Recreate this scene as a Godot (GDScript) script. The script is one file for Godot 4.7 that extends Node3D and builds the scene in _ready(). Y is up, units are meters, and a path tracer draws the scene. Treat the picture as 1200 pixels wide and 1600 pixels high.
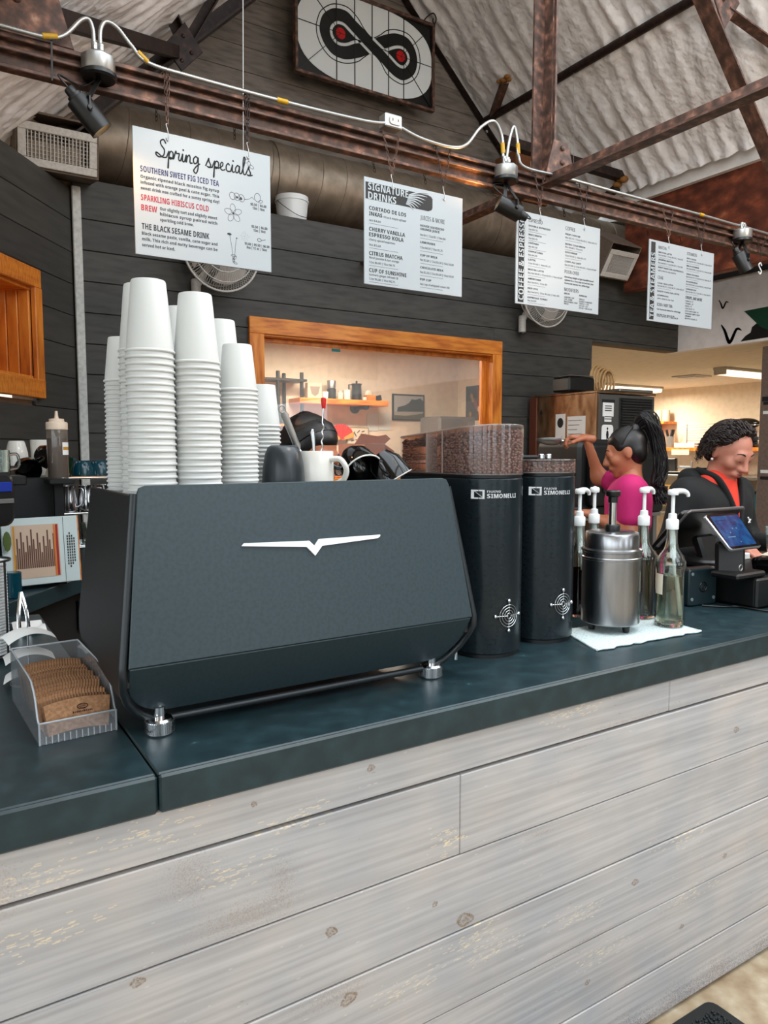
extends Node3D
# A coffee bar: planked counter with an espresso machine, grinders and cups, menu boards hung from a steel truss,
# dark planked walls behind with a window to an office and an opening to a kitchen. x runs along the counter, y up, z towards the customers.

class MB:
	# collects triangles for ONE mesh
	var v := PackedVector3Array()
	var n := PackedVector3Array()
	var u := PackedVector2Array()
	var ix := PackedInt32Array()
	func vert(p: Vector3, nn: Vector3, t := Vector2.ZERO) -> int:
		v.append(p); n.append(nn); u.append(t)
		return v.size() - 1
	func tri(a: int, b: int, c: int) -> void:
		var g := (v[b] - v[a]).cross(v[c] - v[a])
		if g.length_squared() < 1e-20: return
		if g.dot(n[a] + n[b] + n[c]) > 0.0:
			ix.append(a); ix.append(c); ix.append(b)
		else:
			ix.append(a); ix.append(b); ix.append(c)
	func face(p: Array, out: Vector3, uvs := []) -> void:
		# flat convex polygon whose normal looks along out
		var nn := Vector3.ZERO
		for i in p.size():
			var a: Vector3 = p[i]
			var b: Vector3 = p[(i + 1) % p.size()]
			nn += Vector3((a.y - b.y) * (a.z + b.z), (a.z - b.z) * (a.x + b.x), (a.x - b.x) * (a.y + b.y))
		if nn.length_squared() < 1e-20: return
		nn = nn.normalized()
		if nn.dot(out) < 0.0: nn = -nn
		var s := v.size()
		for i in p.size(): vert(p[i], nn, uvs[i] if uvs.size() > i else Vector2.ZERO)
		for i in range(1, p.size() - 1): tri(s, s + i, s + i + 1)
	func box(c: Vector3, s: Vector3, b := 0.0, x := Transform3D.IDENTITY) -> MB:
		var h := s * 0.5
		b = minf(b, minf(h.x, minf(h.y, h.z)) * 0.98)
		var at := func(sx: float, sy: float, sz: float, k: int) -> Vector3:
			var q := Vector3(h.x - (0.0 if k == 0 else b), h.y - (0.0 if k == 1 else b), h.z - (0.0 if k == 2 else b))
			return x * (c + Vector3(sx * q.x, sy * q.y, sz * q.z))
		var bs := x.basis
		for k in 3:
			for sg in [-1.0, 1.0]:
				var o := Vector3.ZERO
				o[k] = sg
				var pts := []
				for q in [[-1, -1], [1, -1], [1, 1], [-1, 1]]:
					var w := Vector3.ZERO
					w[k] = sg; w[(k + 1) % 3] = q[0]; w[(k + 2) % 3] = q[1]
					pts.append(at.call(w.x, w.y, w.z, k))
				face(pts, bs * o, [Vector2(0, 0), Vector2(1, 0), Vector2(1, 1), Vector2(0, 1)])
		if b > 0.0:
			for k in 3:
				var i := (k + 1) % 3
				var j := (k + 2) % 3
				for si in [-1.0, 1.0]:
					for sj in [-1.0, 1.0]:
						var pts := []
						for e in [[-1.0, i], [1.0, i], [1.0, j], [-1.0, j]]:
							var w := Vector3.ZERO
							w[k] = e[0]; w[i] = si; w[j] = sj
							pts.append(at.call(w.x, w.y, w.z, e[1]))
						var o := Vector3.ZERO
						o[i] = si; o[j] = sj
						face(pts, bs * o)
			for sx in [-1.0, 1.0]:
				for sy in [-1.0, 1.0]:
					for sz in [-1.0, 1.0]:
						face([at.call(sx, sy, sz, 0), at.call(sx, sy, sz, 1), at.call(sx, sy, sz, 2)], bs * Vector3(sx, sy, sz))
		return self
	func span(a: Vector3, b: Vector3, bev := 0.0) -> MB:
		# box between two corners
		return box((a + b) * 0.5, (b - a).abs(), bev)
	func bar(a: Vector3, b: Vector3, w: float, h: float, bev := 0.0, upv := Vector3.UP) -> MB:
		# straight bar of section w x h from a to b
		var d := (b - a)
		var z := d.normalized()
		var xx := upv.cross(z)
		if xx.length() < 0.01: xx = Vector3.RIGHT.cross(z)
		xx = xx.normalized()
		var yy := z.cross(xx)
		return box(Vector3.ZERO, Vector3(w, h, d.length()), bev, Transform3D(Basis(xx, yy, z), (a + b) * 0.5))
	func lathe(prof: Array, seg := 32, x := Transform3D.IDENTITY, a0 := 0.0, a1 := TAU, sharp := 0.6) -> MB:
		# profile of Vector2(radius, height); travelling up on the outside
		var nb := x.basis.inverse().transposed()
		var m := prof.size()
		var dirs := []
		for i in m - 1:
			var d: Vector2 = prof[i + 1] - prof[i]
			dirs.append(Vector2(d.y, -d.x).normalized())
		var rows := []
		for i in m - 1:
			var na: Vector2 = dirs[i]
			var nbb: Vector2 = dirs[i]
			if i > 0 and absf(dirs[i].angle_to(dirs[i - 1])) < sharp: na = (dirs[i] + dirs[i - 1]).normalized()
			if i < m - 2 and absf(dirs[i].angle_to(dirs[i + 1])) < sharp: nbb = (dirs[i] + dirs[i + 1]).normalized()
			rows.append([prof[i], na, prof[i + 1], nbb])
		var th := []
		for k in seg + 1: th.append(a0 + (a1 - a0) * k / seg)
		for r in rows:
			var s := v.size()
			for k in seg + 1:
				var cs := cos(th[k])
				var sn := sin(th[k])
				var uu: float = float(k) / seg
				vert(x * Vector3(r[0].x * cs, r[0].y, r[0].x * sn), (nb * Vector3(r[1].x * cs, r[1].y, r[1].x * sn)).normalized(), Vector2(uu, r[0].y))
				vert(x * Vector3(r[2].x * cs, r[2].y, r[2].x * sn), (nb * Vector3(r[3].x * cs, r[3].y, r[3].x * sn)).normalized(), Vector2(uu, r[2].y))
			for k in seg:
				var q := s + k * 2
				tri(q, q + 1, q + 3)
				tri(q, q + 3, q + 2)
		return self
	func ball(c: Vector3, r: Vector3, seg := 16, rings := 8, bs := Basis.IDENTITY) -> MB:
		var prof := []
		for i in rings + 1:
			var a := -PI / 2 + PI * i / rings
			prof.append(Vector2(maxf(cos(a), 0.0001), sin(a)))
		return lathe(prof, seg, Transform3D(bs * Basis.from_scale(r), c), 0.0, TAU, 3.0)
	func cyl(a: Vector3, b: Vector3, r: float, seg := 16, bev := 0.0) -> MB:
		var d := b - a
		var l := d.length()
		var yy := d / l
		var xx := (Vector3.RIGHT if absf(yy.x) < 0.9 else Vector3.UP).cross(yy).normalized()
		var x := Transform3D(Basis(xx, yy, xx.cross(yy)), a)
		if bev > 0.0: return lathe([Vector2(0.0001, 0), Vector2(r - bev, 0), Vector2(r, bev), Vector2(r, l - bev), Vector2(r - bev, l), Vector2(0.0001, l)], seg, x, 0, TAU, 0.5)
		return lathe([Vector2(0.0001, 0), Vector2(r, 0), Vector2(r, l), Vector2(0.0001, l)], seg, x)
	func tube(path: Array, r, seg := 8, caps := true, flat := 1.0) -> MB:
		# swept tube; r is a number or one per point; flat squashes the section
		var m := path.size()
		var t0: Vector3 = (path[1] - path[0]).normalized()
		var nn := (Vector3.UP if absf(t0.y) < 0.9 else Vector3.RIGHT).cross(t0).normalized()
		var s := v.size()
		for i in m:
			var t: Vector3 = (path[mini(i + 1, m - 1)] - path[maxi(i - 1, 0)])
			if t.length_squared() < 1e-16: t = t0
			t = t.normalized()
			nn = (nn - t * nn.dot(t)).normalized()
			var bb := t.cross(nn)
			var rr: float = r[i] if r is Array else r
			for k in seg:
				var a := TAU * k / seg
				var o := nn * cos(a) * flat + bb * sin(a)
				vert(path[i] + o * rr, (nn * cos(a) + bb * sin(a) * flat).normalized(), Vector2(float(k) / seg, float(i) / m))
		for i in m - 1:
			for k in seg:
				var k2 := (k + 1) % seg
				tri(s + i * seg + k, s + i * seg + k2, s + (i + 1) * seg + k2)
				tri(s + i * seg + k, s + (i + 1) * seg + k2, s + (i + 1) * seg + k)
		if caps:
			for e in [0, m - 1]:
				var pts := []
				for k in seg: pts.append(v[s + e * seg + k])
				var out: Vector3 = (path[0] - path[1]) if e == 0 else (path[m - 1] - path[m - 2])
				face(pts, out)
		return self
	func prism(poly: PackedVector2Array, d: float, x := Transform3D.IDENTITY, bev := 0.0, smooth := 0.5) -> MB:
		# polygon in x-y extruded from z = -d/2 to d/2
		if Geometry2D.is_polygon_clockwise(poly): poly.reverse()
		var nb := x.basis.inverse().transposed()
		var m := poly.size()
		var nrm := []
		for i in m:
			var e: Vector2 = poly[(i + 1) % m] - poly[i]
			nrm.append(Vector2(e.y, -e.x).normalized())
		var inner := PackedVector2Array()
		for i in m:
			var a: Vector2 = nrm[(i + m - 1) % m]
			var b: Vector2 = nrm[i]
			var k := (a + b)
			inner.append(poly[i] - k * (bev / maxf(1.0 + a.dot(b), 0.3)))
		var tr := Geometry2D.triangulate_polygon(inner)
		for sg in [-1.0, 1.0]:
			var s := v.size()
			for p in inner: vert(x * Vector3(p.x, p.y, sg * d / 2), (nb * Vector3(0, 0, sg)).normalized(), p)
			for k in range(0, tr.size(), 3): tri(s + tr[k], s + tr[k + 1], s + tr[k + 2])
		for i in m:
			var j := (i + 1) % m
			var na: Vector2 = nrm[i]
			var nc: Vector2 = nrm[i]
			if absf(nrm[i].angle_to(nrm[(i + m - 1) % m])) < smooth: na = (nrm[i] + nrm[(i + m - 1) % m]).normalized()
			if absf(nrm[i].angle_to(nrm[j])) < smooth: nc = (nrm[i] + nrm[j]).normalized()
			var rows := [[poly, -d / 2 + bev], [poly, d / 2 - bev]]
			var s := v.size()
			for r in rows:
				vert(x * Vector3(r[0][i].x, r[0][i].y, r[1]), (nb * Vector3(na.x, na.y, 0)).normalized(), Vector2(poly[i].x, r[1]))
				vert(x * Vector3(r[0][j].x, r[0][j].y, r[1]), (nb * Vector3(nc.x, nc.y, 0)).normalized(), Vector2(poly[j].x, r[1]))
			tri(s, s + 1, s + 3)
			tri(s, s + 3, s + 2)
			if bev > 0.0:
				for sg in [-1.0, 1.0]:
					s = v.size()
					for q in [[poly[i], na, d / 2 - bev], [poly[j], nc, d / 2 - bev], [inner[j], nc, d / 2], [inner[i], na, d / 2]]:
						vert(x * Vector3(q[0].x, q[0].y, sg * q[2]), (nb * Vector3(q[1].x, q[1].y, sg)).normalized())
					tri(s, s + 1, s + 2)
					tri(s, s + 2, s + 3)
		return self
	func grid(nu: int, nv: int, f: Callable, hint := Vector3.ZERO) -> MB:
		# smooth surface f(a, b), a and b from 0 to 1
		var s := v.size()
		for j in nv + 1:
			for i in nu + 1: vert(f.call(float(i) / nu, float(j) / nv), Vector3.ZERO, Vector2(float(i) / nu, float(j) / nv))
		var w := nu + 1
		for j in nv + 1:
			for i in w:
				var du := v[s + j * w + mini(i + 1, nu)] - v[s + j * w + maxi(i - 1, 0)]
				var dv := v[s + mini(j + 1, nv) * w + i] - v[s + maxi(j - 1, 0) * w + i]
				var nn := du.cross(dv).normalized()
				if hint != Vector3.ZERO and nn.dot(hint) < 0.0: nn = -nn
				n[s + j * w + i] = nn
		for j in nv:
			for i in nu:
				var q := s + j * w + i
				tri(q, q + 1, q + w + 1)
				tri(q, q + w + 1, q + w)
		return self
	func add(m: MB, x := Transform3D.IDENTITY) -> MB:
		var s := v.size()
		var nb := x.basis.inverse().transposed()
		for i in m.v.size(): vert(x * m.v[i], (nb * m.n[i]).normalized(), m.u[i])
		var fl := x.basis.determinant() < 0.0
		for i in range(0, m.ix.size(), 3):
			ix.append(s + m.ix[i]); ix.append(s + m.ix[i + (2 if fl else 1)]); ix.append(s + m.ix[i + (1 if fl else 2)])
		return self
	func add_mesh(me: Mesh, x: Transform3D) -> MB:
		for sf in me.get_surface_count():
			var a := me.surface_get_arrays(sf)
			var s := v.size()
			var pv: PackedVector3Array = a[Mesh.ARRAY_VERTEX]
			var pn: PackedVector3Array = a[Mesh.ARRAY_NORMAL]
			for i in pv.size(): vert(x * pv[i], (x.basis * pn[i]).normalized())
			var pi: PackedInt32Array = a[Mesh.ARRAY_INDEX]
			for i in range(0, pi.size(), 3): tri(s + pi[i], s + pi[i + 1], s + pi[i + 2])
		return self
	func mesh() -> ArrayMesh:
		var a := []
		a.resize(Mesh.ARRAY_MAX)
		a[Mesh.ARRAY_VERTEX] = v; a[Mesh.ARRAY_NORMAL] = n; a[Mesh.ARRAY_TEX_UV] = u; a[Mesh.ARRAY_INDEX] = ix
		var m := ArrayMesh.new()
		m.add_surface_from_arrays(Mesh.PRIMITIVE_TRIANGLES, a)
		return m

var M := {}
var taken := {}
var rng := RandomNumberGenerator.new()
static func V(x: float, y: float, z: float) -> Vector3: return Vector3(x, y, z)
const CT := 0.993   # height of the counter top

func numbered(s: String) -> String:
	if not taken.has(s):
		taken[s] = 0
		return s
	taken[s] += 1
	return "%s_%03d" % [s, taken[s]]

func obj(called: String, mb, m: Material, parent: Node = null) -> MeshInstance3D:
	# one mesh as one named node; at the root when no parent is given
	var o := MeshInstance3D.new()
	o.mesh = mb.mesh() if mb is MB else mb
	o.material_override = m
	if parent == null:
		o.name = numbered(called)
		add_child(o)
	else:
		o.name = called
		parent.add_child(o, true)
	return o

func tag(o: Node, label: String, category: String, group := "") -> Node:
	o.set_meta("label", label); o.set_meta("category", category)
	if group != "": o.set_meta("group", group)
	return o

func thing(called: String, label: String, category: String, at := Vector3.ZERO, turn := 0.0, group := "") -> Node3D:
	var o := Node3D.new()
	o.name = numbered(called)
	add_child(o)
	o.position = at
	o.rotation.y = turn
	tag(o, label, category, group)
	return o

func structure(called: String, mb, m: Material, label: String, category := "wall") -> MeshInstance3D:
	var o := obj(called, mb, m)
	o.set_meta("kind", "structure"); o.set_meta("label", label); o.set_meta("category", category)
	return o

func shell(called: String, label: String, category := "wall") -> Node3D:
	# a piece of the setting that is made of parts
	var o := Node3D.new()
	o.name = numbered(called)
	add_child(o)
	o.set_meta("kind", "structure"); o.set_meta("label", label); o.set_meta("category", category)
	return o

func copy_of(o: Node3D, at: Vector3, turn := 0.0, label := "") -> Node3D:
	var base := String(o.name)
	var rx := RegEx.create_from_string("_[0-9]{3}$")
	base = rx.sub(base, "")
	var c: Node3D = o.duplicate()
	c.name = numbered(base)
	add_child(c)
	c.position = at
	c.rotation.y = turn
	if label != "": c.set_meta("label", label)
	return c

func spline(pts: Array, per := 8) -> Array:
	# points on a smooth curve through pts
	var out := []
	for i in pts.size() - 1:
		var a = pts[maxi(i - 1, 0)]
		var b = pts[i]
		var c = pts[i + 1]
		var d = pts[mini(i + 2, pts.size() - 1)]
		for k in per: out.append(b.cubic_interpolate(c, a, d, float(k) / per))
	out.append(pts[pts.size() - 1])
	return out

func rounded(w: float, h: float, r: float, seg := 5) -> PackedVector2Array:
	var p := PackedVector2Array()
	for q in [[1, 1, 0.0], [-1, 1, PI / 2], [-1, -1, PI], [1, -1, PI * 1.5]]:
		for k in seg + 1:
			var a: float = q[2] + PI / 2 * k / seg
			p.append(Vector2(q[0] * (w / 2 - r) + cos(a) * r, q[1] * (h / 2 - r) + sin(a) * r))
	return p

func spun(axis_y: Vector3, at: Vector3) -> Transform3D:
	# a frame whose y axis looks along axis_y
	var yy := axis_y.normalized()
	var xx := (Vector3.RIGHT if absf(yy.x) < 0.9 else Vector3.BACK)
	xx = (xx - yy * xx.dot(yy)).normalized()
	return Transform3D(Basis(xx, yy, xx.cross(yy)), at)

# ---------------------------------------------------------------- materials
func noise(freq: float, seed_: int, oct := 4, kind := FastNoiseLite.TYPE_SIMPLEX_SMOOTH) -> FastNoiseLite:
	var f := FastNoiseLite.new()
	f.seed = seed_; f.frequency = freq; f.noise_type = kind
	f.fractal_octaves = oct
	return f

func tex_of(im: Image) -> ImageTexture:
	im.generate_mipmaps()
	return ImageTexture.create_from_image(im)

func ramp_tex(size: Vector2i, freq: float, seed_: int, stops: Array, oct := 5, kind := FastNoiseLite.TYPE_SIMPLEX_SMOOTH) -> ImageTexture:
	# seamless noise coloured by stops of [position, Color]
	var src := noise(freq, seed_, oct, kind).get_seamless_image(size.x, size.y)
	src.convert(Image.FORMAT_L8)
	var g := Gradient.new()
	g.offsets = PackedFloat32Array(); g.colors = PackedColorArray()
	var of := PackedFloat32Array()
	var co := PackedColorArray()
	for s in stops: of.append(s[0]); co.append(s[1])
	g.offsets = of; g.colors = co
	var lut := PackedByteArray()
	for i in 256:
		var c := g.sample(i / 255.0)
		lut.append(c.r8); lut.append(c.g8); lut.append(c.b8)
	var d := src.get_data()
	var out := PackedByteArray()
	out.resize(d.size() * 3)
	for i in d.size():
		var k := d[i] * 3
		out[i * 3] = lut[k]; out[i * 3 + 1] = lut[k + 1]; out[i * 3 + 2] = lut[k + 2]
	return tex_of(Image.create_from_data(size.x, size.y, false, Image.FORMAT_RGB8, out))

func grey(c: float) -> Color: return Color(c, c, c)

func mat(name_: String, c: Color, rough := 0.5, metal := 0.0, tex: Texture2D = null, scale_ := Vector3.ONE, world := true) -> StandardMaterial3D:
	var m := StandardMaterial3D.new()
	m.resource_name = name_
	m.albedo_color = c; m.roughness = rough; m.metallic = metal
	if tex != null:
		m.albedo_texture = tex
		m.uv1_triplanar = true; m.uv1_world_triplanar = world; m.uv1_scale = scale_
	M[name_] = m
	return m

func relief(m: StandardMaterial3D, tex: Texture2D, cm: float) -> void:
	m.heightmap_enabled = true
	m.heightmap_texture = tex
	m.heightmap_scale = cm

func glow(name_: String, c: Color, e: float) -> StandardMaterial3D:
	var m := mat(name_, c, 0.4)
	m.emission_enabled = true; m.emission = c; m.emission_energy_multiplier = e
	return m

func clear(name_: String, c: Color, a: float, rough := 0.02) -> StandardMaterial3D:
	var m := mat(name_, Color(c, a), rough)
	m.transparency = BaseMaterial3D.TRANSPARENCY_ALPHA
	m.metallic_specular = 0.5
	return m

func glassy(name_: String, c: Color, rough := 0.0, sc := 0.05) -> StandardMaterial3D:
	var m := mat(name_, Color(c, 0.0), rough)
	m.refraction_enabled = true; m.refraction_scale = sc
	return m

# ---------------------------------------------------------------- lettering
var fonts := {}
func font(bold: bool, serif := false) -> SystemFont:
	var k := "%s%s" % [bold, serif]
	if not fonts.has(k):
		var f := SystemFont.new()
		f.font_names = PackedStringArray(["Droid Serif" if serif else "Droid Sans"])
		f.font_weight = 700 if bold else 400
		fonts[k] = f
	return fonts[k]

func letters(mb: MB, s: String, h: float, x: Transform3D, bold := false, wide := 1.0, align := 0, thick := 0.0006, width := 0.0) -> float:
	# adds a line of text with capitals of height h, its baseline start at the origin of x; returns its width
	var t := TextMesh.new()
	t.text = s
	t.font = font(bold)
	t.font_size = 32
	t.pixel_size = h / (32 * 0.714)
	t.depth = thick
	t.curve_step = 3.0
	t.horizontal_alignment = HORIZONTAL_ALIGNMENT_LEFT
	t.vertical_alignment = VERTICAL_ALIGNMENT_CENTER
	var arr := t.get_mesh_arrays()
	if arr.is_empty() or arr[0] == null: return 0.0
	var pv: PackedVector3Array = arr[Mesh.ARRAY_VERTEX]
	var pn: PackedVector3Array = arr[Mesh.ARRAY_NORMAL]
	var pi: PackedInt32Array = arr[Mesh.ARRAY_INDEX]
	var bb := t.get_aabb()
	var w0 := bb.size.x
	if width > 0.0 and w0 > 0.0: wide = width / w0
	var w := w0 * wide
	var ox := -bb.position.x - (w0 * 0.5 if align == 1 else (w0 if align == 2 else 0.0))
	# baseline: letters sit with their capitals centred by the font's own box
	var oy := -bb.position.y - (0.0 if not ("g" in s or "p" in s or "q" in s or "y" in s or "j" in s or "Q" in s or "," in s or "$" in s or "|" in s) else h * 0.26)
	var st := mb.v.size()
	for i in pv.size():
		mb.vert(x * Vector3((pv[i].x + ox) * wide, pv[i].y + oy, pv[i].z), (x.basis * pn[i]).normalized())
	for i in range(0, pi.size(), 3): mb.tri(st + pi[i], st + pi[i + 1], st + pi[i + 2])
	return w

# ================================================================ the scene
func _ready() -> void:
	rng.seed = 7
	# camera
	var cam := Camera3D.new()
	cam.name = "camera"
	add_child(cam)
	cam.position = V(0, 1.515, 0)
	cam.rotation = V(deg_to_rad(-4.82), deg_to_rad(-32.1), 0)
	cam.fov = rad_to_deg(2.0 * atan(800.0 / 1150.0))
	cam.near = 0.05
	cam.far = 200.0
	cam.current = true
	# sky: bright overcast, as overcast skies are lightest overhead
	var sm := ProceduralSkyMaterial.new()
	sm.sky_top_color = Color(0.93, 0.97, 1.0)
	sm.sky_horizon_color = Color(0.79, 0.83, 0.86)
	sm.ground_horizon_color = Color(0.72, 0.74, 0.74)
	sm.ground_bottom_color = Color(0.5, 0.5, 0.49)
	sm.sky_energy_multiplier = 1.0
	var sky := Sky.new()
	sky.sky_material = sm
	var env := Environment.new()
	env.background_mode = Environment.BG_SKY
	env.sky = sky
	env.background_energy_multiplier = 5.6
	env.ambient_light_source = Environment.AMBIENT_SOURCE_SKY
	env.tonemap_mode = Environment.TONE_MAPPER_LINEAR
	env.tonemap_exposure = 0.79
	env.sdfgi_enabled = true; env.ssao_enabled = true; env.ssil_enabled = true
	var we := WorldEnvironment.new()
	we.name = "world_environment"
	we.environment = env
	add_child(we)
	materials()
	print("structure"); build_shell()
	roof(); trusses(); duct()
	print("rooms"); office(); kitchen()
	print("counter"); counter(); espresso_machine(); cups(); on_machine(); grinders(); dispensers(); register(); sleeves(); left_side()
	print("hanging"); boards(); spots(); wall_things()
	print("people"); people()
	print("done")

func materials() -> void:
	var fine := ramp_tex(Vector2i(512, 512), 0.03, 3, [[0.0, grey(0.82)], [0.5, grey(0.94)], [1.0, grey(1.0)]])
	M["fine_tex"] = fine
	var fuzz := ramp_tex(Vector2i(512, 512), 0.05, 5, [[0.0, grey(0.0)], [1.0, grey(1.0)]], 5)
	M["fuzz_tex"] = fuzz
	# dark painted planks: streaks along the board, worn spots
	var streak := ramp_tex(Vector2i(1024, 256), 0.03, 11, [[0.0, grey(0.72)], [0.45, grey(0.92)], [0.7, grey(1.0)], [0.93, Color(1.0, 0.98, 0.96)], [1.0, Color(1.25, 1.2, 1.12)]], 5)
	M["streak_tex"] = streak
	for i in 4:
		var k := 0.95 + 0.035 * i
		var m := mat("dark_plank_%d" % i, Color(0.248, 0.242, 0.228) * k, 0.62, 0.0, streak, V(0.14, 3.0, 0.14))
		m.uv1_offset = V(0.17 * i, 0.31 * i, 0)
		m = mat("gable_plank_%d" % i, Color(0.50, 0.465, 0.43) * k, 0.6, 0.0, streak, V(0.14, 3.0, 0.14))
		m.uv1_offset = V(0.27 * i, 0.11 * i, 0)
	mat("raw_board", Color(0.46, 0.38, 0.30), 0.85, 0.0, fine, V(2, 2, 2))
	mat("grey_trim", Color(0.84, 0.84, 0.82), 0.6, 0.0, fine, V(2, 2, 2))
	# foam
	var foam_t := ramp_tex(Vector2i(512, 512), 0.02, 21, [[0.0, Color(0.76, 0.745, 0.735)], [0.4, Color(0.92, 0.915, 0.91)], [1.0, Color(0.98, 0.98, 0.98)]], 6)
	var fm := mat("spray_foam", Color(0.98, 0.97, 0.97), 0.85, 0.0, foam_t, V(0.7, 0.7, 0.7))
	relief(fm, fuzz, 1.0)
	mat("foam_raw", Color(0.62, 0.42, 0.2), 0.9, 0.0, foam_t, V(4, 4, 4))
	# steel of the trusses: brown primer with rust
	var rust_t := ramp_tex(Vector2i(512, 512), 0.025, 31, [[0.0, Color(0.20, 0.15, 0.13)], [0.45, Color(0.31, 0.225, 0.19)], [0.62, Color(0.39, 0.28, 0.235)], [0.8, Color(0.50, 0.35, 0.28)], [1.0, Color(0.64, 0.53, 0.46)]], 6)
	mat("brown_steel", Color(1, 1, 1), 0.55, 0.25, rust_t, V(1.3, 1.3, 1.3))
	mat("dark_steel", Color(0.5, 0.47, 0.46), 0.5, 0.25, rust_t, V(1.5, 1.5, 1.5))
	var rp := ramp_tex(Vector2i(512, 512), 0.02, 37, [[0.0, Color(0.27, 0.13, 0.09)], [0.5, Color(0.43, 0.22, 0.15)], [0.75, Color(0.56, 0.29, 0.19)], [0.93, Color(0.68, 0.44, 0.3)], [1.0, Color(0.85, 0.7, 0.55)]], 6)
	mat("rust_plate", Color(0.95, 0.95, 0.95), 0.5, 0.2, rp, V(0.55, 0.8, 0.55))
	# galvanised duct
	var galv := ramp_tex(Vector2i(256, 256), 0.03, 41, [[0.0, Color(0.52, 0.5, 0.47)], [0.5, Color(0.62, 0.6, 0.57)], [1.0, Color(0.72, 0.71, 0.69)]], 3, FastNoiseLite.TYPE_CELLULAR)
	mat("galvanised", Color(0.86, 0.80, 0.74), 0.45, 0.65, galv, V(1.5, 1.5, 1.5))
	mat("zinc", Color(0.66, 0.66, 0.65), 0.35, 0.8)
	mat("duct_board", Color(0.42, 0.36, 0.31), 0.7, 0.0, fine, V(3, 3, 3))
	mat("vent_white", Color(0.80, 0.78, 0.75), 0.45, 0.0, fine, V(3, 3, 3))
	# pine casing
	var pine := ramp_tex(Vector2i(1024, 256), 0.022, 51, [[0.0, Color(0.62, 0.32, 0.10)], [0.3, Color(0.80, 0.46, 0.15)], [0.6, Color(0.90, 0.57, 0.21)], [1.0, Color(0.95, 0.66, 0.3)]], 5)
	var pine_up := ramp_tex(Vector2i(256, 1024), 0.022, 52, [[0.0, Color(0.62, 0.32, 0.10)], [0.3, Color(0.80, 0.46, 0.15)], [0.6, Color(0.90, 0.57, 0.21)], [1.0, Color(0.95, 0.66, 0.3)]], 5)
	mat("pine_x", Color(0.96, 0.91, 0.85), 0.42, 0.0, pine, V(0.16, 4.0, 4.0))
	mat("pine_y", Color(0.96, 0.91, 0.85), 0.42, 0.0, pine_up, V(4.0, 0.16, 4.0))
	# kitchen plaster
	var plaster := ramp_tex(Vector2i(512, 512), 0.02, 4, [[0.0, grey(0.93)], [0.5, grey(0.975)], [1.0, grey(1.0)]])
	mat("cream_wall", Color(0.90, 0.84, 0.75), 0.75, 0.0, plaster, V(1.2, 1.2, 1.2))
	mat("cream_ceiling", Color(0.92, 0.88, 0.8), 0.8, 0.0, plaster, V(1, 1, 1))
	mat("mural_white", Color(0.96, 0.935, 0.925), 0.7, 0.0, plaster, V(1, 1, 1))
	mat("off_white_board", Color(0.88, 0.86, 0.84), 0.8, 0.0, plaster, V(1, 1, 1))
	# floor and outside
	var conc := ramp_tex(Vector2i(512, 512), 0.02, 61, [[0.0, Color(0.62, 0.53, 0.42)], [0.45, Color(0.76, 0.68, 0.57)], [0.75, Color(0.82, 0.76, 0.66)], [1.0, Color(0.92, 0.88, 0.8)]], 6)
	var cf := mat("concrete_floor", Color(0.83, 0.82, 0.80), 0.45, 0.0, conc, V(0.9, 0.9, 0.9))
	relief(cf, fuzz, 0.05)
	mat("outside_paving", Color(0.62, 0.61, 0.58), 0.9, 0.0, conc, V(0.3, 0.3, 0.3))
	mat("hall_wall", Color(0.72, 0.71, 0.69), 0.8, 0.0, fine, V(1, 1, 1))
	# general
	mat("black_plastic", Color(0.035, 0.037, 0.04), 0.38)
	mat("black_matte", Color(0.05, 0.05, 0.05), 0.7)
	mat("black_gloss", Color(0.02, 0.022, 0.024), 0.08)
	mat("white_plastic", Color(0.86, 0.87, 0.87), 0.32)
	mat("white_ceramic", Color(0.84, 0.83, 0.80), 0.12)
	mat("cream_ceramic", Color(0.84, 0.80, 0.72), 0.15)
	mat("teal_ceramic", Color(0.035, 0.22, 0.27), 0.1)
	mat("paper", Color(0.87, 0.87, 0.86), 0.8)
	mat("ink", Color(0.05, 0.05, 0.06), 0.7)
	mat("chrome", Color(0.85, 0.86, 0.87), 0.12, 1.0)
	var brushed := ramp_tex(Vector2i(512, 512), 0.01, 71, [[0.0, grey(0.62)], [1.0, grey(0.82)]], 4)
	mat("steel", Color(0.92, 0.92, 0.93), 0.24, 1.0, brushed, V(3, 0.3, 3))
	mat("steel_flat", Color(0.62, 0.62, 0.61), 0.36, 0.9)

# ---------------------------------------------------------------- room shell
func plank(parent: Node, x0: float, x1: float, y0: float, y1: float, th: float, m: Material, x: Transform3D) -> void:
	# one board lying in the x-y plane of x, its face at z = 0
	var g := 0.0025
	obj("plank", MB.new().box(V((x0 + x1) / 2, (y0 + y1) / 2, -th / 2), V(x1 - x0 - 0.001, y1 - y0 - g, th), 0.0025, x), m, parent)

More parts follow.
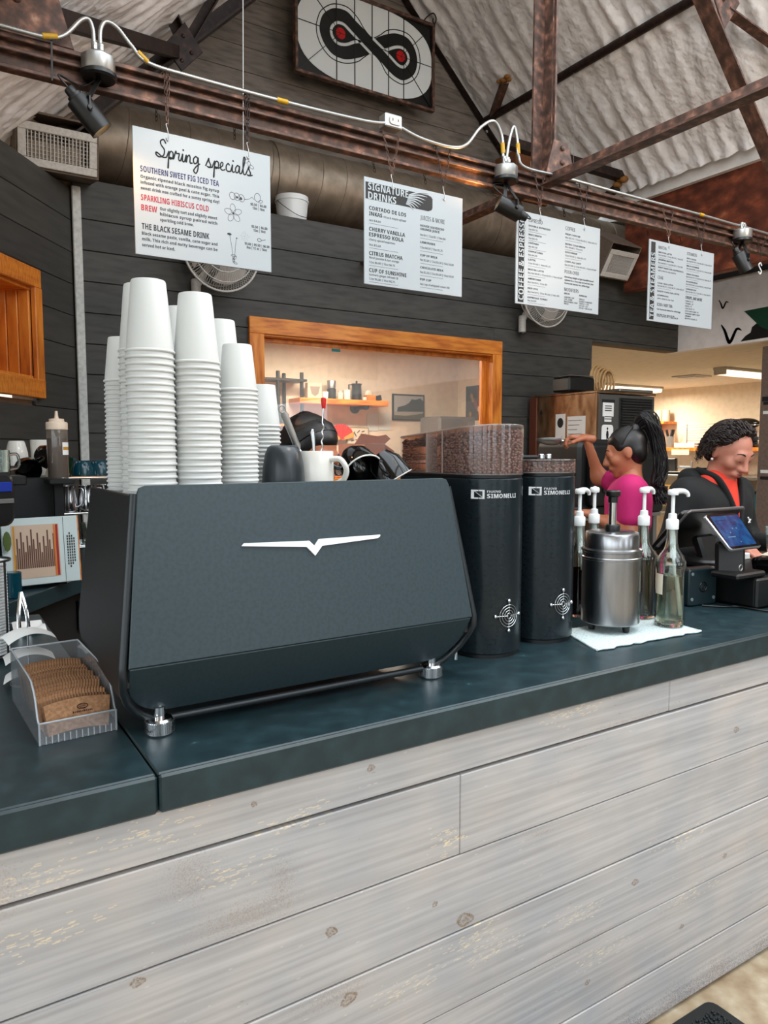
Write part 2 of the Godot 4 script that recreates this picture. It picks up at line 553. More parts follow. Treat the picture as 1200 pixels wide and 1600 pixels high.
func build_shell() -> void:
	structure("floor", MB.new().span(V(-2.8, -0.12, -7.2), V(9.7, 0, 5.2)), M.concrete_floor, "cream stained concrete floor with grey wear", "floor")
	var out := obj("outside_ground", MB.new().span(V(-30, -0.2, 5.2), V(40, -0.02, 40)).span(V(-30, -0.2, -20), V(-2.8, -0.02, 5.2)), M.outside_paving)
	out.set_meta("kind", "structure"); out.set_meta("label", "pale paving outside the open front of the building"); out.set_meta("category", "ground")
	# back wall: dark planks around a window, one row every 0.155 m
	var wb := shell("wall_back", "dark grey painted plank wall with a wood framed window", "wall")
	obj("backing", MB.new().span(V(0.5, 0, -4.12), V(1.64, 2.86, -4.024)).span(V(3.44, 0, -4.12), V(4.4, 2.86, -4.024)).span(V(1.64, 2.2, -4.12), V(3.44, 2.86, -4.024)).span(V(1.64, 0, -4.12), V(3.44, 1.30, -4.024)).span(V(4.4, 2.335, -4.12), V(5.42, 2.86, -4.024)), M.raw_board, wb)
	var id := Transform3D(Basis.IDENTITY, V(0, 0, -4.0))
	var rows := [2.86, 2.665, 2.512, 2.36, 2.205, 2.05, 1.897, 1.75, 1.6, 1.445, 1.29, 1.135, 0.98, 0.825, 0.67, 0.515, 0.36, 0.205, 0.05]
	for i in rows.size() - 1:
		var y1: float = rows[i]
		var y0: float = rows[i + 1]
		var mt: Material = M["dark_plank_%d" % ((i * 7 + 1) % 4)]
		var xr := 5.42 if y0 >= 2.35 else 4.392
		if y0 < 2.335 and y1 > 2.335 :
			plank(wb, 4.392, 5.42, 2.335, y1, 0.02, mt, id)
		if y1 > 1.32 and y0 < 2.19:
			plank(wb, 0.69, 1.67, y0, y1, 0.02, mt, id)
			plank(wb, 3.41, 4.392, y0, y1, 0.02, mt, id)
		elif i % 2 == 0 or i == 1: plank(wb, 0.69, xr, y0, y1, 0.02, mt, id)
		else:
			var cut := 2.3 + 0.37 * (i % 5)
			plank(wb, 0.69, cut, y0, y1, 0.02, mt, id)
			plank(wb, cut, xr, y0, y1, 0.02, M["dark_plank_%d" % (i % 4)], id)
	# corner strip
	structure("trim_1", MB.new().box(V(0.705, 1.42, -3.985), V(0.042, 2.78, 0.022), 0.004), M.grey_trim, "pale grey caulked corner strip between two dark plank walls", "trim")
	# left wall: turned, comes towards the customers
	var wl := shell("wall_left", "angled dark plank wall with a deep wooden window", "wall")
	var dl := V(-0.595, 0, 0.804).normalized()
	var xl := Transform3D(Basis(-dl, Vector3.UP, (-dl).cross(Vector3.UP)), V(0.685, 0, -4.0))   # x runs back to the corner, z faces the room
	obj("backing", MB.new().box(V(-0.20, 1.4, -0.075), V(0.34, 2.8, 0.1), 0, xl).box(V(-1.42, 1.4, -0.075), V(0.8, 2.8, 0.1), 0, xl).box(V(-0.7, 2.58, -0.075), V(0.72, 0.44, 0.1), 0, xl).box(V(-0.7, 0.87, -0.075), V(0.72, 1.74, 0.1), 0, xl), M.raw_board, wl)
	for i in 18:
		var y1 := 2.80 - 0.155 * i
		var y0 := maxf(y1 - 0.155, 0.02)
		var mt: Material = M["dark_plank_%d" % ((i * 5 + 2) % 4)]
		if y1 > 1.83 and y0 < 2.27:
			plank(wl, -0.385, -0.01, y0, y1, 0.02, mt, xl)
			plank(wl, -1.8, -1.05, y0, y1, 0.02, mt, xl)
		else: plank(wl, -1.8, -0.01, y0, y1, 0.02, mt, xl)
	# its window: flat casing outside, deep reveal boards
	var w1 := shell("window_1", "deep set window in reddish pine casing on the angled wall", "window")
	obj("head_casing", MB.new().box(V(-0.7, 2.28, 0.012), V(0.70, 0.085, 0.024), 0.004, xl), M.pine_x, w1)
	obj("sill_casing", MB.new().box(V(-0.7, 1.79, 0.014), V(0.70, 0.085, 0.028), 0.004, xl), M.pine_x, w1)
	for q in [-0.375, -1.03]: obj("side_casing", MB.new().box(V(q, 2.03, 0.012), V(0.06, 0.42, 0.024), 0.004, xl), M.pine_y, w1)
	for k in 3: obj("reveal_board", MB.new().box(V(-0.405 - 0.003 * k, 2.035, -0.03 - 0.052 * k), V(0.018, 0.40, 0.05), 0.003, xl), M.pine_y, w1)
	obj("reveal_board", MB.new().box(V(-0.7, 2.232, -0.08), V(0.60, 0.018, 0.16), 0.003, xl), M.pine_x, w1)
	obj("reveal_board", MB.new().box(V(-0.7, 1.838, -0.08), V(0.60, 0.018, 0.16), 0.003, xl), M.pine_x, w1)
	for k in 4: obj("board", MB.new().box(V(-0.47 - 0.13 * k, 2.035, -0.17), V(0.128, 0.38, 0.016), 0.003, xl), M.pine_y, w1)
	# hidden flank that closes the room to the left
	structure("wall_flank", MB.new().span(V(-2.7, 0, -2.75), V(-0.36, 2.85, -2.6)), M.hall_wall, "plain pale wall closing the left wing", "wall")
	# window of the back wall
	var w2 := shell("window_2", "wide interior window in orange pine casing with dusty glass", "window")
	obj("head_casing", MB.new().span(V(1.60, 2.175, -4.0), V(3.472, 2.268, -3.976), 0.003), M.pine_x, w2)
	obj("sill_casing", MB.new().span(V(1.60, 1.25, -4.0), V(3.472, 1.34, -3.97), 0.003), M.pine_x, w2)
	obj("side_casing", MB.new().span(V(1.60, 1.34, -4.0), V(1.69, 2.175, -3.976), 0.003), M.pine_y, w2)
	obj("side_casing", MB.new().span(V(3.385, 1.34, -4.0), V(3.472, 2.175, -3.976), 0.003), M.pine_y, w2)
	obj("jamb", MB.new().span(V(1.66, 2.165, -4.12), V(3.42, 2.20, -3.99), 0.002), M.pine_x, w2)
	obj("jamb", MB.new().span(V(1.66, 1.30, -4.12), V(1.69, 2.20, -3.99), 0.002), M.pine_x, w2)
	obj("jamb", MB.new().span(V(3.385, 1.30, -4.12), V(3.415, 2.20, -3.99), 0.002), M.pine_y, w2)
	obj("jamb", MB.new().span(V(1.66, 1.30, -4.12), V(3.42, 1.33, -3.99), 0.002), M.pine_x, w2)
	for q in [[V(1.69, 2.14, -4.075), V(3.385, 2.165, -4.045)], [V(1.69, 1.33, -4.075), V(3.385, 1.352, -4.045)], [V(3.345, 1.35, -4.075), V(3.385, 2.14, -4.045)], [V(1.69, 1.35, -4.075), V(1.703, 2.14, -4.045)]]:
		obj("glazing_bead", MB.new().span(q[0], q[1], 0.003), M.pine_y, w2)
	var gl := clear("window_glass", Color(0.95, 0.97, 0.96), 0.07, 0.01)
	obj("pane", MB.new().span(V(1.70, 1.35, -4.064), V(3.35, 2.145, -4.058)), gl, w2)
	var tape := mat("teal_tape", Color(0.08, 0.5, 0.52), 0.6)
	obj("tape", MB.new().span(V(2.165, 2.118, -4.0575), V(2.225, 2.136, -4.0565)), tape, w2)
	# header with the mural, running towards the customers over the kitchen opening
	var wr := shell("wall_right", "white plaster wall with painted black birds and a green leaf", "wall")
	obj("plaster", MB.new().span(V(5.42, 2.335, -4.12), V(5.50, 2.86, 5.0), 0.003), M.mural_white, wr)
	obj("cap", MB.new().span(V(5.40, 2.86, -4.14), V(5.52, 2.91, 5.0), 0.004), mat("dark_cap", Color(0.12, 0.12, 0.12), 0.6), wr)
	var ink: Material = mat("mural_black", Color(0.02, 0.025, 0.025), 0.6)
	for b in [[2.66, -3.60, 0.07], [2.42, -3.53, 0.15]]:
		var s: float = b[2]
		var pth := spline([V(5.418, b[0] + s * 0.12, b[1] + s * 0.62), V(5.418, b[0] + s * 0.2, b[1] + s * 0.35), V(5.418, b[0] - s * 0.42, b[1]), V(5.418, b[0] + s * 0.2, b[1] - s * 0.3), V(5.418, b[0] + s * 0.55, b[1] - s * 0.52)], 5)
		var rr := []
		for k in pth.size(): rr.append(s * (0.02 + 0.075 * sin(PI * k / (pth.size() - 1))))
		var q := MB.new()
		for k in pth.size() - 1: q.cyl(pth[k], pth[k] * 0.999 + pth[k + 1] * 0.001 + V(-0.002, 0, 0), maxf(rr[k], 0.004), 8)
		q.tube(pth, rr, 6, true)
		for k in q.v.size(): q.v[k] = V(clampf(q.v[k].x, 5.4165, 5.4195), q.v[k].y, q.v[k].z)
		obj("painted_bird", q, ink, wr)
	var to_wall := Transform3D(Basis(V(0, 0, 1), Vector3.UP, V(-1, 0, 0)), V(5.4185, 0, 0))   # x of the shape runs along z of the wall
	obj("painted_leaf", MB.new().prism(PackedVector2Array([Vector2(-3.42, 2.58), Vector2(-2.6, 2.60), Vector2(-2.5, 2.40), Vector2(-2.8, 2.36), Vector2(-3.17, 2.385), Vector2(-3.28, 2.44)]), 0.003, to_wall), mat("mural_green", Color(0.0, 0.24, 0.15), 0.6), wr)
	obj("painted_stem", MB.new().prism(PackedVector2Array([Vector2(-3.44, 2.352), Vector2(-3.40, 2.39), Vector2(-3.36, 2.41), Vector2(-3.35, 2.45), Vector2(-3.31, 2.475), Vector2(-3.2, 2.40), Vector2(-3.1, 2.375), Vector2(-3.05, 2.36)]), 0.002, to_wall), ink, wr)
	# deck above office and kitchen
	structure("ceiling_deck", MB.new().span(V(-0.4, 2.78, -7.2), V(5.42, 2.86, -4.12)), M.raw_board, "plain board deck above the kitchen and office", "ceiling")
	# gable wall with raked ends
	var wg := shell("wall_gable", "brown grey plank gable wall above the duct", "wall")
	obj("backing", MB.new().prism(PackedVector2Array([Vector2(0.1, 2.86), Vector2(5.0, 2.86), Vector2(2.72, 5.2)]), 0.1, Transform3D(Basis.IDENTITY, V(0, 0, -4.78))), M.raw_board, wg)
	for i in 15:
		var y0 := 2.87 + 0.155 * i
		var y1 := y0 + 0.1525
		var l0 := 1.943 + (y0 - 4.41) / 0.956
		var l1 := 1.943 + (y1 - 4.41) / 0.956
		var r0 := 3.124 + (4.773 - y0) / 0.931
		var r1 := 3.124 + (4.773 - y1) / 0.931
		obj("plank", MB.new().prism(PackedVector2Array([Vector2(l0, y0), Vector2(r0, y0), Vector2(r1, y1), Vector2(l1, y1)]), 0.022, Transform3D(Basis.IDENTITY, V(0, 0, -4.711)), 0.002), M["gable_plank_%d" % ((i * 3) % 4)], wg)
	# the hall around and behind the customers, open to the day at the front
	var wf := MB.new()
	wf.span(V(-2.8, 2.7, 5.0), V(9.7, 3.2, 5.2)).span(V(-2.8, 3.2, 5.0), V(1.0, 5.4, 5.2)).span(V(4.5, 3.2, 5.0), V(9.7, 5.4, 5.2))
	wf.span(V(-2.8, 0, 5.0), V(9.7, 0.9, 5.2))
	for q in [[-2.8, -2.6], [-1.4, -0.6], [0.7, 2.4], [3.8, 5.6], [7.0, 9.7]]: wf.span(V(q[0], 0.9, 5.0), V(q[1], 2.7, 5.2))
	structure("wall_front", wf, M.hall_wall, "pale front wall with wide open bays behind the customers", "wall")
	var ws := MB.new()
	ws.span(V(-2.8, 0, -2.75), V(-2.65, 0.4, 5.2)).span(V(-2.8, 2.72, -2.75), V(-2.65, 2.9, 5.2))
	for q in [[-2.75, -2.5], [-0.2, 0.0], [2.3, 2.5], [4.8, 5.2]]: ws.span(V(-2.8, 0.4, q[0]), V(-2.65, 2.72, q[1]))
	structure("wall_side", ws, M.hall_wall, "pale side wall with window bays in the left wing", "wall")
	structure("ceiling_wing", MB.new().span(V(-2.8, 2.80, -2.75), V(0.14, 2.9, 5.2)), M.off_white_board, "flat pale ceiling of the left wing", "ceiling")
	structure("ceiling_annex", MB.new().span(V(4.72, 3.62, -7.2), V(9.7, 3.75, 5.2)), M.off_white_board, "flat pale ceiling above the right annex", "ceiling")
	structure("wall_end", MB.new().span(V(9.6, 0, -7.2), V(9.75, 3.75, 5.2)), M.hall_wall, "plain end wall of the annex", "wall")
	structure("wall_rear", MB.new().span(V(-0.4, 0, -7.3), V(9.7, 3.75, -7.15)), M.cream_wall, "plain rear wall of the building", "wall")

# ---------------------------------------------------------------- roof foam, trusses, duct
const ROOF_LIGHT_Z := -2.1   # where the roof lights begin, behind the customers
func roof() -> void:
	var f1 := noise(1.1, 101, 4)
	var f2 := noise(7.0, 102, 3)
	var f3 := noise(0.35, 103, 2)
	var relief_of := func(s: float, z: float) -> float:
		# sprayed foam over corrugated sheets: ribs down the slope, humps over the purlins, lumps
		var w := z + 0.05 * f1.get_noise_2d(s * 0.7, z * 0.8) + 0.16 * s * 0.25
		w += 0.05 * f2.get_noise_2d(s * 0.16 + 3.0, z * 0.12)
		var rib := 0.5 + 0.5 * cos(w * TAU / 0.125)
		var amp := 0.005 + 0.014 * clampf(0.45 + 1.1 * f3.get_noise_2d(s * 3.0 + 40.0, z * 4.0), 0.0, 1.0)
		var h := amp * pow(rib, 1.6) + 0.022 * f1.get_noise_2d(s * 1.1, z * 1.9) + 0.005 * f2.get_noise_2d(s * 0.6, z * 1.6) + 0.003 * f2.get_noise_2d(s * 4.0 + 9.0, z * 4.0)
		for p in [0.42, 1.02, 1.62, 2.2]: h += 0.011 * exp(-pow((s - p + 0.03 * f1.get_noise_2d(z * 2.0, p)) / 0.022, 2.0))
		return h
	var a := V(2.718, 5.151, 0)
	for side in 2:
		var b := V(4.56, 3.44, 0) if side == 0 else V(0.1, 2.648, 0)
		var d := (b - a)
		var ln := d.length()
		var nn := V(d.y, -d.x, 0).normalized()
		if nn.y > 0.0: nn = -nn
		var mb := MB.new()
		var z0 := -4.70
		var z1 := ROOF_LIGHT_Z
		var surf := func(u: float, w: float) -> Vector3:
			var p := a + d * u
			var zz := lerpf(z0, z1, w)
			var h: float = relief_of.call(u * ln, zz + side * 7.0)
			if side == 0 and u > 0.97: h += 0.03 * absf(sin(zz * 26.0 + 2.0 * sin(zz * 5.0))) * (u - 0.97) / 0.03
			return V(p.x, p.y, zz) + nn * h
		mb.grid(150 if side == 0 else 120, 210, surf, nn)
		# solid deck above the foam; over the customers it is open to the sky between ridge and eave (roof lights)
		var deck := func(u0: float, u1: float, za: float, zb: float) -> void:
			var o := Vector2(nn.x, nn.y)
			var p := Vector2(a.x, a.y) + Vector2(d.x, d.y) * u0
			var q := Vector2(a.x, a.y) + Vector2(d.x, d.y) * u1
			mb.prism(PackedVector2Array([p - o * 0.03, q - o * 0.03, q - o * 0.12, p - o * 0.12]), zb - za, Transform3D(Basis.IDENTITY, V(0, 0, (za + zb) / 2)))
			if za >= ROOF_LIGHT_Z: mb.face([V(p.x, p.y, za), V(q.x, q.y, za), V(q.x, q.y, zb), V(p.x, p.y, zb)], nn)
		deck.call(0.0, 1.0, -4.85, ROOF_LIGHT_Z)
		deck.call(0.0, 0.04, ROOF_LIGHT_Z, 5.05)
		deck.call(0.95, 1.0, ROOF_LIGHT_Z, 5.05)
		for zz in [0.1, 2.5]: deck.call(0.04, 0.95, zz, zz + 0.12)
		structure("ceiling_slope", mb, M.spray_foam, "grey white spray foam roof slope falling to the %s" % ("rusty header" if side == 0 else "left wing"), "ceiling")
	# board and rusty header under the right eave
	var st := structure("trim_2", MB.new().span(V(4.60, 3.36, -3.95), V(4.66, 3.62, 5.0)), M.off_white_board, "pale board between foam roof and rusty header", "trim")
	tag(obj("rusty_header", MB.new().span(V(4.64, 2.72, -3.93), V(4.72, 3.37, 5.0), 0.006), M.rust_plate), "rusty red brown steel header plate under the foam eave", "beam")
	var gob := MB.new()
	for k in 9: gob.ball(V(4.46 + 0.02 * (k % 3), 3.49 + rng.randf_range(-0.02, 0.03), -3.80 - 0.02 * k * 0.5), V(0.035, 0.022, 0.03), 8, 5)
	tag(obj("foam_lump", gob, M.foam_raw), "yellow brown raw foam lump at the end of the dark tie", "foam")
	tag(obj("eave_post", MB.new().bar(V(4.47, 3.46, -3.86), V(4.42, 3.36, -4.02), 0.05, 0.05, 0.004), M.dark_steel), "short dark steel brace below the yellow foam lump", "brace")

func angle_iron(a: Vector3, b: Vector3, w: float, upv := Vector3.UP) -> MB:
	# an L section: two flat legs
	var z := (b - a).normalized()
	var x := upv.cross(z)
	if x.length() < 0.01: x = Vector3.RIGHT.cross(z)
	x = x.normalized()
	var y := z.cross(x)
	var t := w * 0.14
	var l := PackedVector2Array([Vector2(-w / 2, -w / 2), Vector2(w / 2, -w / 2), Vector2(w / 2, -w / 2 + t), Vector2(-w / 2 + t, -w / 2 + t), Vector2(-w / 2 + t, w / 2), Vector2(-w / 2, w / 2)])
	return MB.new().prism(l, (b - a).length(), Transform3D(Basis(x, y, z), (a + b) / 2), 0.001)

func plate(pts: Array, z: float, th: float) -> MB:
	return MB.new().prism(PackedVector2Array(pts), th, Transform3D(Basis.IDENTITY, V(0, 0, z)), 0.002)

func rivets(parent: Node, pts: Array, z: float, m: Material, r := 0.013) -> void:
	for p in pts: obj("rivet", MB.new().ball(V(p[0], p[1], z), V(r, r, r * 0.7), 10, 6), m, parent)

func trusses() -> void:
	# main truss in the plane z = -2.47: bottom chord of two back to back channels with a slot
	var t := thing("steel_truss", "brown riveted steel truss carrying the menu boards, king post and diagonals", "truss")
	var bs: Material = M.brown_steel
	var c := MB.new()
	for q in [[2.688, 0.014, 0.055], [2.606, 0.012, 0.036]]: c.box(V(2.6, q[0], -2.447 - 0.3 * (q[2] - 0.036)), V(5.6, q[1], q[2]), 0.002)
	c.box(V(2.6, 2.647, -2.455), V(5.6, 0.075, 0.012), 0.0)
	c.box(V(2.6, 2.652, -2.437), V(5.6, 0.010, 0.03), 0.002)
	obj("bottom_chord", c, bs, t)
	obj("king_post", MB.new().add(angle_iron(V(2.376, 2.70, -2.47), V(2.376, 4.9, -2.47), 0.075, V(0, 0, 1))).add(angle_iron(V(2.425, 4.9, -2.475), V(2.425, 2.70, -2.475), 0.06, V(0, 0, 1))), bs, t)
	obj("gusset", plate([Vector2(2.345, 2.70), Vector2(2.53, 2.70), Vector2(2.475, 2.86), Vector2(2.39, 2.86)], -2.425, 0.012), bs, t)
	rivets(t, [[2.44, 2.83], [2.44, 2.77]], -2.416, bs, 0.012)
	# diagonal on the right with its knee
	obj("diagonal", MB.new().add(angle_iron(V(3.32, 3.96, -2.47), V(4.55, 2.74, -2.47), 0.085, V(0, 0, 1))), bs, t)
	obj("diagonal", angle_iron(V(3.62, 3.80, -2.45), V(4.5, 3.70, -2.45), 0.06, V(0, 0, 1)), bs, t)
	obj("gusset", plate([Vector2(3.38, 3.93), Vector2(3.55, 4.0), Vector2(3.70, 3.82), Vector2(3.58, 3.66)], -2.432, 0.01), bs, t)
	rivets(t, [[3.50, 3.86], [3.56, 3.80], [3.60, 3.87], [3.46, 3.92]], -2.424, bs)
	# big gusset and diagonal at the left
	obj("gusset", plate([Vector2(0.0, 2.70), Vector2(0.44, 2.70), Vector2(0.40, 2.84), Vector2(0.37, 2.95), Vector2(0.0, 3.0)], -2.44, 0.012), bs, t)
	rivets(t, [[0.23, 2.75], [0.29, 2.80], [0.355, 2.84], [0.20, 2.83], [0.26, 2.88]], -2.432, bs)
	# longitudinal ties
	tag(obj("lateral_tie", angle_iron(V(2.33, 2.682, -1.1), V(2.37, 2.682, -4.3), 0.06), M.brown_steel), "brown angle iron tie crossing the truss chord beside the king post", "tie bar")
	tag(obj("upper_tie", MB.new().cyl(V(3.84, 4.075, 2.0), V(3.85, 4.075, -4.69), 0.028, 12), M.dark_steel), "dark round purlin tie close under the foam roof", "tie bar")
	tag(obj("foam_strut", MB.new().add(angle_iron(V(3.87, 4.07, -4.60), V(3.72, 4.19, -4.27), 0.05)), M.brown_steel), "short rusty strut from the purlin tie up to the foam", "strut")
	var gb := MB.new()
	for k in 7: gb.ball(V(3.70 + 0.012 * (k % 3), 4.195 - 0.008 * (k % 2), -4.27 + 0.014 * (k - 3)), V(0.026, 0.014, 0.022), 8, 5)
	tag(obj("foam_collar", gb, M.foam_raw), "yellow brown foam collar where the rusty strut meets the roof", "foam")
	# second truss near the gable
	var s := thing("rear_truss", "dark steel truss close to the gable wall above the duct", "truss")
	var ds: Material = M.dark_steel
	obj("tie", angle_iron(V(0.37, 2.862, -2.6), V(1.17, 3.50, -3.83), 0.055), ds, s)
	obj("tie", angle_iron(V(3.30, 3.53, -3.83), V(4.52, 3.525, -3.83), 0.06), ds, s)
	obj("gusset", plate([Vector2(1.10, 3.50), Vector2(1.19, 3.40), Vector2(1.30, 3.52), Vector2(1.21, 3.64)], -3.80, 0.01), ds, s)
	rivets(s, [[1.15, 3.50], [1.19, 3.45], [1.24, 3.50], [1.20, 3.57]], -3.794, ds, 0.01)
	obj("diagonal", angle_iron(V(1.19, 3.6, -3.83), V(1.03, 3.95, -3.83), 0.05, V(0, 0, 1)), ds, s)
	obj("diagonal", angle_iron(V(1.24, 3.58, -3.83), V(1.50, 4.05, -3.83), 0.05, V(0, 0, 1)), ds, s)
	obj("rake", angle_iron(V(0.62, 2.98, -3.83), V(2.1, 4.42, -3.83), 0.075, V(0, 0, 1)), ds, s)
	# rake angle against the gable wall
	tag(obj("rake_angle", angle_iron(V(3.10, 4.78, -4.66), V(4.55, 3.43, -4.66), 0.05, V(0, 0, 1)), ds), "thin dark angle iron along the right slope of the gable", "angle iron")
	# cardboard boxes stored up on the deck
	var cb := mat("cardboard", Color(0.50, 0.30, 0.17), 0.8, 0.0, M.fine_tex, V(3, 3, 3))
	for q in [[V(4.02, 3.665, -4.45), V(0.27, 0.20, 0.24), "brown cardboard box with a white label, topmost of two behind the king post"], [V(4.02, 3.476, -4.42), V(0.32, 0.172, 0.26), "brown cardboard box on the duct under another box"]]:
		var b := thing("storage_box", q[2], "box", q[0] - V(0, q[1].y / 2, 0))
		obj("carton", MB.new().box(V(0, q[1].y / 2, 0), q[1], 0.003), cb, b)
		obj("label", MB.new().box(V(0.05, q[1].y * 0.55, q[1].z / 2 + 0.0008), V(0.07, 0.07, 0.001)), M.paper, b)

func duct() -> void:
	var d := thing("spiral_duct", "long galvanised spiral duct running above the dark plank wall", "duct")
	var r := 0.211
	var y := 3.175
	var z := -4.35
	var mb := MB.new().cyl(V(-0.3, y, z), V(8.9, y, z), r, 64)
	obj("pipe", mb, M.galvanised, d)
	var x := -0.15
	while x < 8.5:
		# each turn of the raised lock seam
		var p := []
		for k in 37:
			var a := TAU * k / 36
			p.append(V(x + 0.165 * k / 36.0, y + sin(a) * r, z + cos(a) * r))
		obj("seam", MB.new().tube(p, 0.0032, 5, false), M.galvanised, d)
		x += 0.165
	for q in [1.9, 3.62]: obj("joint_band", MB.new().lathe([Vector2(r, -0.03), Vector2(r + 0.006, -0.03), Vector2(r + 0.006, 0.03), Vector2(r, 0.03)], 48, spun(V(1, 0, 0), V(q, y, z))), M.galvanised, d)
	# supply grilles on boxed collars
	for q in [[0.60, -0.42, "white supply grille on a brown collar beside the angled wall"], [4.465, -0.82, "small white supply grille beside the tea menu board"]]:
		var g := thing("supply_grille", q[2], "vent", V(q[0], 3.02 if q[0] < 1.0 else 2.985, -3.99 if q[0] < 1.0 else -4.02), 0.0)
		var w := 0.34 if q[0] < 1.0 else 0.30
		var h := 0.185 if q[0] < 1.0 else 0.20
		var tl := Transform3D(Basis(Vector3.RIGHT, -q[1]), Vector3.ZERO)
		tl = Transform3D(Basis(Vector3.RIGHT, -q[1] * 0.0 + (0.18 if q[0] < 1.0 else 0.55)), V(0, -0.12, 0.20) if q[0] < 1.0 else V(0, -0.10, 0.20))
		var co := MB.new()
		for s in [-1, 1]:
			co.box(V(0, 0.02 + s * (h / 2 + 0.025), -0.16), V(w + 0.02, 0.01, 0.31), 0.002, tl)
			co.box(V(s * (w / 2 + 0.005), 0.02, -0.16), V(0.01, h + 0.05, 0.31), 0.002, tl)
		obj("collar", co, M.duct_board, g)
		var fr := MB.new()
		for s in [-1, 1]:
			fr.box(V(0, s * (h / 2 - 0.0175), 0.0), V(w, 0.035, 0.012), 0.003, tl)
			fr.box(V(s * (w / 2 - 0.0175), 0, 0.0), V(0.035, h - 0.07, 0.012), 0.003, tl)
		obj("frame", fr, M.vent_white, g)
		obj("throat", MB.new().box(V(0, 0, -0.10), V(w - 0.07, h - 0.07, 0.01), 0, tl), M.galvanised, g)
		var nb := 17 if q[0] < 1.0 else 15
		for k in nb: obj("vane", MB.new().box(V(-w / 2 + 0.035 + (w - 0.07) * (k + 0.5) / nb, 0, -0.004), V(0.0045, h - 0.07, 0.008), 0, tl), M.vent_white, g)
		if q[0] < 1.0:
			for k in 7: obj("vane", MB.new().box(V(0, -h / 2 + 0.035 + (h - 0.07) * (k + 0.5) / 7, -0.013), V(w - 0.07, 0.003, 0.008), 0, tl), M.vent_white, g)

# ---------------------------------------------------------------- office behind the window
func strip_lamp(at: Vector3, len_: float, label: String, e: float, col: Color) -> void:
	# ceiling wraparound lamp along x with an area light just below its diffuser
	var t := thing("ceiling_lamp", label, "ceiling lamp", at)
	obj("housing", MB.new().box(V(0, -0.015, 0), V(len_ + 0.04, 0.03, 0.15), 0.006), M.vent_white, t)
	obj("diffuser", MB.new().prism(PackedVector2Array([Vector2(-0.065, -0.03), Vector2(-0.06, -0.06), Vector2(-0.04, -0.075), Vector2(0.04, -0.075), Vector2(0.06, -0.06), Vector2(0.065, -0.03)]), len_, Transform3D(Basis(V(0, 0, 1), Vector3.UP, V(-1, 0, 0)), Vector3.ZERO), 0.003), M.lamp_glow, t)
	for s in [-1, 1]: obj("end_cap", MB.new().box(V(s * (len_ / 2 + 0.008), -0.05, 0), V(0.016, 0.05, 0.135), 0.004), M.vent_white, t)
	var l := AreaLight3D.new()
	l.name = "lamp_light"
	l.area_size = Vector2(len_, 0.12)
	l.light_color = col
	l.light_energy = e
	l.shadow_enabled = true
	l.area_range = 20.0
	t.add_child(l)
	l.position = V(0, -0.085, 0)
	l.rotation.x = -PI / 2

func jar(called: String, label: String, cat: String, at: Vector3, prof: Array, m: Material, group := "", seg := 16) -> Node:
	return tag(obj(called, MB.new().lathe(prof, seg, Transform3D(Basis.IDENTITY, at)), m), label, cat, group)

func pr(a: Array) -> Array:
	var o := []
	for i in range(0, a.size(), 2): o.append(Vector2(a[i], a[i + 1]))
	return o

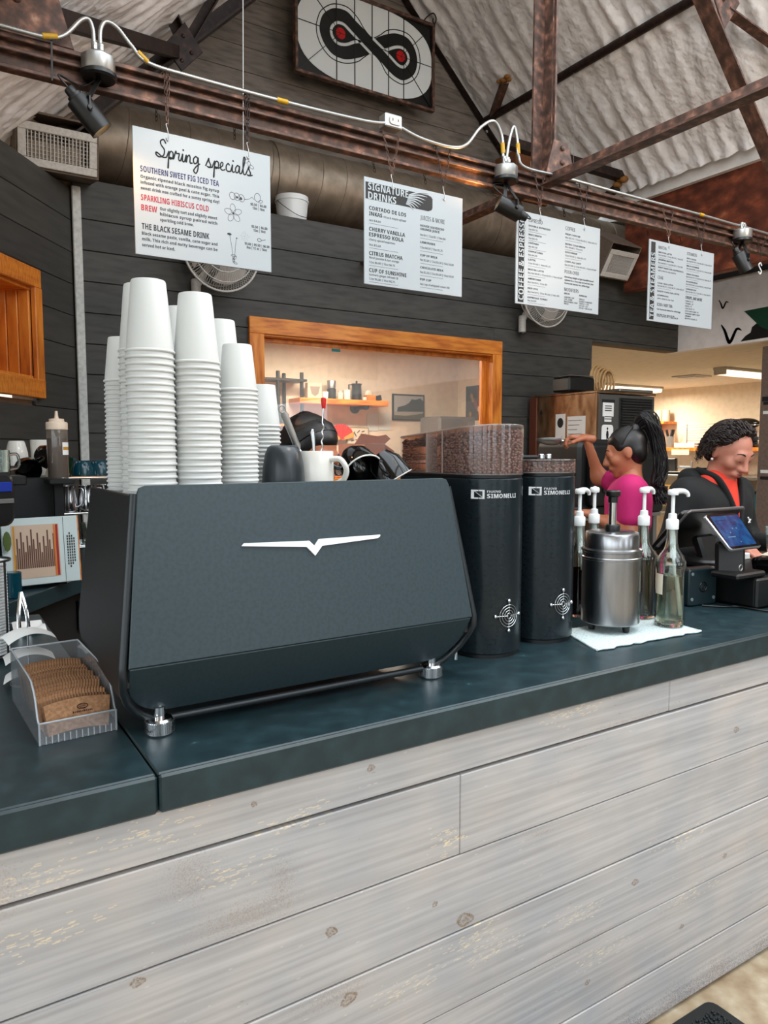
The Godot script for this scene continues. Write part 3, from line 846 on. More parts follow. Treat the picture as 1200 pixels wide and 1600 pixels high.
func office() -> void:
	glow("lamp_glow", Color(1.0, 0.93, 0.80), 2.2)
	structure("wall_office_rear", MB.new().span(V(0.2, 0, -5.65), V(4.4, 2.78, -5.55)), M.cream_wall, "cream plaster rear wall of the office behind the window", "wall")
	structure("wall_office_side", MB.new().span(V(4.30, 0, -5.55), V(4.39, 2.78, -4.12)), M.cream_wall, "cream side wall between office and kitchen", "wall")
	structure("wall_office_end", MB.new().span(V(0.4, 0, -5.55), V(0.5, 2.78, -4.12)), M.cream_wall, "plain end wall of the office", "wall")
	structure("ceiling_office", MB.new().span(V(0.2, 2.42, -5.65), V(4.39, 2.5, -4.12)), M.cream_ceiling, "cream ceiling of the office", "ceiling")
	strip_lamp(V(2.6, 2.42, -4.75), 1.2, "strip lamp on the office ceiling above the window", 5.6, Color(1.0, 0.945, 0.87))
	# plank shelf with brewing gear
	var sh := thing("wall_shelf", "thick wooden wall shelf with a pipe bracket seen through the window", "shelf", V(0, 0, 0))
	obj("board", MB.new().span(V(2.56, 1.885, -5.55), V(3.39, 1.93, -5.33), 0.004), M.pine_x, sh)
	obj("pipe_bracket", MB.new().tube([V(3.18, 1.872, -5.55), V(3.18, 1.872, -5.36)], 0.018, 8).cyl(V(3.18, 1.872, -5.55), V(3.18, 1.872, -5.535), 0.045, 12).cyl(V(3.18, 1.872, -5.37), V(3.18, 1.872, -5.34), 0.024, 10), M.black_plastic, sh)
	var bag := thing("kraft_bag", "pale boxed paper filter pack on the office shelf", "package", V(2.74, 1.93, -5.45))
	obj("carton", MB.new().box(V(0, 0.065, 0), V(0.13, 0.13, 0.05), 0.003), mat("pale_carton", Color(0.78, 0.72, 0.64), 0.7), bag)
	obj("print", MB.new().prism(PackedVector2Array([Vector2(-0.045, 0.1), Vector2(-0.03, 0.04), Vector2(0, 0.02), Vector2(0.03, 0.04), Vector2(0.045, 0.1)]), 0.002, Transform3D(Basis.IDENTITY, V(0, 0, 0.026))), mat("print_grey", Color(0.55, 0.5, 0.45), 0.7), bag)
	var g1 := thing("hand_grinder", "steel and black hand grinder on the office shelf", "grinder", V(2.90, 1.93, -5.44))
	obj("lower_body", MB.new().lathe(pr([0.001, 0, 0.036, 0, 0.038, 0.01, 0.038, 0.085, 0.03, 0.09]), 16), M.black_plastic, g1)
	obj("upper_body", MB.new().lathe(pr([0.03, 0.09, 0.034, 0.092, 0.038, 0.15, 0.036, 0.155, 0.001, 0.155]), 16), M.steel_flat, g1)
	jar("paper_cup_small", "small white paper cup on the office shelf", "cup", V(2.83, 1.93, -5.42), pr([0.001, 0, 0.022, 0, 0.027, 0.06, 0.024, 0.06, 0.001, 0.055]), M.paper)
	jar("spice_jar", "small cream jar beside the hand grinder", "jar", V(2.97, 1.93, -5.42), pr([0.001, 0, 0.024, 0, 0.024, 0.05, 0.016, 0.06, 0.018, 0.075, 0.001, 0.076]), M.cream_ceramic)
	jar("tall_cup", "tall white cup between jar and moka pot", "cup", V(3.04, 1.93, -5.43), pr([0.001, 0, 0.03, 0, 0.034, 0.085, 0.031, 0.085, 0.001, 0.08]), M.white_ceramic)
	var mk := thing("moka_pot", "dark metal pot with spout and domed lid on the office shelf", "pot", V(3.14, 1.93, -5.44))
	obj("pot_body", MB.new().lathe(pr([0.001, 0, 0.045, 0, 0.042, 0.06, 0.04, 0.125, 0.048, 0.14, 0.001, 0.145]), 8), mat("dark_metal", Color(0.13, 0.12, 0.13), 0.35, 0.6), mk)
	obj("lid_knob", MB.new().ball(V(0, 0.155, 0), V(0.01, 0.012, 0.01), 8, 5), M.black_plastic, mk)
	obj("handle", MB.new().tube([V(-0.04, 0.13, 0), V(-0.075, 0.13, 0), V(-0.075, 0.05, 0)], 0.007, 6), M.black_plastic, mk)
	jar("small_jar", "tiny white pot at the end of the office shelf", "jar", V(3.205, 1.93, -5.42), pr([0.001, 0, 0.018, 0, 0.018, 0.03, 0.001, 0.032]), M.white_ceramic)
	var bk := thing("filter_holder", "wooden holder with paper filters on the office shelf", "holder", V(3.27, 1.93, -5.44))
	obj("base", MB.new().box(V(0, 0.025, 0), V(0.09, 0.05, 0.06), 0.004), M.pine_x, bk)
	obj("filters", MB.new().ball(V(-0.01, 0.06, 0), V(0.04, 0.035, 0.02), 12, 6), M.cream_ceramic, bk)
	tag(obj("tilted_tray", MB.new().box(V(0, 0.022, 0), V(0.07, 0.045, 0.05), 0.003, Transform3D(Basis(V(0, 0, 1), 0.25), V(3.345, 1.934, -5.44))), M.black_plastic), "small black tray leaning at the end of the office shelf", "tray")
	# black pipe rack
	var rk := thing("pipe_rack", "black pipe rack with shelves at the window edge", "rack", V(0, 0, 0))
	for p in [[2.27, -5.46], [2.385, -5.36], [2.50, -5.50], [2.60, -5.38]]: obj("post", MB.new().cyl(V(p[0], 1.25, p[1]), V(p[0], 2.13, p[1]), 0.016, 8, 0.003), M.black_plastic, rk)
	for y in [1.70, 2.055]: obj("shelf_board", MB.new().span(V(2.24, y, -5.52), V(2.63, y + 0.02, -5.34), 0.003), M.black_plastic if y > 2.0 else M.pine_x, rk)
	jar("succulent_pot", "small dark pot with a plant on the pipe rack", "plant", V(2.45, 1.72, -5.42), pr([0.001, 0, 0.03, 0, 0.035, 0.05, 0.05, 0.075, 0.03, 0.10, 0.001, 0.11]), mat("plant_green", Color(0.16, 0.2, 0.13), 0.8))
	# framed photograph: a house with trees, and a poster on the side wall
	var pf := thing("framed_photograph", "black framed photograph of a house and trees on the office wall", "picture", V(3.735, 1.895, -5.545))
	obj("frame", MB.new().prism(rounded(0.345, 0.235, 0.002, 1), 0.018), M.black_plastic, pf)
	obj("print", MB.new().box(V(0, 0, 0.0105), V(0.315, 0.205, 0.003)), mat("photo_sky", Color(0.62, 0.63, 0.62), 0.6), pf)
	obj("print_lawn", MB.new().box(V(0, -0.072, 0.0125), V(0.315, 0.06, 0.001)), mat("photo_lawn", Color(0.30, 0.28, 0.16), 0.6), pf)
	obj("print_drive", MB.new().prism(PackedVector2Array([Vector2(-0.157, -0.04), Vector2(0.157, -0.03), Vector2(0.157, -0.05), Vector2(-0.03, -0.075), Vector2(-0.157, -0.07)]), 0.001, Transform3D(Basis.IDENTITY, V(0, 0, 0.0135))), mat("photo_drive", Color(0.6, 0.57, 0.52), 0.6), pf)
	obj("print_house", MB.new().prism(PackedVector2Array([Vector2(-0.13, -0.04), Vector2(-0.12, 0.0), Vector2(-0.05, 0.015), Vector2(0.0, 0.04), Vector2(0.03, 0.075), Vector2(0.07, 0.07), Vector2(0.12, 0.085), Vector2(0.157, 0.06), Vector2(0.157, -0.035)]), 0.001, Transform3D(Basis.IDENTITY, V(0, 0, 0.0145))), mat("photo_trees", Color(0.10, 0.11, 0.10), 0.6), pf)
	var ps := thing("wall_poster", "dark poster with flower colours on the office side wall", "poster", V(4.296, 1.94, -5.27), -PI / 2)
	obj("sheet", MB.new().box(Vector3.ZERO, V(0.30, 0.315, 0.006), 0.001), mat("poster_dark", Color(0.09, 0.08, 0.09), 0.6), ps)
	for k in 9: obj("print_patch", MB.new().ball(V(-0.08 + 0.16 * fmod(k * 0.37, 1.0), -0.10 + 0.2 * fmod(k * 0.61, 1.0), 0.004), V(0.02, 0.025, 0.001), 8, 4), [mat("poster_yellow", Color(0.6, 0.45, 0.12), 0.6), mat("poster_rose", Color(0.45, 0.16, 0.2), 0.6), M.cream_ceramic][k % 3], ps)
	# notes and fan on the wall
	for q in [[3.36, 1.755, 0.115, 0.15], [3.485, 1.765, 0.12, 0.15]]: tag(obj("paper_sheet", MB.new().box(V(q[0], q[1], -5.546), V(q[2], q[3], 0.002)), mat("bluish_paper", Color(0.80, 0.84, 0.82), 0.7)), "pale sheet pinned to the office wall by the photograph", "paper", "pair of pale sheets on the office wall")
	var ff := thing("paper_fan", "folded red and yellow paper fan leaning on the office wall", "fan", V(3.02, 1.60, -5.5))
	for k in 9:
		var a := 0.35 + 2.3 * k / 8.0
		obj("rib", MB.new().prism(PackedVector2Array([Vector2(0.01, -0.008), Vector2(0.13, -0.024), Vector2(0.135, 0.024), Vector2(0.01, 0.008)]), 0.004, Transform3D(Basis(V(0, 0, 1), a) * Basis(V(1, 0, 0), 0.2), V(0, 0, 0.002 * (k % 2)))), [mat("fan_red", Color(0.8, 0.16, 0.12), 0.6), mat("fan_yellow", Color(0.88, 0.66, 0.3), 0.6)][1 if k > 6 or k < 1 else 0], ff)
	var bf := thing("botanical_frame", "small framed line print of leaves beside the paper fan", "picture", V(3.2, 1.635, -5.53))
	obj("frame", MB.new().box(Vector3.ZERO, V(0.22, 0.15, 0.012), 0.003), mat("frame_tan", Color(0.62, 0.5, 0.36), 0.6), bf)
	obj("print", MB.new().box(V(0, 0, 0.007), V(0.20, 0.13, 0.002)), M.cream_ceramic, bf)
	for k in 12: obj("print_leaf", MB.new().ball(V(-0.085 + 0.015 * k, 0.04 * sin(k * 2.3), 0.0082), V(0.006, 0.02, 0.0008), 6, 4, Basis(V(0, 0, 1), k * 0.9)), mat("print_green", Color(0.3, 0.3, 0.2), 0.7), bf)
	# worktop with a carton
	var wt := thing("office_bench", "wooden office bench below the window with dark fronts", "bench", V(0, 0, 0))
	obj("worktop", MB.new().span(V(2.3, 1.40, -5.3), V(4.2, 1.44, -4.75), 0.004), M.pine_x, wt)
	obj("body", MB.new().span(V(2.32, 0.0, -5.3), V(4.2, 1.40, -4.8), 0.004), M.black_matte, wt)
	var cx := thing("open_carton", "open brown cardboard carton with torn flaps on the office bench", "box", V(2.93, 1.44, -5.0), 0.15)
	var cb: Material = M.cardboard
	for s in [-1, 1]:
		obj("side", MB.new().box(V(0, 0.06, s * 0.1), V(0.3, 0.12, 0.006)), cb, cx)
		obj("side", MB.new().box(V(s * 0.15, 0.06, 0), V(0.006, 0.12, 0.2)), cb, cx)
	obj("flap", MB.new().prism(PackedVector2Array([Vector2(-0.15, 0), Vector2(0.15, 0), Vector2(0.19, 0.05), Vector2(0.13, 0.085), Vector2(0.05, 0.07), Vector2(-0.12, 0.09)]), 0.005, Transform3D(Basis(V(1, 0, 0), 0.5), V(0, 0.12, 0.1))), cb, cx)
	obj("flap", MB.new().box(V(0.06, 0, 0), V(0.12, 0.005, 0.2), 0, Transform3D(Basis(V(0, 0, 1), -0.5), V(0.15, 0.12, 0))), cb, cx)
	obj("packing_tape", MB.new().box(V(-0.1, 0.06, 0.1045), V(0.09, 0.115, 0.001)), mat("tape_tan", Color(0.7, 0.52, 0.36), 0.5), cx)
	jar("steel_canister", "shiny steel canister on the office bench beside the carton", "canister", V(3.36, 1.44, -5.0), pr([0.001, 0, 0.045, 0, 0.045, 0.05, 0.045, 0.10, 0.04, 0.105, 0.04, 0.12, 0.001, 0.125]), M.steel_flat)
	tag(obj("appliance", MB.new().span(V(3.72, 1.44, -5.35), V(4.12, 1.80, -5.05), 0.02), mat("appliance_grey", Color(0.38, 0.36, 0.34), 0.5)), "grey boxy appliance on the office bench under the photograph", "appliance")

# ---------------------------------------------------------------- kitchen
func kitchen() -> void:
	structure("ceiling_kitchen", MB.new().span(V(4.39, 2.335, -7.15), V(8.75, 2.42, -4.12)).span(V(5.50, 2.335, -4.12), V(8.75, 2.42, -2.3)), M.cream_ceiling, "cream kitchen ceiling with strip lamps", "ceiling")
	structure("wall_kitchen", MB.new().span(V(8.64, 0, -7.15), V(8.75, 2.34, -2.3)), M.cream_wall, "cream kitchen wall carrying wooden shelves", "wall")
	structure("wall_kitchen_front", MB.new().span(V(5.50, 0, -2.42), V(8.64, 2.34, -2.3)), M.cream_wall, "plain front wall of the kitchen", "wall")
	strip_lamp(V(7.65, 2.335, -6.35), 1.15, "strip lamp on the kitchen ceiling above the refrigerator", 5.8, Color(1.0, 0.95, 0.875))
	strip_lamp(V(7.35, 2.335, -4.5), 1.15, "strip lamp on the kitchen ceiling beside the mural wall", 5.8, Color(1.0, 0.95, 0.875))
	tag(obj("ceiling_vent", MB.new().box(V(7.3, 2.328, -5.2), V(0.30, 0.014, 0.30), 0.004).box(V(7.3, 2.32, -5.2), V(0.2, 0.014, 0.2), 0.004), M.vent_white), "square white vent on the kitchen ceiling between the lamps", "vent")
	# tall panel at the near side of the opening
	var tp := thing("tall_cabinet", "tall warm grey steel cabinet with small labels at the kitchen opening", "cabinet", V(5.48, 0, -3.3))
	var tpm := mat("cabinet_grey", Color(0.50, 0.43, 0.39), 0.45, 0.2, M.fine_tex, V(2, 2, 2))
	obj("body", MB.new().span(V(0, 0, 0), V(0.75, 2.30, 0.8), 0.006), tpm, tp)
	obj("label_strip", MB.new().span(V(-0.004, 1.885, 0.02), V(-0.0005, 1.92, 0.3)), M.ink, tp)
	for y in [1.87, 1.80, 1.35, 1.30]: obj("label", MB.new().span(V(-0.003, y - 0.012, 0.03), V(0, y + 0.012, 0.16)), M.ink if y > 1.85 or y < 1.33 else M.paper, tp)
	# shelves on the far wall
	var x := 8.64
	var s1 := thing("kitchen_shelf", "long orange wooden shelf with a bracket on the kitchen wall", "shelf", Vector3.ZERO)
	obj("board", MB.new().span(V(x - 0.32, 1.50, -6.6), V(x, 1.545, -4.4), 0.004), M.pine_y, s1)
	obj("bracket", MB.new().prism(PackedVector2Array([Vector2(0, 0), Vector2(-0.28, 0), Vector2(-0.28, -0.05), Vector2(-0.04, -0.42), Vector2(0, -0.42)]), 0.04, Transform3D(Basis.IDENTITY, V(x, 1.50, -5.33)), 0.004), M.pine_y, s1)
	var s2 := thing("jar_shelf", "short wooden shelf with glass jars on the kitchen wall", "shelf", Vector3.ZERO)
	obj("board", MB.new().span(V(x - 0.28, 1.86, -7.0), V(x, 1.895, -6.35), 0.004), M.pine_y, s2)
	obj("bracket", MB.new().prism(PackedVector2Array([Vector2(0, 0), Vector2(-0.26, 0), Vector2(0, -0.2)]), 0.03, Transform3D(Basis.IDENTITY, V(x, 1.86, -6.6))), M.pine_y, s2)
	for k in 3: jar("glass_jar", "glass jar with white contents on the short kitchen shelf", "jar", V(x - 0.13, 1.895, -6.66 + 0.115 * k), pr([0.001, 0, 0.05, 0, 0.052, 0.14, 0.045, 0.155, 0.001, 0.156]), mat("jar_white", Color(0.72, 0.68, 0.6), 0.2), "glass jars in a row on the kitchen shelf")
	var kb := thing("utensil_crock", "steel crock of black utensils on the long kitchen shelf", "crock", V(x - 0.16, 1.545, -6.33))
	obj("crock", MB.new().lathe(pr([0.001, 0, 0.05, 0, 0.05, 0.15, 0.045, 0.15, 0.001, 0.14]), 14), M.steel_flat, kb)
	for k in 5: obj("utensil", MB.new().bar(V(0.02 * sin(k * 2.0), 0.1, 0.02 * cos(k * 2.0)), V(0.05 * sin(k * 2.0), 0.24, 0.05 * cos(k * 2.0)), 0.02, 0.03, 0.004), M.black_plastic, kb)
	tag(obj("white_carton", MB.new().box(V(x - 0.15, 1.575, -6.08), V(0.12, 0.06, 0.30), 0.004), M.paper), "flat white carton on the long kitchen shelf", "box")
	tag(obj("hanging_label", MB.new().box(V(x - 0.325, 1.485, -6.05), V(0.003, 0.07, 0.26)), M.cream_ceramic), "cream paper label hanging from the shelf edge", "label")
	var rk := thing("wire_rack", "thin wire rack standing on the long kitchen shelf", "rack", Vector3.ZERO)
	for k in 9: obj("wire", MB.new().cyl(V(x - 0.2, 1.57 + 0.034 * k, -6.05), V(x - 0.2, 1.57 + 0.034 * k, -5.62), 0.005, 6), M.steel_flat, rk)
	for z in [-6.05, -5.62]: obj("upright", MB.new().cyl(V(x - 0.2, 1.545, z), V(x - 0.2, 1.85, z), 0.007, 6), M.steel_flat, rk)
	# stand mixer, seen from its side: head along z
	var mx := thing("stand_mixer", "black tilt head stand mixer on the long kitchen shelf", "mixer", V(x - 0.17, 1.545, -5.27))
	var bk: Material = mat("mixer_black", Color(0.045, 0.05, 0.055), 0.15)
	obj("base", MB.new().prism(rounded(0.18, 0.34, 0.07), 0.035, Transform3D(Basis(V(1, 0, 0), PI / 2), V(0, 0.018, 0)), 0.01), bk, mx)
	obj("column", MB.new().tube(spline([V(0, 0.02, 0.11), V(0, 0.12, 0.10), V(0, 0.22, 0.08)], 4), [0.06, 0.057, 0.053, 0.05, 0.047, 0.045, 0.044, 0.047, 0.05], 12), bk, mx)
	obj("motor_head", MB.new().ball(V(0, 0.285, -0.005), V(0.075, 0.07, 0.19), 18, 10), bk, mx)
	obj("chrome_band", MB.new().lathe(pr([0.0705, -0.006, 0.0765, -0.006, 0.0765, 0.006, 0.0705, 0.006]), 24, Transform3D(Basis.from_scale(V(1.0, 1.0, 2.5)), V(0, 0.27, -0.005))), M.chrome, mx)
	obj("planetary", MB.new().cyl(V(0, 0.22, -0.11), V(0, 0.15, -0.11), 0.03, 12), bk, mx)
	# steel table, scale and boxes lower down
	var tb := thing("steel_table", "stainless prep table along the kitchen wall", "table", Vector3.ZERO)
	obj("top", MB.new().span(V(7.75, 1.18, -6.7), V(8.64, 1.215, -3.4), 0.004), M.steel_flat, tb)
	for p in [[7.8, -6.6], [7.8, -5.2], [7.8, -3.6]]: obj("leg", MB.new().cyl(V(p[0], 0, p[1]), V(p[0], 1.18, p[1]), 0.02, 8), M.steel_flat, tb)
	obj("lower_shelf", MB.new().span(V(7.78, 0.72, -6.65), V(8.6, 0.75, -3.45), 0.004), M.steel_flat, tb)
	var sc := thing("kitchen_scale", "dark tilted kitchen scale with a steel platform", "scale", V(8.2, 1.215, -6.1), 0.3)
	obj("body", MB.new().box(V(0, 0.1, 0), V(0.08, 0.2, 0.16), 0.01, Transform3D(Basis(V(0, 0, 1), 0.12), Vector3.ZERO)), M.black_plastic, sc)
	obj("arm", MB.new().bar(V(0, 0.08, 0.08), V(0, 0.08, 0.26), 0.02, 0.03, 0.003).bar(V(0, 0.0, 0.26), V(0, 0.16, 0.26), 0.02, 0.02, 0.003), M.steel_flat, sc)
	jar("white_dish", "wide white dish on the prep table", "dish", V(8.0, 1.215, -5.95), pr([0.001, 0, 0.1, 0, 0.2, 0.03, 0.19, 0.03, 0.001, 0.01]), M.white_ceramic)
	tag(obj("yellow_board", MB.new().span(V(7.76, 1.02, -6.4), V(7.9, 1.09, -5.5), 0.005), mat("board_yellow", Color(0.78, 0.62, 0.35), 0.6)), "yellow cutting boards under the prep table top", "cutting board")
	tag(obj("teal_crate", MB.new().span(V(7.85, 0.83, -5.0), V(8.35, 1.03, -4.3), 0.012), mat("crate_teal", Color(0.0, 0.33, 0.42), 0.5)), "teal plastic crate on the prep table's lower shelf", "crate")
	tag(obj("wood_crate", MB.new().span(V(7.80, 0.75, -5.0), V(8.35, 0.825, -4.3), 0.006), mat("crate_wood", Color(0.68, 0.5, 0.3), 0.7)), "shallow wooden crate under the teal crate", "crate")
	tag(obj("black_bin", MB.new().prism(PackedVector2Array([Vector2(-0.13, 0), Vector2(0.13, 0), Vector2(0.17, 0.28), Vector2(-0.17, 0.28)]), 0.3, Transform3D(Basis.IDENTITY, V(8.3, 1.215, -4.55)), 0.01), M.black_plastic), "black bin on the prep table beside the mixer shelf", "bin")
	# refrigerator
	var fr := thing("refrigerator", "stainless upright refrigerator with stickers and notes on its sides", "refrigerator", V(3.736, 0, -3.352))
	var fst := mat("fridge_side", Color(0.66, 0.60, 0.54), 0.22, 0.75, ramp_tex(Vector2i(256, 512), 0.02, 88, [[0.0, Color(0.62, 0.46, 0.34)], [0.5, Color(0.88, 0.75, 0.62)], [1.0, Color(1, 0.95, 0.88)]], 4), V(1.2, 0.5, 2.5))
	obj("side_panel", MB.new().span(V(-0.004, 0.0, -0.598), V(0.02, 1.885, 0), 0.002), fst, fr)
	obj("cabinet", MB.new().span(V(0.02, 0.0, -0.598), V(0.575, 1.88, -0.002), 0.003), mat("fridge_grey", Color(0.36, 0.36, 0.35), 0.4, 0.5), fr)
	obj("cap", MB.new().span(V(-0.008, 1.885, -0.60), V(0.58, 1.90, 0.004), 0.002), fst, fr)
	obj("corner_post", MB.new().span(V(-0.008, 0.0, -0.62), V(0.03, 1.885, -0.545), 0.003), mat("fridge_copper", Color(0.48, 0.27, 0.2), 0.4, 0.4), fr)
	obj("grille_frame", MB.new().span(V(0.215, 1.42, -0.002), V(0.545, 1.86, 0.006), 0.002), M.black_plastic, fr)
	for k in 24: obj("louvre", MB.new().box(V(0.38, 1.435 + 0.0178 * k, 0.009), V(0.30, 0.006, 0.012), 0.0, ), mat("louvre_grey", Color(0.16, 0.17, 0.17), 0.4) if k == 0 else M.louvre_grey, fr)
	obj("certificate", MB.new().span(V(0.056, 1.735, -0.001), V(0.16, 1.835, 0.001)).span(V(0.075, 1.70, -0.001), V(0.14, 1.745, 0.0014)), M.paper, fr)
	obj("certificate_band", MB.new().span(V(0.05, 1.825, 0), V(0.17, 1.845, 0.0016)), M.ink, fr)
	var sk := MB.new()
	for y in [1.80, 1.785, 1.77, 1.73, 1.715]: sk.span(V(0.075, y, 0.0012), V(0.14, y + 0.006, 0.0018))
	obj("certificate_print", sk, M.ink, fr)
	obj("wanderer_sticker", MB.new().prism(rounded(0.11, 0.16, 0.02, 3), 0.002, Transform3D(Basis.IDENTITY, V(0.105, 1.60, 0))), M.paper, fr)
	obj("sticker_figure", MB.new().ball(V(0.105, 1.655, 0.001), V(0.008, 0.009, 0.001), 8, 4).ball(V(0.105, 1.615, 0.001), V(0.013, 0.03, 0.001), 8, 4).bar(V(0.10, 1.6, 0.001), V(0.085, 1.545, 0.001), 0.008, 0.001).bar(V(0.11, 1.6, 0.001), V(0.12, 1.545, 0.001), 0.008, 0.001), M.ink, fr)
	# papers on the left side, in a plane x = const
	var ox := -0.0065
	obj("photo_print", MB.new().span(V(ox, 1.59, -0.36), V(ox + 0.002, 1.76, -0.27)), M.paper, fr)
	obj("photo_print_dark", MB.new().ball(V(ox, 1.70, -0.315), V(0.001, 0.035, 0.03), 10, 5), M.ink, fr)
	obj("note", MB.new().span(V(ox, 1.51, -0.25), V(ox + 0.002, 1.74, -0.09)), M.paper, fr)
	obj("note", MB.new().span(V(ox, 1.36, -0.24), V(ox + 0.002, 1.50, -0.10)), M.paper, fr)
	obj("note", MB.new().span(V(ox, 1.22, -0.22), V(ox + 0.002, 1.35, -0.11)), M.cream_ceramic, fr)
	obj("white_rail", MB.new().span(V(ox - 0.02, 1.335, -0.47), V(ox + 0.004, 1.37, -0.30), 0.003), M.white_plastic, fr)
	var nt := MB.new()
	for k in 5: nt.span(V(ox - 0.0012, 1.71 - 0.03 * k, -0.24), V(ox, 1.714 - 0.03 * k, -0.12 - 0.02 * (k % 3)))
	for k in 4: nt.span(V(ox - 0.0012, 1.47 - 0.03 * k, -0.23), V(ox, 1.474 - 0.03 * k, -0.12 - 0.02 * (k % 2)))
	obj("note_print", nt, mat("print_mid", Color(0.4, 0.38, 0.36), 0.7), fr)
	obj("bug_magnet", MB.new().ball(V(ox, 1.775, -0.50), V(0.004, 0.012, 0.016), 8, 5).ball(V(ox, 1.79, -0.50), V(0.004, 0.008, 0.008), 8, 5), M.ink, fr)
	tag(obj("speaker_box", MB.new().box(V(0, 0.055, 0), V(0.25, 0.10, 0.16), 0.012, Transform3D(Basis.IDENTITY, V(3.80, 1.90, -3.62))), M.black_plastic), "black portable speaker lying on the refrigerator top", "speaker")
	tag(obj("thin_tray", MB.new().box(V(3.82, 2.0145, -3.62), V(0.22, 0.008, 0.12), 0.003), M.steel_flat), "thin grey tray on the black speaker", "tray")
	tag(obj("flat_tray", MB.new().box(V(4.12, 1.912, -3.5), V(0.34, 0.02, 0.3), 0.004), M.steel_flat), "flat steel tray on the refrigerator beside the speaker", "tray")
	var cl := thing("hose_coil", "coil of pale tan hose hung at the kitchen opening", "hose", V(4.44, 2.06, -4.0))
	for k in 5:
		var p := []
		for j in 25: p.append(V(0.065 * cos(TAU * j / 24) + 0.012 * k, 0.10 * sin(TAU * j / 24) - 0.01 * k, 0.02 * k))
		obj("turn", MB.new().tube(p, 0.009, 6, false), mat("hose_tan", Color(0.72, 0.57, 0.38), 0.5), cl)
	# insulated food carrier on a blue legged stand
	var cr := thing("food_carrier", "black moulded insulated food carrier with ribbed door", "food carrier", V(3.44, 0, -2.98))
	var cm := mat("carrier_black", Color(0.055, 0.062, 0.064), 0.45)
	obj("shell", MB.new().prism(rounded(0.70, 0.42, 0.05, 4), 0.34, Transform3D(Basis.IDENTITY, V(0, 1.365, -0.08)), 0.02), cm, cr)
	obj("door", MB.new().prism(rounded(0.58, 0.34, 0.03, 4), 0.04, Transform3D(Basis.IDENTITY, V(0, 1.37, 0.105)), 0.01), cm, cr)
	for s in [-0.27, 0.27]: obj("rib", MB.new().box(V(s, 1.37, 0.13), V(0.05, 0.34, 0.03), 0.012), cm, cr)
	for s in [-0.1, 0.2]: obj("inset", MB.new().prism(rounded(0.2, 0.2, 0.02, 3), 0.016, Transform3D(Basis.IDENTITY, V(s, 1.37, 0.125)), 0.004), cm, cr)
	obj("lip", MB.new().prism(rounded(0.74, 0.06, 0.025, 3), 0.37, Transform3D(Basis.IDENTITY, V(0, 1.17, -0.08)), 0.01), cm, cr)
	var cs := thing("carrier_stand", "steel stand with blue side panel below the food carrier", "stand", V(3.44, 0, -3.06))
	obj("top", MB.new().box(V(0, 1.13, 0), V(0.68, 0.02, 0.38), 0.003), M.steel_flat, cs)
	obj("blue_panel", MB.new().box(V(0.12, 0.85, 0.18), V(0.20, 0.54, 0.02), 0.004), mat("stand_blue", Color(0.02, 0.30, 0.40), 0.5), cs)
	for sx in [-1, 1]:
		for sz in [-1, 1]: obj("leg", MB.new().box(V(sx * 0.31, 0.56, sz * 0.16), V(0.03, 1.12, 0.03), 0.003), M.steel_flat, cs)

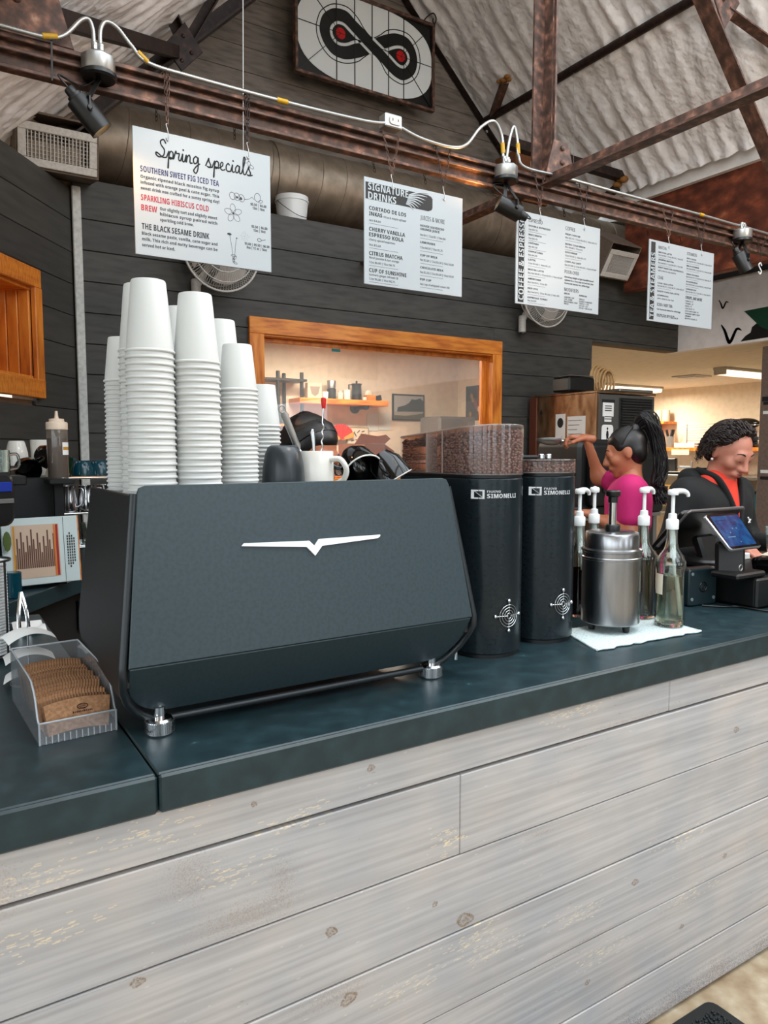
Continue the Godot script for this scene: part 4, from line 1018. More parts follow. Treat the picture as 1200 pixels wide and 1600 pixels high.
# ---------------------------------------------------------------- counter
func whitewash() -> ImageTexture:
	# weathered white boards of the bar front: grain, knots, worn flecks and a scuffed foot, 0 to 3.4 m by 0 to 0.95 m
	var W := 2048
	var H := 600
	var n1 := noise(0.009, 201, 4).get_image(W / 8, H * 2, false, false, true)
	n1.convert(Image.FORMAT_L8)
	var n2 := noise(0.05, 202, 3).get_image(W / 16, H * 2, false, false, true)
	n2.convert(Image.FORMAT_L8)
	n1.resize(W, H); n2.resize(W, H)
	var n3 := noise(0.006, 203, 4).get_image(W, H, false, false, true)
	n3.convert(Image.FORMAT_L8)
	var a1 := n1.get_data()
	var a2 := n2.get_data()
	var a3 := n3.get_data()
	var d := PackedByteArray()
	d.resize(W * H * 3)
	for i in W * H:
		var s := (a2[i] - 128) * 0.11 + (a1[i] - 128) * 0.05 + (a3[i] - 128) * 0.05
		var b := 170.0 + s
		d[i * 3] = clampi(int(b + 2 + (a3[i] - 128) * 0.03), 0, 255)
		d[i * 3 + 1] = clampi(int(b - 3), 0, 255)
		d[i * 3 + 2] = clampi(int(b - 6 - (a3[i] - 128) * 0.03), 0, 255)
	var im := Image.create_from_data(W, H, false, Image.FORMAT_RGB8, d)
	var sx := W / 3.4
	var sy := H / 0.95
	var r := RandomNumberGenerator.new()
	r.seed = 99
	var put := func(x: float, y: float, c: Color, a: float) -> void:
		var px := int(x * sx)
		var py := int((0.95 - y) * sy)
		if px >= 0 and py >= 0 and px < W and py < H: im.set_pixel(px, py, im.get_pixel(px, py).lerp(c, a))
	# knots: rings of brown
	for k in [[0.706, 0.906, 7], [0.467, 0.897, 5], [0.94, 0.516, 17], [0.618, 0.606, 11], [0.261, 0.65, 9], [0.655, 0.457, 14], [0.86, 0.578, 6], [1.898, 0.735, 9], [1.487, 0.422, 9], [1.868, 0.376, 7], [1.322, 0.219, 7], [1.685, 0.231, 7], [2.4, 0.6, 9], [2.8, 0.3, 10]]:
		var rad: float = k[2] / 1000.0
		for q in int(rad * rad * 4.0e6):
			var an := r.randf() * TAU
			var rr := sqrt(r.randf())
			var ring := 0.35 + 0.25 * sin(rr * 9.0 + 1.3 * sin(an * 3.0))
			put.call(k[0] + cos(an) * rr * rad * (1.25 + 0.25 * sin(an * 2.0 + rad * 900.0)), k[1] + sin(an) * rr * rad * (0.9 + 0.15 * cos(an * 3.0)), Color(0.44, 0.34, 0.24), ring * (0.5 if rr > 0.6 else 0.3))
	# brown stains along the grain
	for k in [[0.45, 0.70, 0.10, 0.03], [0.06, 0.865, 0.05, 0.04], [0.517, 0.74, 0.03, 0.05], [0.353, 0.80, 0.05, 0.05], [1.258, 0.822, 0.06, 0.006], [1.156, 0.646, 0.06, 0.006], [0.615, 0.475, 0.08, 0.02], [1.45, 0.85, 0.2, 0.01], [1.66, 0.155, 0.25, 0.008], [1.3, 0.33, 0.15, 0.008]]:
		for q in int(k[2] * k[3] * 6.0e5):
			put.call(k[0] + r.randfn(0, 0.5) * k[2], k[1] + r.randfn(0, 0.5) * k[3], Color(0.50, 0.38, 0.28), 0.12)
	# flecks where the wash is worn off to yellow wood
	for k in [[0.283, 0.899, 0.09], [0.121, 0.87, 0.07], [0.531, 0.845, 0.08], [0.421, 0.785, 0.08], [0.892, 0.704, 0.04], [0.118, 0.775, 0.07], [0.946, 0.466, 0.09], [1.018, 0.417, 0.09], [0.797, 0.425, 0.1], [1.277, 0.407, 0.1], [1.24, 0.909, 0.08], [1.37, 0.275, 0.09], [1.658, 0.488, 0.1], [1.708, 0.31, 0.1], [2.5, 0.7, 0.2], [2.9, 0.5, 0.2]]:
		for q in 46:
			var x: float = k[0] + r.randfn(0, 0.55) * k[2]
			var y: float = k[1] + r.randfn(0, 0.4) * 0.03
			var l := r.randi_range(2, 9)
			for j in l: put.call(x + j / sx, y + j * 0.1 / sx, Color(0.93, 0.84, 0.66), 0.6)
	# scattered dents and pale scratches
	for q in 500:
		var x := r.randf() * 3.4
		var y := r.randf() * 0.93
		for j in r.randi_range(1, 5): put.call(x + j / sx, y, Color(0.45, 0.42, 0.4) if q % 3 == 0 else Color(0.9, 0.89, 0.87), 0.4)
	# dirt rubbed into the foot of the boards, ragged
	for q in 60000:
		var x := r.randf() * 3.4
		var y := absf(r.randfn(0.02, 0.022)) + 0.014 * sin(x * 9.0) * sin(x * 23.0)
		put.call(x, y, Color(0.33, 0.29, 0.28), 0.3)
	return tex_of(im)

func counter() -> void:
	# one black teal slab throughout, top and edges alike
	var bt := ramp_tex(Vector2i(512, 512), 0.02, 211, [[0.0, Color(0.115, 0.19, 0.21)], [0.55, Color(0.145, 0.235, 0.257)], [0.88, Color(0.175, 0.275, 0.30)], [0.96, Color(0.27, 0.38, 0.41)], [1.0, Color(0.5, 0.6, 0.62)]], 6)
	var st := mat("black_slab", Color(0.83, 0.83, 0.83), 0.36, 0.0, bt, V(1.6, 1.6, 1.6))
	for q in [[-1.5, 0.2985, -2.55, "black slab of the counter top carrying the cup sleeve box"], [0.3015, 3.4, -1.78, "long black slab of the counter top under the espresso machine"]]:
		var t := thing("countertop_slab", q[3], "countertop", Vector3.ZERO)
		obj("top", MB.new().span(V(q[0], CT - 0.064, q[2]), V(q[1], CT, -1.171), 0.003), st, t)
		obj("front_edge", MB.new().span(V(q[0], CT - 0.064, -1.1705), V(q[1], CT, -1.160), 0.004), st, t)
	var bf := shell("wall_bar", "bar front of weathered whitewashed horizontal boards", "bar front")
	obj("backing", MB.new().span(V(-1.5, 0, -1.24), V(3.4, 0.929, -1.198)), M.raw_board, bf)
	var wt := whitewash()
	var wm := StandardMaterial3D.new()
	wm.albedo_texture = wt
	wm.roughness = 0.68
	wm.albedo_color = Color(1, 1, 1)
	M["whitewash"] = wm
	var rows := [0.929, 0.839, 0.664, 0.494, 0.324, 0.148, 0.012]
	var cuts := [[-1.5, 1.6, 3.4], [-1.5, 0.924, 3.4], [-1.5, 2.3, 3.4], [-1.5, 0.35, 3.4], [-1.5, 2.6, 3.4], [-1.5, 1.2, 3.4]]
	for i in 6:
		for k in 2:
			var x0: float = cuts[i][k]
			var x1: float = cuts[i][k + 1]
			var y1: float = rows[i]
			var y0: float = rows[i + 1]
			var gap := 0.007 if i == 0 else 0.003
			var mb := MB.new().span(V(x0 + 0.0003, y0 + (gap if i < 5 else 0.0), -1.196), V(x1 - 0.0003, y1, -1.172 + 0.0012 * ((i * 3 + k) % 3)), 0.002)
			for j in mb.v.size(): mb.u[j] = Vector2(mb.v[j].x / 3.4, 1.0 - mb.v[j].y / 0.95)
			obj("board", mb, wm, bf)
	# the carcass that carries the slabs, behind the boards
	var cc := thing("bar_carcass", "plain dark carcass of the bar under the slabs", "cabinet", Vector3.ZERO)
	obj("body", MB.new().span(V(-1.5, 0, -1.70), V(3.4, 0.925, -1.265)), M.black_matte, cc)
	obj("return_body", MB.new().span(V(-1.5, 0, -2.35), V(0.22, 0.925, -1.70)), M.black_matte, cc)
	# rubber mat on the floor
	var mm := thing("floor_mat", "black ribbed rubber floor mat at the foot of the bar", "mat", V(1.342, 0, -0.708))
	obj("base", MB.new().prism(rounded(0.86, 0.86, 0.025, 3), 0.010, Transform3D(Basis(V(1, 0, 0), PI / 2), V(0, 0.005, 0)), 0.002), mat("mat_rim", Color(0.03, 0.05, 0.055), 0.6), mm)
	var pile := MultiMesh.new()
	pile.transform_format = MultiMesh.TRANSFORM_3D
	pile.mesh = MB.new().box(Vector3.ZERO, V(0.006, 0.008, 0.006), 0.0015).mesh()
	var np := 88
	pile.instance_count = np * np
	for i in np:
		for j in np:
			pile.set_instance_transform(i * np + j, Transform3D(Basis(Vector3.UP, rng.randf() * 3.0) * Basis(V(1, 0, 0), rng.randf_range(-0.4, 0.4)), V(-0.40 + 0.80 * (i + rng.randf()) / np, 0.012, -0.40 + 0.80 * (j + rng.randf()) / np)))
	var pl := MultiMeshInstance3D.new()
	pl.multimesh = pile
	pl.material_override = mat("mat_pile", Color(0.06, 0.085, 0.095), 0.6)
	pl.name = "pile"
	pl.set_meta("kind", "stuff")
	mm.add_child(pl)

# ---------------------------------------------------------------- espresso machine
func espresso_machine() -> void:
	var t := thing("espresso_machine", "matte charcoal espresso machine with a white winged emblem on its back", "espresso machine", Vector3.ZERO)
	var pm := mat("machine_matte", Color(0.168, 0.228, 0.25), 0.42, 0.1, M.fine_tex, V(6, 6, 6))
	var dk := mat("machine_black", Color(0.06, 0.064, 0.066), 0.5)
	var rimm := mat("machine_rim", Color(0.13, 0.15, 0.16), 0.35, 0.2)
	# back panel: leaning sheet from the fold up to the top edge, thick, rounded corners at the top
	var f0 := V(0.286, 1.138, -1.285)
	var f1 := V(1.040, 1.138, -1.285)
	var e0 := V(0.322, 1.451, -1.337)
	var e1 := V(1.000, 1.451, -1.337)
	var upd := (e0 - f0)
	upd = V(0, upd.y, upd.z).normalized()
	var nrm := V(1, 0, 0).cross(upd).normalized()
	if nrm.z < 0: nrm = -nrm
	var px := Transform3D(Basis(V(1, 0, 0), upd, V(1, 0, 0).cross(upd)), V(0.663, 1.138, -1.285))
	var hh := (e0 - f0).length() * 0.995
	var shape := PackedVector2Array([Vector2(-0.377, 0), Vector2(0.377, 0), Vector2(0.345, hh - 0.014), Vector2(0.34, hh - 0.004), Vector2(0.328, hh), Vector2(-0.328, hh), Vector2(-0.339, hh - 0.004), Vector2(-0.343, hh - 0.014)])
	obj("back_panel", MB.new().prism(shape, 0.008, px, 0.0015), pm, t)
	# lower panel: folds in under the back panel, with wide round corners
	var lo := V(0.663, 1.036, -1.345)
	var dn := V(0, lo.y - 1.138, lo.z + 1.285)
	var ln := dn.length()
	var px2 := Transform3D(Basis(V(1, 0, 0), -dn.normalized(), V(1, 0, 0).cross(-dn.normalized())), V(0.663, 1.138, -1.287))
	var ls := PackedVector2Array([Vector2(-0.375, 0), Vector2(0.375, 0)])
	for k in 9:
		var a := k * PI / 16
		ls.append(Vector2(0.292 + 0.082 * cos(a), -(ln - 0.082) - 0.082 * sin(a)))
	for k in 9:
		var a := PI / 2 + k * PI / 16
		ls.append(Vector2(-0.292 + 0.082 * cos(a), -(ln - 0.082) - 0.082 * sin(a)))
	obj("lower_panel", MB.new().prism(ls, 0.008, px2, 0.0015), pm, t)
	# rim: an edge strip that runs round both panels just outside them
	var rp := []
	rp.append(V(0.316, 1.437, -1.338))
	rp.append(V(0.278, 1.14, -1.292))
	for k in 7:
		var a := k * PI / 12
		rp.append(V(0.278 + 0.095 * (1 - cos(a)), 1.118 - 0.103 * sin(a), -1.292 - 0.062 * sin(a)))
	rp.append(V(0.5, 1.015, -1.354))
	rp.append(V(0.85, 1.015, -1.354))
	for k in 7:
		var a := PI / 2 - k * PI / 12
		rp.append(V(1.051 - 0.095 * (1 - cos(a)), 1.118 - 0.103 * sin(a), -1.292 - 0.062 * sin(a)))
	rp.append(V(1.051, 1.14, -1.292))
	rp.append(V(1.010, 1.432, -1.338))
	obj("rim", MB.new().tube(rp, 0.0075, 8), rimm, t)
	# shell: side plates and body behind the panel
	var sp := PackedVector2Array([Vector2(1.30, 1.10), Vector2(1.325, 1.076), Vector2(1.70, 1.10), Vector2(1.735, 1.115), Vector2(1.755, 1.15), Vector2(1.745, 1.432), Vector2(1.345, 1.432), Vector2(1.30, 1.14)])
	for s in [-1.0, 1.0]:
		# side plate leans inwards towards the top
		var mb := MB.new().prism(sp, 0.012, Transform3D(Basis(V(0, 0, -1), V(0, 1, 0), V(1, 0, 0)), V(0.663 + s * 0.372, 0, 0)), 0.002)
		for k in mb.v.size():
			var q := mb.v[k]
			mb.v[k] = V(q.x - s * (q.y - 1.14) * 0.115, q.y, q.z)
		obj("side_panel", mb, dk, t)
	var body := MB.new().span(V(0.305, 1.07, -1.73), V(1.02, 1.42, -1.36))
	for k in body.v.size():
		var q := body.v[k]
		body.v[k] = V(q.x - signf(q.x - 0.663) * (q.y - 1.1) * 0.115, q.y, q.z)
	obj("body", body, dk, t)
	obj("cup_tray", MB.new().span(V(0.33, 1.42, -1.73), V(0.995, 1.428, -1.36), 0.002), M.steel_flat, t)
	# emblem: two wings meeting in a v, white
	var on := func(x: float, y: float) -> Vector2:
		return Vector2(x - 0.663, (y - 1.138) / (upd.y))
	var em := PackedVector2Array([on.call(0.505, 1.333), on.call(0.510, 1.338), on.call(0.646, 1.334), on.call(0.657, 1.323), on.call(0.668, 1.336), on.call(0.812, 1.336), on.call(0.812, 1.333), on.call(0.806, 1.329), on.call(0.674, 1.322), on.call(0.657, 1.304), on.call(0.640, 1.322)])
	obj("emblem", MB.new().prism(em, 0.004, Transform3D(px.basis, px.origin + px.basis.z * (0.0065 if px.basis.z.z > 0 else -0.0065))), mat("emblem_white", Color(0.92, 0.93, 0.94), 0.35), t)
	# feet: knurled knobs on stems
	for p in [[0.352, -1.342], [0.976, -1.352], [0.37, -1.66], [0.96, -1.66]]:
		var ft := MB.new().lathe(pr([0.0001, 0, 0.023, 0, 0.0255, 0.003, 0.0255, 0.026, 0.022, 0.030, 0.0105, 0.030, 0.0105, 0.05, 0.006, 0.052, 0.006, 0.075]), 24, Transform3D(Basis.IDENTITY, V(p[0], CT, p[1])))
		var fo := obj("foot", ft, M.chrome, t)
		var kn := MB.new()
		for k in 40:
			var a := TAU * k / 40
			kn.box(Vector3.ZERO, V(0.002, 0.02, 0.002), 0.0, Transform3D(Basis(Vector3.UP, -a), V(p[0] + 0.0256 * cos(a), CT + 0.0145, p[1] + 0.0256 * sin(a))))
		obj("knurl", kn, M.chrome, fo)
	obj("bolt", MB.new().cyl(V(1.035, 1.028, -1.335), V(1.035, 1.046, -1.335), 0.004, 10), M.chrome, t)
	obj("bolt", MB.new().cyl(V(0.345, 1.0, -1.336), V(0.345, 1.03, -1.336), 0.004, 10), M.chrome, t)

# ---------------------------------------------------------------- cups
func cup_mesh(rb: float, rt: float, h: float) -> ArrayMesh:
	# inverted paper cup: mouth down at y = 0, base up, recessed bottom, rolled lip
	var t := 0.0006
	var p := pr([rb - t - 0.0004, h - 0.012, rt - 0.0012, 0.004, rt - 0.0012, 0.0008, rt + 0.0008, 0.0, rt + 0.0022, 0.0012, rt + 0.0026, 0.0028, rt + 0.0018, 0.0046, rt, 0.0056, rb + 0.0012, h - 0.003, rb, h, rb - 0.0022, h - 0.0008, rb - 0.003, h - 0.005, 0.0001, h - 0.005])
	return MB.new().lathe(p, 40, Transform3D.IDENTITY, 0, TAU, 0.9).mesh()

func cups() -> void:
	var pc := mat("cup_paper", Color(0.80, 0.805, 0.795), 0.55)
	var big := cup_mesh(0.0305, 0.0432, 0.133)
	var mid := cup_mesh(0.0285, 0.0385, 0.094)
	# x, z, mesh, height of the top cup's base, nest pitch, label of the stack
	var base := 1.4285
	var st := [
		[0.372, -1.42, big, 1.828, 0.0123, "inverted white paper cup in the tallest stack on the espresso machine", "tallest cup stack"],
		[0.461, -1.42, big, 1.813, 0.0123, "white paper cup in the second tallest stack, beside the tallest", "second tallest cup stack"],
		[0.556, -1.45, mid, 1.728, 0.0092, "smaller white paper cup in the stack next to the charcoal tumbler", "small cup stack by the tumbler"],
		[0.385, -1.53, big, 1.842, 0.0123, "white paper cup in the stack right behind the tallest stack", "cup stack behind the tallest"],
		[0.375, -1.645, mid, 1.752, 0.0092, "smaller paper cup in the rear corner stack by the side panel", "rear corner cup stack"],
		[0.575, -1.60, big, 1.800, 0.0123, "large paper cup in the stack half hidden behind smaller cups", "half hidden cup stack"],
		[0.655, -1.56, mid, 1.660, 0.0092, "smaller paper cup in the short stack beside the window casing", "short cup stack"],
		[0.478, -1.58, big, 1.815, 0.0123, "large paper cup in the stack squeezed behind the two tallest stacks", "squeezed cup stack"]]
	for s in st:
		var h := 0.133 if s[2] == big else 0.094
		var n := int(round((s[3] - h - base) / s[4]))
		for k in n + 1:
			var o := MeshInstance3D.new()
			o.mesh = s[2]
			o.material_override = pc
			o.name = numbered("paper_cup")
			add_child(o)
			o.position = V(s[0] + rng.randf_range(-0.0006, 0.0006), s[3] - h - k * s[4], s[1] + rng.randf_range(-0.0006, 0.0006))
			tag(o, s[5], "cup", s[6])

func on_machine() -> void:
	var y := 1.4285
	# charcoal tumbler upside down
	tag(obj("tumbler", MB.new().lathe(pr([0.040, 0.0, 0.0445, 0.0, 0.0455, 0.02, 0.044, 0.05, 0.039, 0.078, 0.033, 0.092, 0.026, 0.0965, 0.0001, 0.097]), 36, Transform3D(Basis.IDENTITY, V(0.660, y, -1.46)), 0, TAU, 0.9), mat("charcoal_ceramic", Color(0.135, 0.16, 0.175), 0.3)), "matte charcoal tumbler standing upside down beside the cup stacks", "tumbler")
	# white mug with tools
	var mg := thing("white_mug", "white ceramic mug holding whisk and spoons on the espresso machine", "mug", V(0.742, y, -1.47))
	obj("cup_body", MB.new().lathe(pr([0.0001, 0.0, 0.036, 0.0, 0.040, 0.004, 0.0405, 0.02, 0.0405, 0.082, 0.0395, 0.084, 0.037, 0.082, 0.037, 0.008, 0.0001, 0.006]), 36, Transform3D.IDENTITY, 0, TAU, 0.9), M.white_ceramic, mg)
	obj("handle", MB.new().tube(spline([V(0.02, 0.066, 0.033), V(0.032, 0.066, 0.056), V(0.044, 0.045, 0.062), V(0.046, 0.022, 0.046), V(0.036, 0.010, 0.022)], 6), 0.0065, 8), M.white_ceramic, mg)
	var wk := thing("whisk", "steel balloon whisk with ring handle standing in the white mug", "whisk", V(0.735, y + 0.01, -1.47))
	var ax := V(-0.068, 0.155, 0.0)
	obj("handle", MB.new().tube([ax * 0.50, ax * 0.56, ax * 0.60, ax * 0.98, ax * 1.02], [0.005, 0.0085, 0.0075, 0.0085, 0.005], 12), M.steel_flat, wk)
	var rg := []
	for k in 13: rg.append(ax * 1.06 + V(0.008 * cos(TAU * k / 12), 0.008 * sin(TAU * k / 12), 0))
	obj("ring", MB.new().tube(rg, 0.002, 6, false), M.steel_flat, wk)
	for k in 8:
		var a := PI * k / 8
		obj("wire", MB.new().tube(spline([ax * 0.5 + V(0.004 * cos(a), 0, 0.004 * sin(a)), ax * 0.25 + V(0.014 * cos(a), 0, 0.014 * sin(a)), V(0.004 * cos(a), 0.012, 0.004 * sin(a))], 5), 0.0009, 5), M.chrome, wk)
	var sp := thing("bar_spoon", "twisted bar spoon with a red tip standing in the white mug", "spoon", V(0.752, y + 0.01, -1.465))
	var tw := []
	for k in 40: tw.append(V(0.002 * cos(k * 0.9) + 0.008 * k / 40.0, 0.02 + 0.12 * k / 40.0, 0.002 * sin(k * 0.9)))
	tw.append(V(0.0085, 0.175, 0))
	obj("twisted_stem", MB.new().tube(tw, 0.0019, 6), M.chrome, sp)
	obj("red_tip", MB.new().lathe(pr([0.0001, 0.168, 0.004, 0.168, 0.0062, 0.186, 0.0055, 0.191, 0.0001, 0.193]), 12, Transform3D(Basis.IDENTITY, V(0.009, 0, 0))), mat("tip_red", Color(0.75, 0.05, 0.03), 0.3), sp)
	var ts := thing("steel_spoon", "steel spoon handle standing in the white mug", "spoon", V(0.733, y + 0.01, -1.455))
	obj("handle", MB.new().tube([V(0, 0.02, 0), V(-0.002, 0.09, 0), V(-0.004, 0.115, 0), V(-0.004, 0.122, 0)], [0.003, 0.004, 0.006, 0.003], 8, true, 0.5), M.chrome, ts)
	# black mugs lying on their sides
	for q in [[0.868, -1.50, 0.0, "black glazed mug lying on its side beside the white mug"], [0.93, -1.47, 0.9, "black glazed saucer cup leaning towards the coffee grinder"]]:
		var m := thing("black_cup", q[3], "cup", V(q[0], y + 0.042, q[1]), q[2])
		var tl := Transform3D(Basis(V(1, 0, 0), 2.2 if q[2] == 0.0 else 2.6), V(0, 0.012 if q[2] == 0.0 else 0.0, 0))
		obj("cup_body", MB.new().lathe(pr([0.0001, -0.04, 0.024, -0.04, 0.026, -0.036, 0.042, -0.015, 0.05, 0.03, 0.048, 0.032, 0.039, -0.012, 0.0001, -0.034]), 28, tl, 0, TAU, 0.9), M.black_gloss, m)
		obj("pale_lip", MB.new().lathe(pr([0.0475, 0.031, 0.0495, 0.0295, 0.0505, 0.0305, 0.0495, 0.0325, 0.0475, 0.0325]), 28, tl), M.white_ceramic, m)
		obj("handle", MB.new().tube(spline([tl * V(-0.043, 0.015, 0), tl * V(-0.066, 0.010, 0), tl * V(-0.064, -0.014, 0), tl * V(-0.036, -0.02, 0)], 5), 0.0055, 8), M.black_gloss, m)

# ---------------------------------------------------------------- grinders
func grinder_plan(hw: float, b: float, depth: float, inset := 0.0) -> PackedVector2Array:
	# plan seen from above: x across, y towards the customer; rounded at the customer side
	var p := PackedVector2Array()
	for k in 25:
		var a := PI * k / 24
		var cx := cos(a)
		var sx := sin(a)
		p.append(Vector2((hw - inset) * signf(cx) * pow(absf(cx), 0.95), -b + (b - inset) * pow(sx, 0.95)))
	p.append(Vector2(-hw + inset, -depth + 0.03))
	p.append(Vector2(-hw + inset + 0.03, -depth + inset))
	p.append(Vector2(hw - inset - 0.03, -depth + inset))
	p.append(Vector2(hw - inset, -depth + 0.03))
	return p

func upright(y: float) -> Transform3D:
	# lays a plan polygon flat: plan x to x, plan y to z, thickness along y
	return Transform3D(Basis(V(1, 0, 0), V(0, 0, 1), V(0, -1, 0)), V(0, y, 0))

func grinders() -> void:
	var gm := mat("grinder_black", Color(0.13, 0.17, 0.19), 0.24, 0.4, M.fine_tex, V(5, 5, 5))
	var seat := mat("grinder_dark", Color(0.05, 0.055, 0.058), 0.4)
	var hop := clear("hopper_clear", Color(0.9, 0.86, 0.84), 0.05, 0.02)
	var bean := MB.new().ball(Vector3.ZERO, V(0.0056, 0.0038, 0.0042), 8, 5)
	bean.box(V(0, 0.0037, 0), V(0.009, 0.0006, 0.0005))
	var bm := mat("coffee_bean", Color(0.37, 0.19, 0.125), 0.4)
	var bmesh := bean.mesh()
	for g in 2:
		var at := V(1.23, CT, -1.375) if g == 0 else V(1.45, CT, -1.405)
		var t := thing("coffee_grinder", "matte black coffee grinder with a tall hopper full of beans" if g == 0 else "matte black coffee grinder with a low hopper beside the steel dispenser", "coffee grinder", at)
		var hw := 0.09
		var b := 0.085
		var dp := 0.385
		obj("body", MB.new().prism(grinder_plan(hw, b, dp), 0.442, upright(0.010 + 0.221), 0.003), gm, t)
		obj("plinth", MB.new().prism(grinder_plan(hw, b, dp, 0.006), 0.012, upright(0.006)), seat, t)
		for q in [[-0.065, -0.06], [0.065, -0.06], [-0.065, -0.33], [0.065, -0.33]]: obj("foot", MB.new().cyl(V(q[0], 0, q[1]), V(q[0], 0.008, q[1]), 0.012, 10), seat, t)
		obj("collar", MB.new().prism(grinder_plan(hw, b, dp, 0.003), 0.010, upright(0.456), 0.002), seat, t)
		# front surface of the body at an offset x
		var surf := func(x: float) -> float:
			var c := pow(clampf(absf(x) / hw, 0.0, 0.999), 1.0 / 0.95)
			return -b + b * pow(sqrt(maxf(1.0 - c * c, 0.0)), 0.95)
		# badge: square mark and two lines of lettering
		var lg := MB.new()
		var bo := -0.016
		letters(lg, "nuova", 0.0068, Transform3D(Basis.IDENTITY, V(-0.042 + bo, 0.4175, 0)), false, 1.25)
		letters(lg, "SIMONELLI", 0.0105, Transform3D(Basis.IDENTITY, V(-0.042 + bo, 0.404, 0)), true, 1.0, 0, 0.0006, 0.078)
		for q in [[-0.067, 0.402, -0.0635, 0.4245], [-0.0505, 0.402, -0.047, 0.4245], [-0.0635, 0.421, -0.0505, 0.4245], [-0.0635, 0.402, -0.0505, 0.4055]]: lg.span(V(q[0] + bo, q[1], -0.0003), V(q[2] + bo, q[3], 0.0003))
		lg.bar(V(-0.0635 + bo, 0.421, 0), V(-0.0505 + bo, 0.4055, 0), 0.0006, 0.005, 0, V(0, 0, 1))
		for k in lg.v.size(): lg.v[k] += V(0, 0, surf.call(lg.v[k].x) + 0.0008)
		obj("badge", lg, mat("badge_silver", Color(0.82, 0.83, 0.84), 0.35, 0.3), t)
		# fan guard: rings, spokes and four screws
		var gy := 0.108
		var fg := Node3D.new()
		fg.name = "fan_guard"
		t.add_child(fg)
		for r in [0.028, 0.021, 0.014, 0.007]:
			var p := []
			for k in 33: p.append(V(r * cos(TAU * k / 32), gy + r * sin(TAU * k / 32), surf.call(r * cos(TAU * k / 32)) + 0.004))
			obj("ring", MB.new().tube(p, 0.0009, 6, false), M.chrome, fg)
		for k in 4:
			var a := PI / 2 * k
			var e := V(0.038 * cos(a), gy + 0.038 * sin(a), 0)
			e.z = surf.call(e.x) + 0.003
			obj("spoke", MB.new().cyl(V(0.004 * cos(a), gy + 0.004 * sin(a), 0.004), e, 0.0013, 6), M.chrome, fg)
			obj("screw", MB.new().ball(e, V(0.005, 0.005, 0.004), 10, 6), M.chrome, fg)
		# hopper: clear walls, ribs, lid
		var hh := 0.122 if g == 0 else 0.030
		var y0 := 0.461
		var wall := MB.new()
		var pl := grinder_plan(hw - 0.001, b, dp)
		for i in pl.size():
			var a := pl[i]
			var c := pl[(i + 1) % pl.size()]
			var na := V(a.x, 0, a.y + 0.1).normalized()
			var nc := V(c.x, 0, c.y + 0.1).normalized()
			var top := func(q: Vector2) -> float: return y0 + hh - (0.028 * clampf(-q.y / dp, 0, 1) if g == 0 else 0.0)
			var s := wall.v.size()
			wall.vert(V(a.x, y0, a.y), na); wall.vert(V(c.x, y0, c.y), nc); wall.vert(V(c.x * 1.012, top.call(c), c.y), nc); wall.vert(V(a.x * 1.012, top.call(a), a.y), na)
			wall.tri(s, s + 1, s + 2); wall.tri(s, s + 2, s + 3)
		obj("hopper", wall, hop, t)
		if g == 0:
			for q in [-0.16, -0.23]: obj("rib", MB.new().span(V(-hw - 0.001, y0, q - 0.0015), V(-hw + 0.002, y0 + hh - 0.012, q + 0.0015)), mat("hopper_edge", Color(0.6, 0.52, 0.48), 0.2), t)
			var lid := MB.new().prism(grinder_plan(hw + 0.001, b + 0.001, dp, 0.0), 0.006, upright(y0 + hh), 0.002)
			for k in lid.v.size(): lid.v[k].y -= 0.028 * clampf(-lid.v[k].z / dp, 0, 1)
			obj("hopper_lid", lid, clear("lid_clear", Color(0.55, 0.48, 0.45), 0.5, 0.1), t)
		else:
			obj("hopper_lid", MB.new().prism(grinder_plan(hw + 0.001, b + 0.001, dp), 0.006, upright(y0 + hh + 0.003), 0.002), clear("lid_smoke", Color(0.35, 0.31, 0.29), 0.55, 0.08), t)
			obj("lid_handle", MB.new().box(V(-0.02, y0 + hh + 0.011, -0.2), V(0.10, 0.010, 0.14), 0.004), M.black_matte, t)
			for q in [-0.01, 0.018]: obj("clamp", MB.new().cyl(V(q, y0 + hh + 0.006, -0.08), V(q, y0 + hh + 0.02, -0.08), 0.009, 10, 0.002), M.chrome, t)
		obj("hopper_rim", MB.new().prism(grinder_plan(hw + 0.0015, b + 0.0015, dp), 0.004, upright(y0), 0.001), mat("rim_smoke", Color(0.3, 0.27, 0.26), 0.2), t)
		# beans poured inside
		var mmi := MultiMeshInstance3D.new()
		var mm := MultiMesh.new()
		mm.transform_format = MultiMesh.TRANSFORM_3D
		mm.mesh = bmesh
		var xf := []
		var lvl := hh - (0.012 if g == 0 else 0.006)
		var y := 0.006
		while y < lvl:
			# beans against the walls, all round, layer by layer
			for i in pl.size():
				var a := pl[i]
				var c := pl[(i + 1) % pl.size()]
				var n := maxi(1, int(a.distance_to(c) / 0.0085))
				for k in n:
					var q := a.lerp(c, (k + rng.randf()) / n)
					var lim := lvl - (0.028 * clampf(-q.y / dp, 0, 1) if g == 0 else 0.0) + rng.randf_range(-0.006, 0.004)
					if y > lim: continue
					for w in 2:
						var f := 1.0 - (0.0055 + 0.006 * w + rng.randf() * 0.002) / 0.085
						xf.append(Transform3D(Basis.from_euler(V(rng.randf() * TAU, rng.randf() * TAU, rng.randf() * TAU)), V(q.x * f, y0 + y + rng.randf_range(-0.002, 0.002), lerpf(-dp / 2, q.y, 1.0 - (0.0055 + 0.006 * w) / (dp / 2)) )))
			y += 0.0062
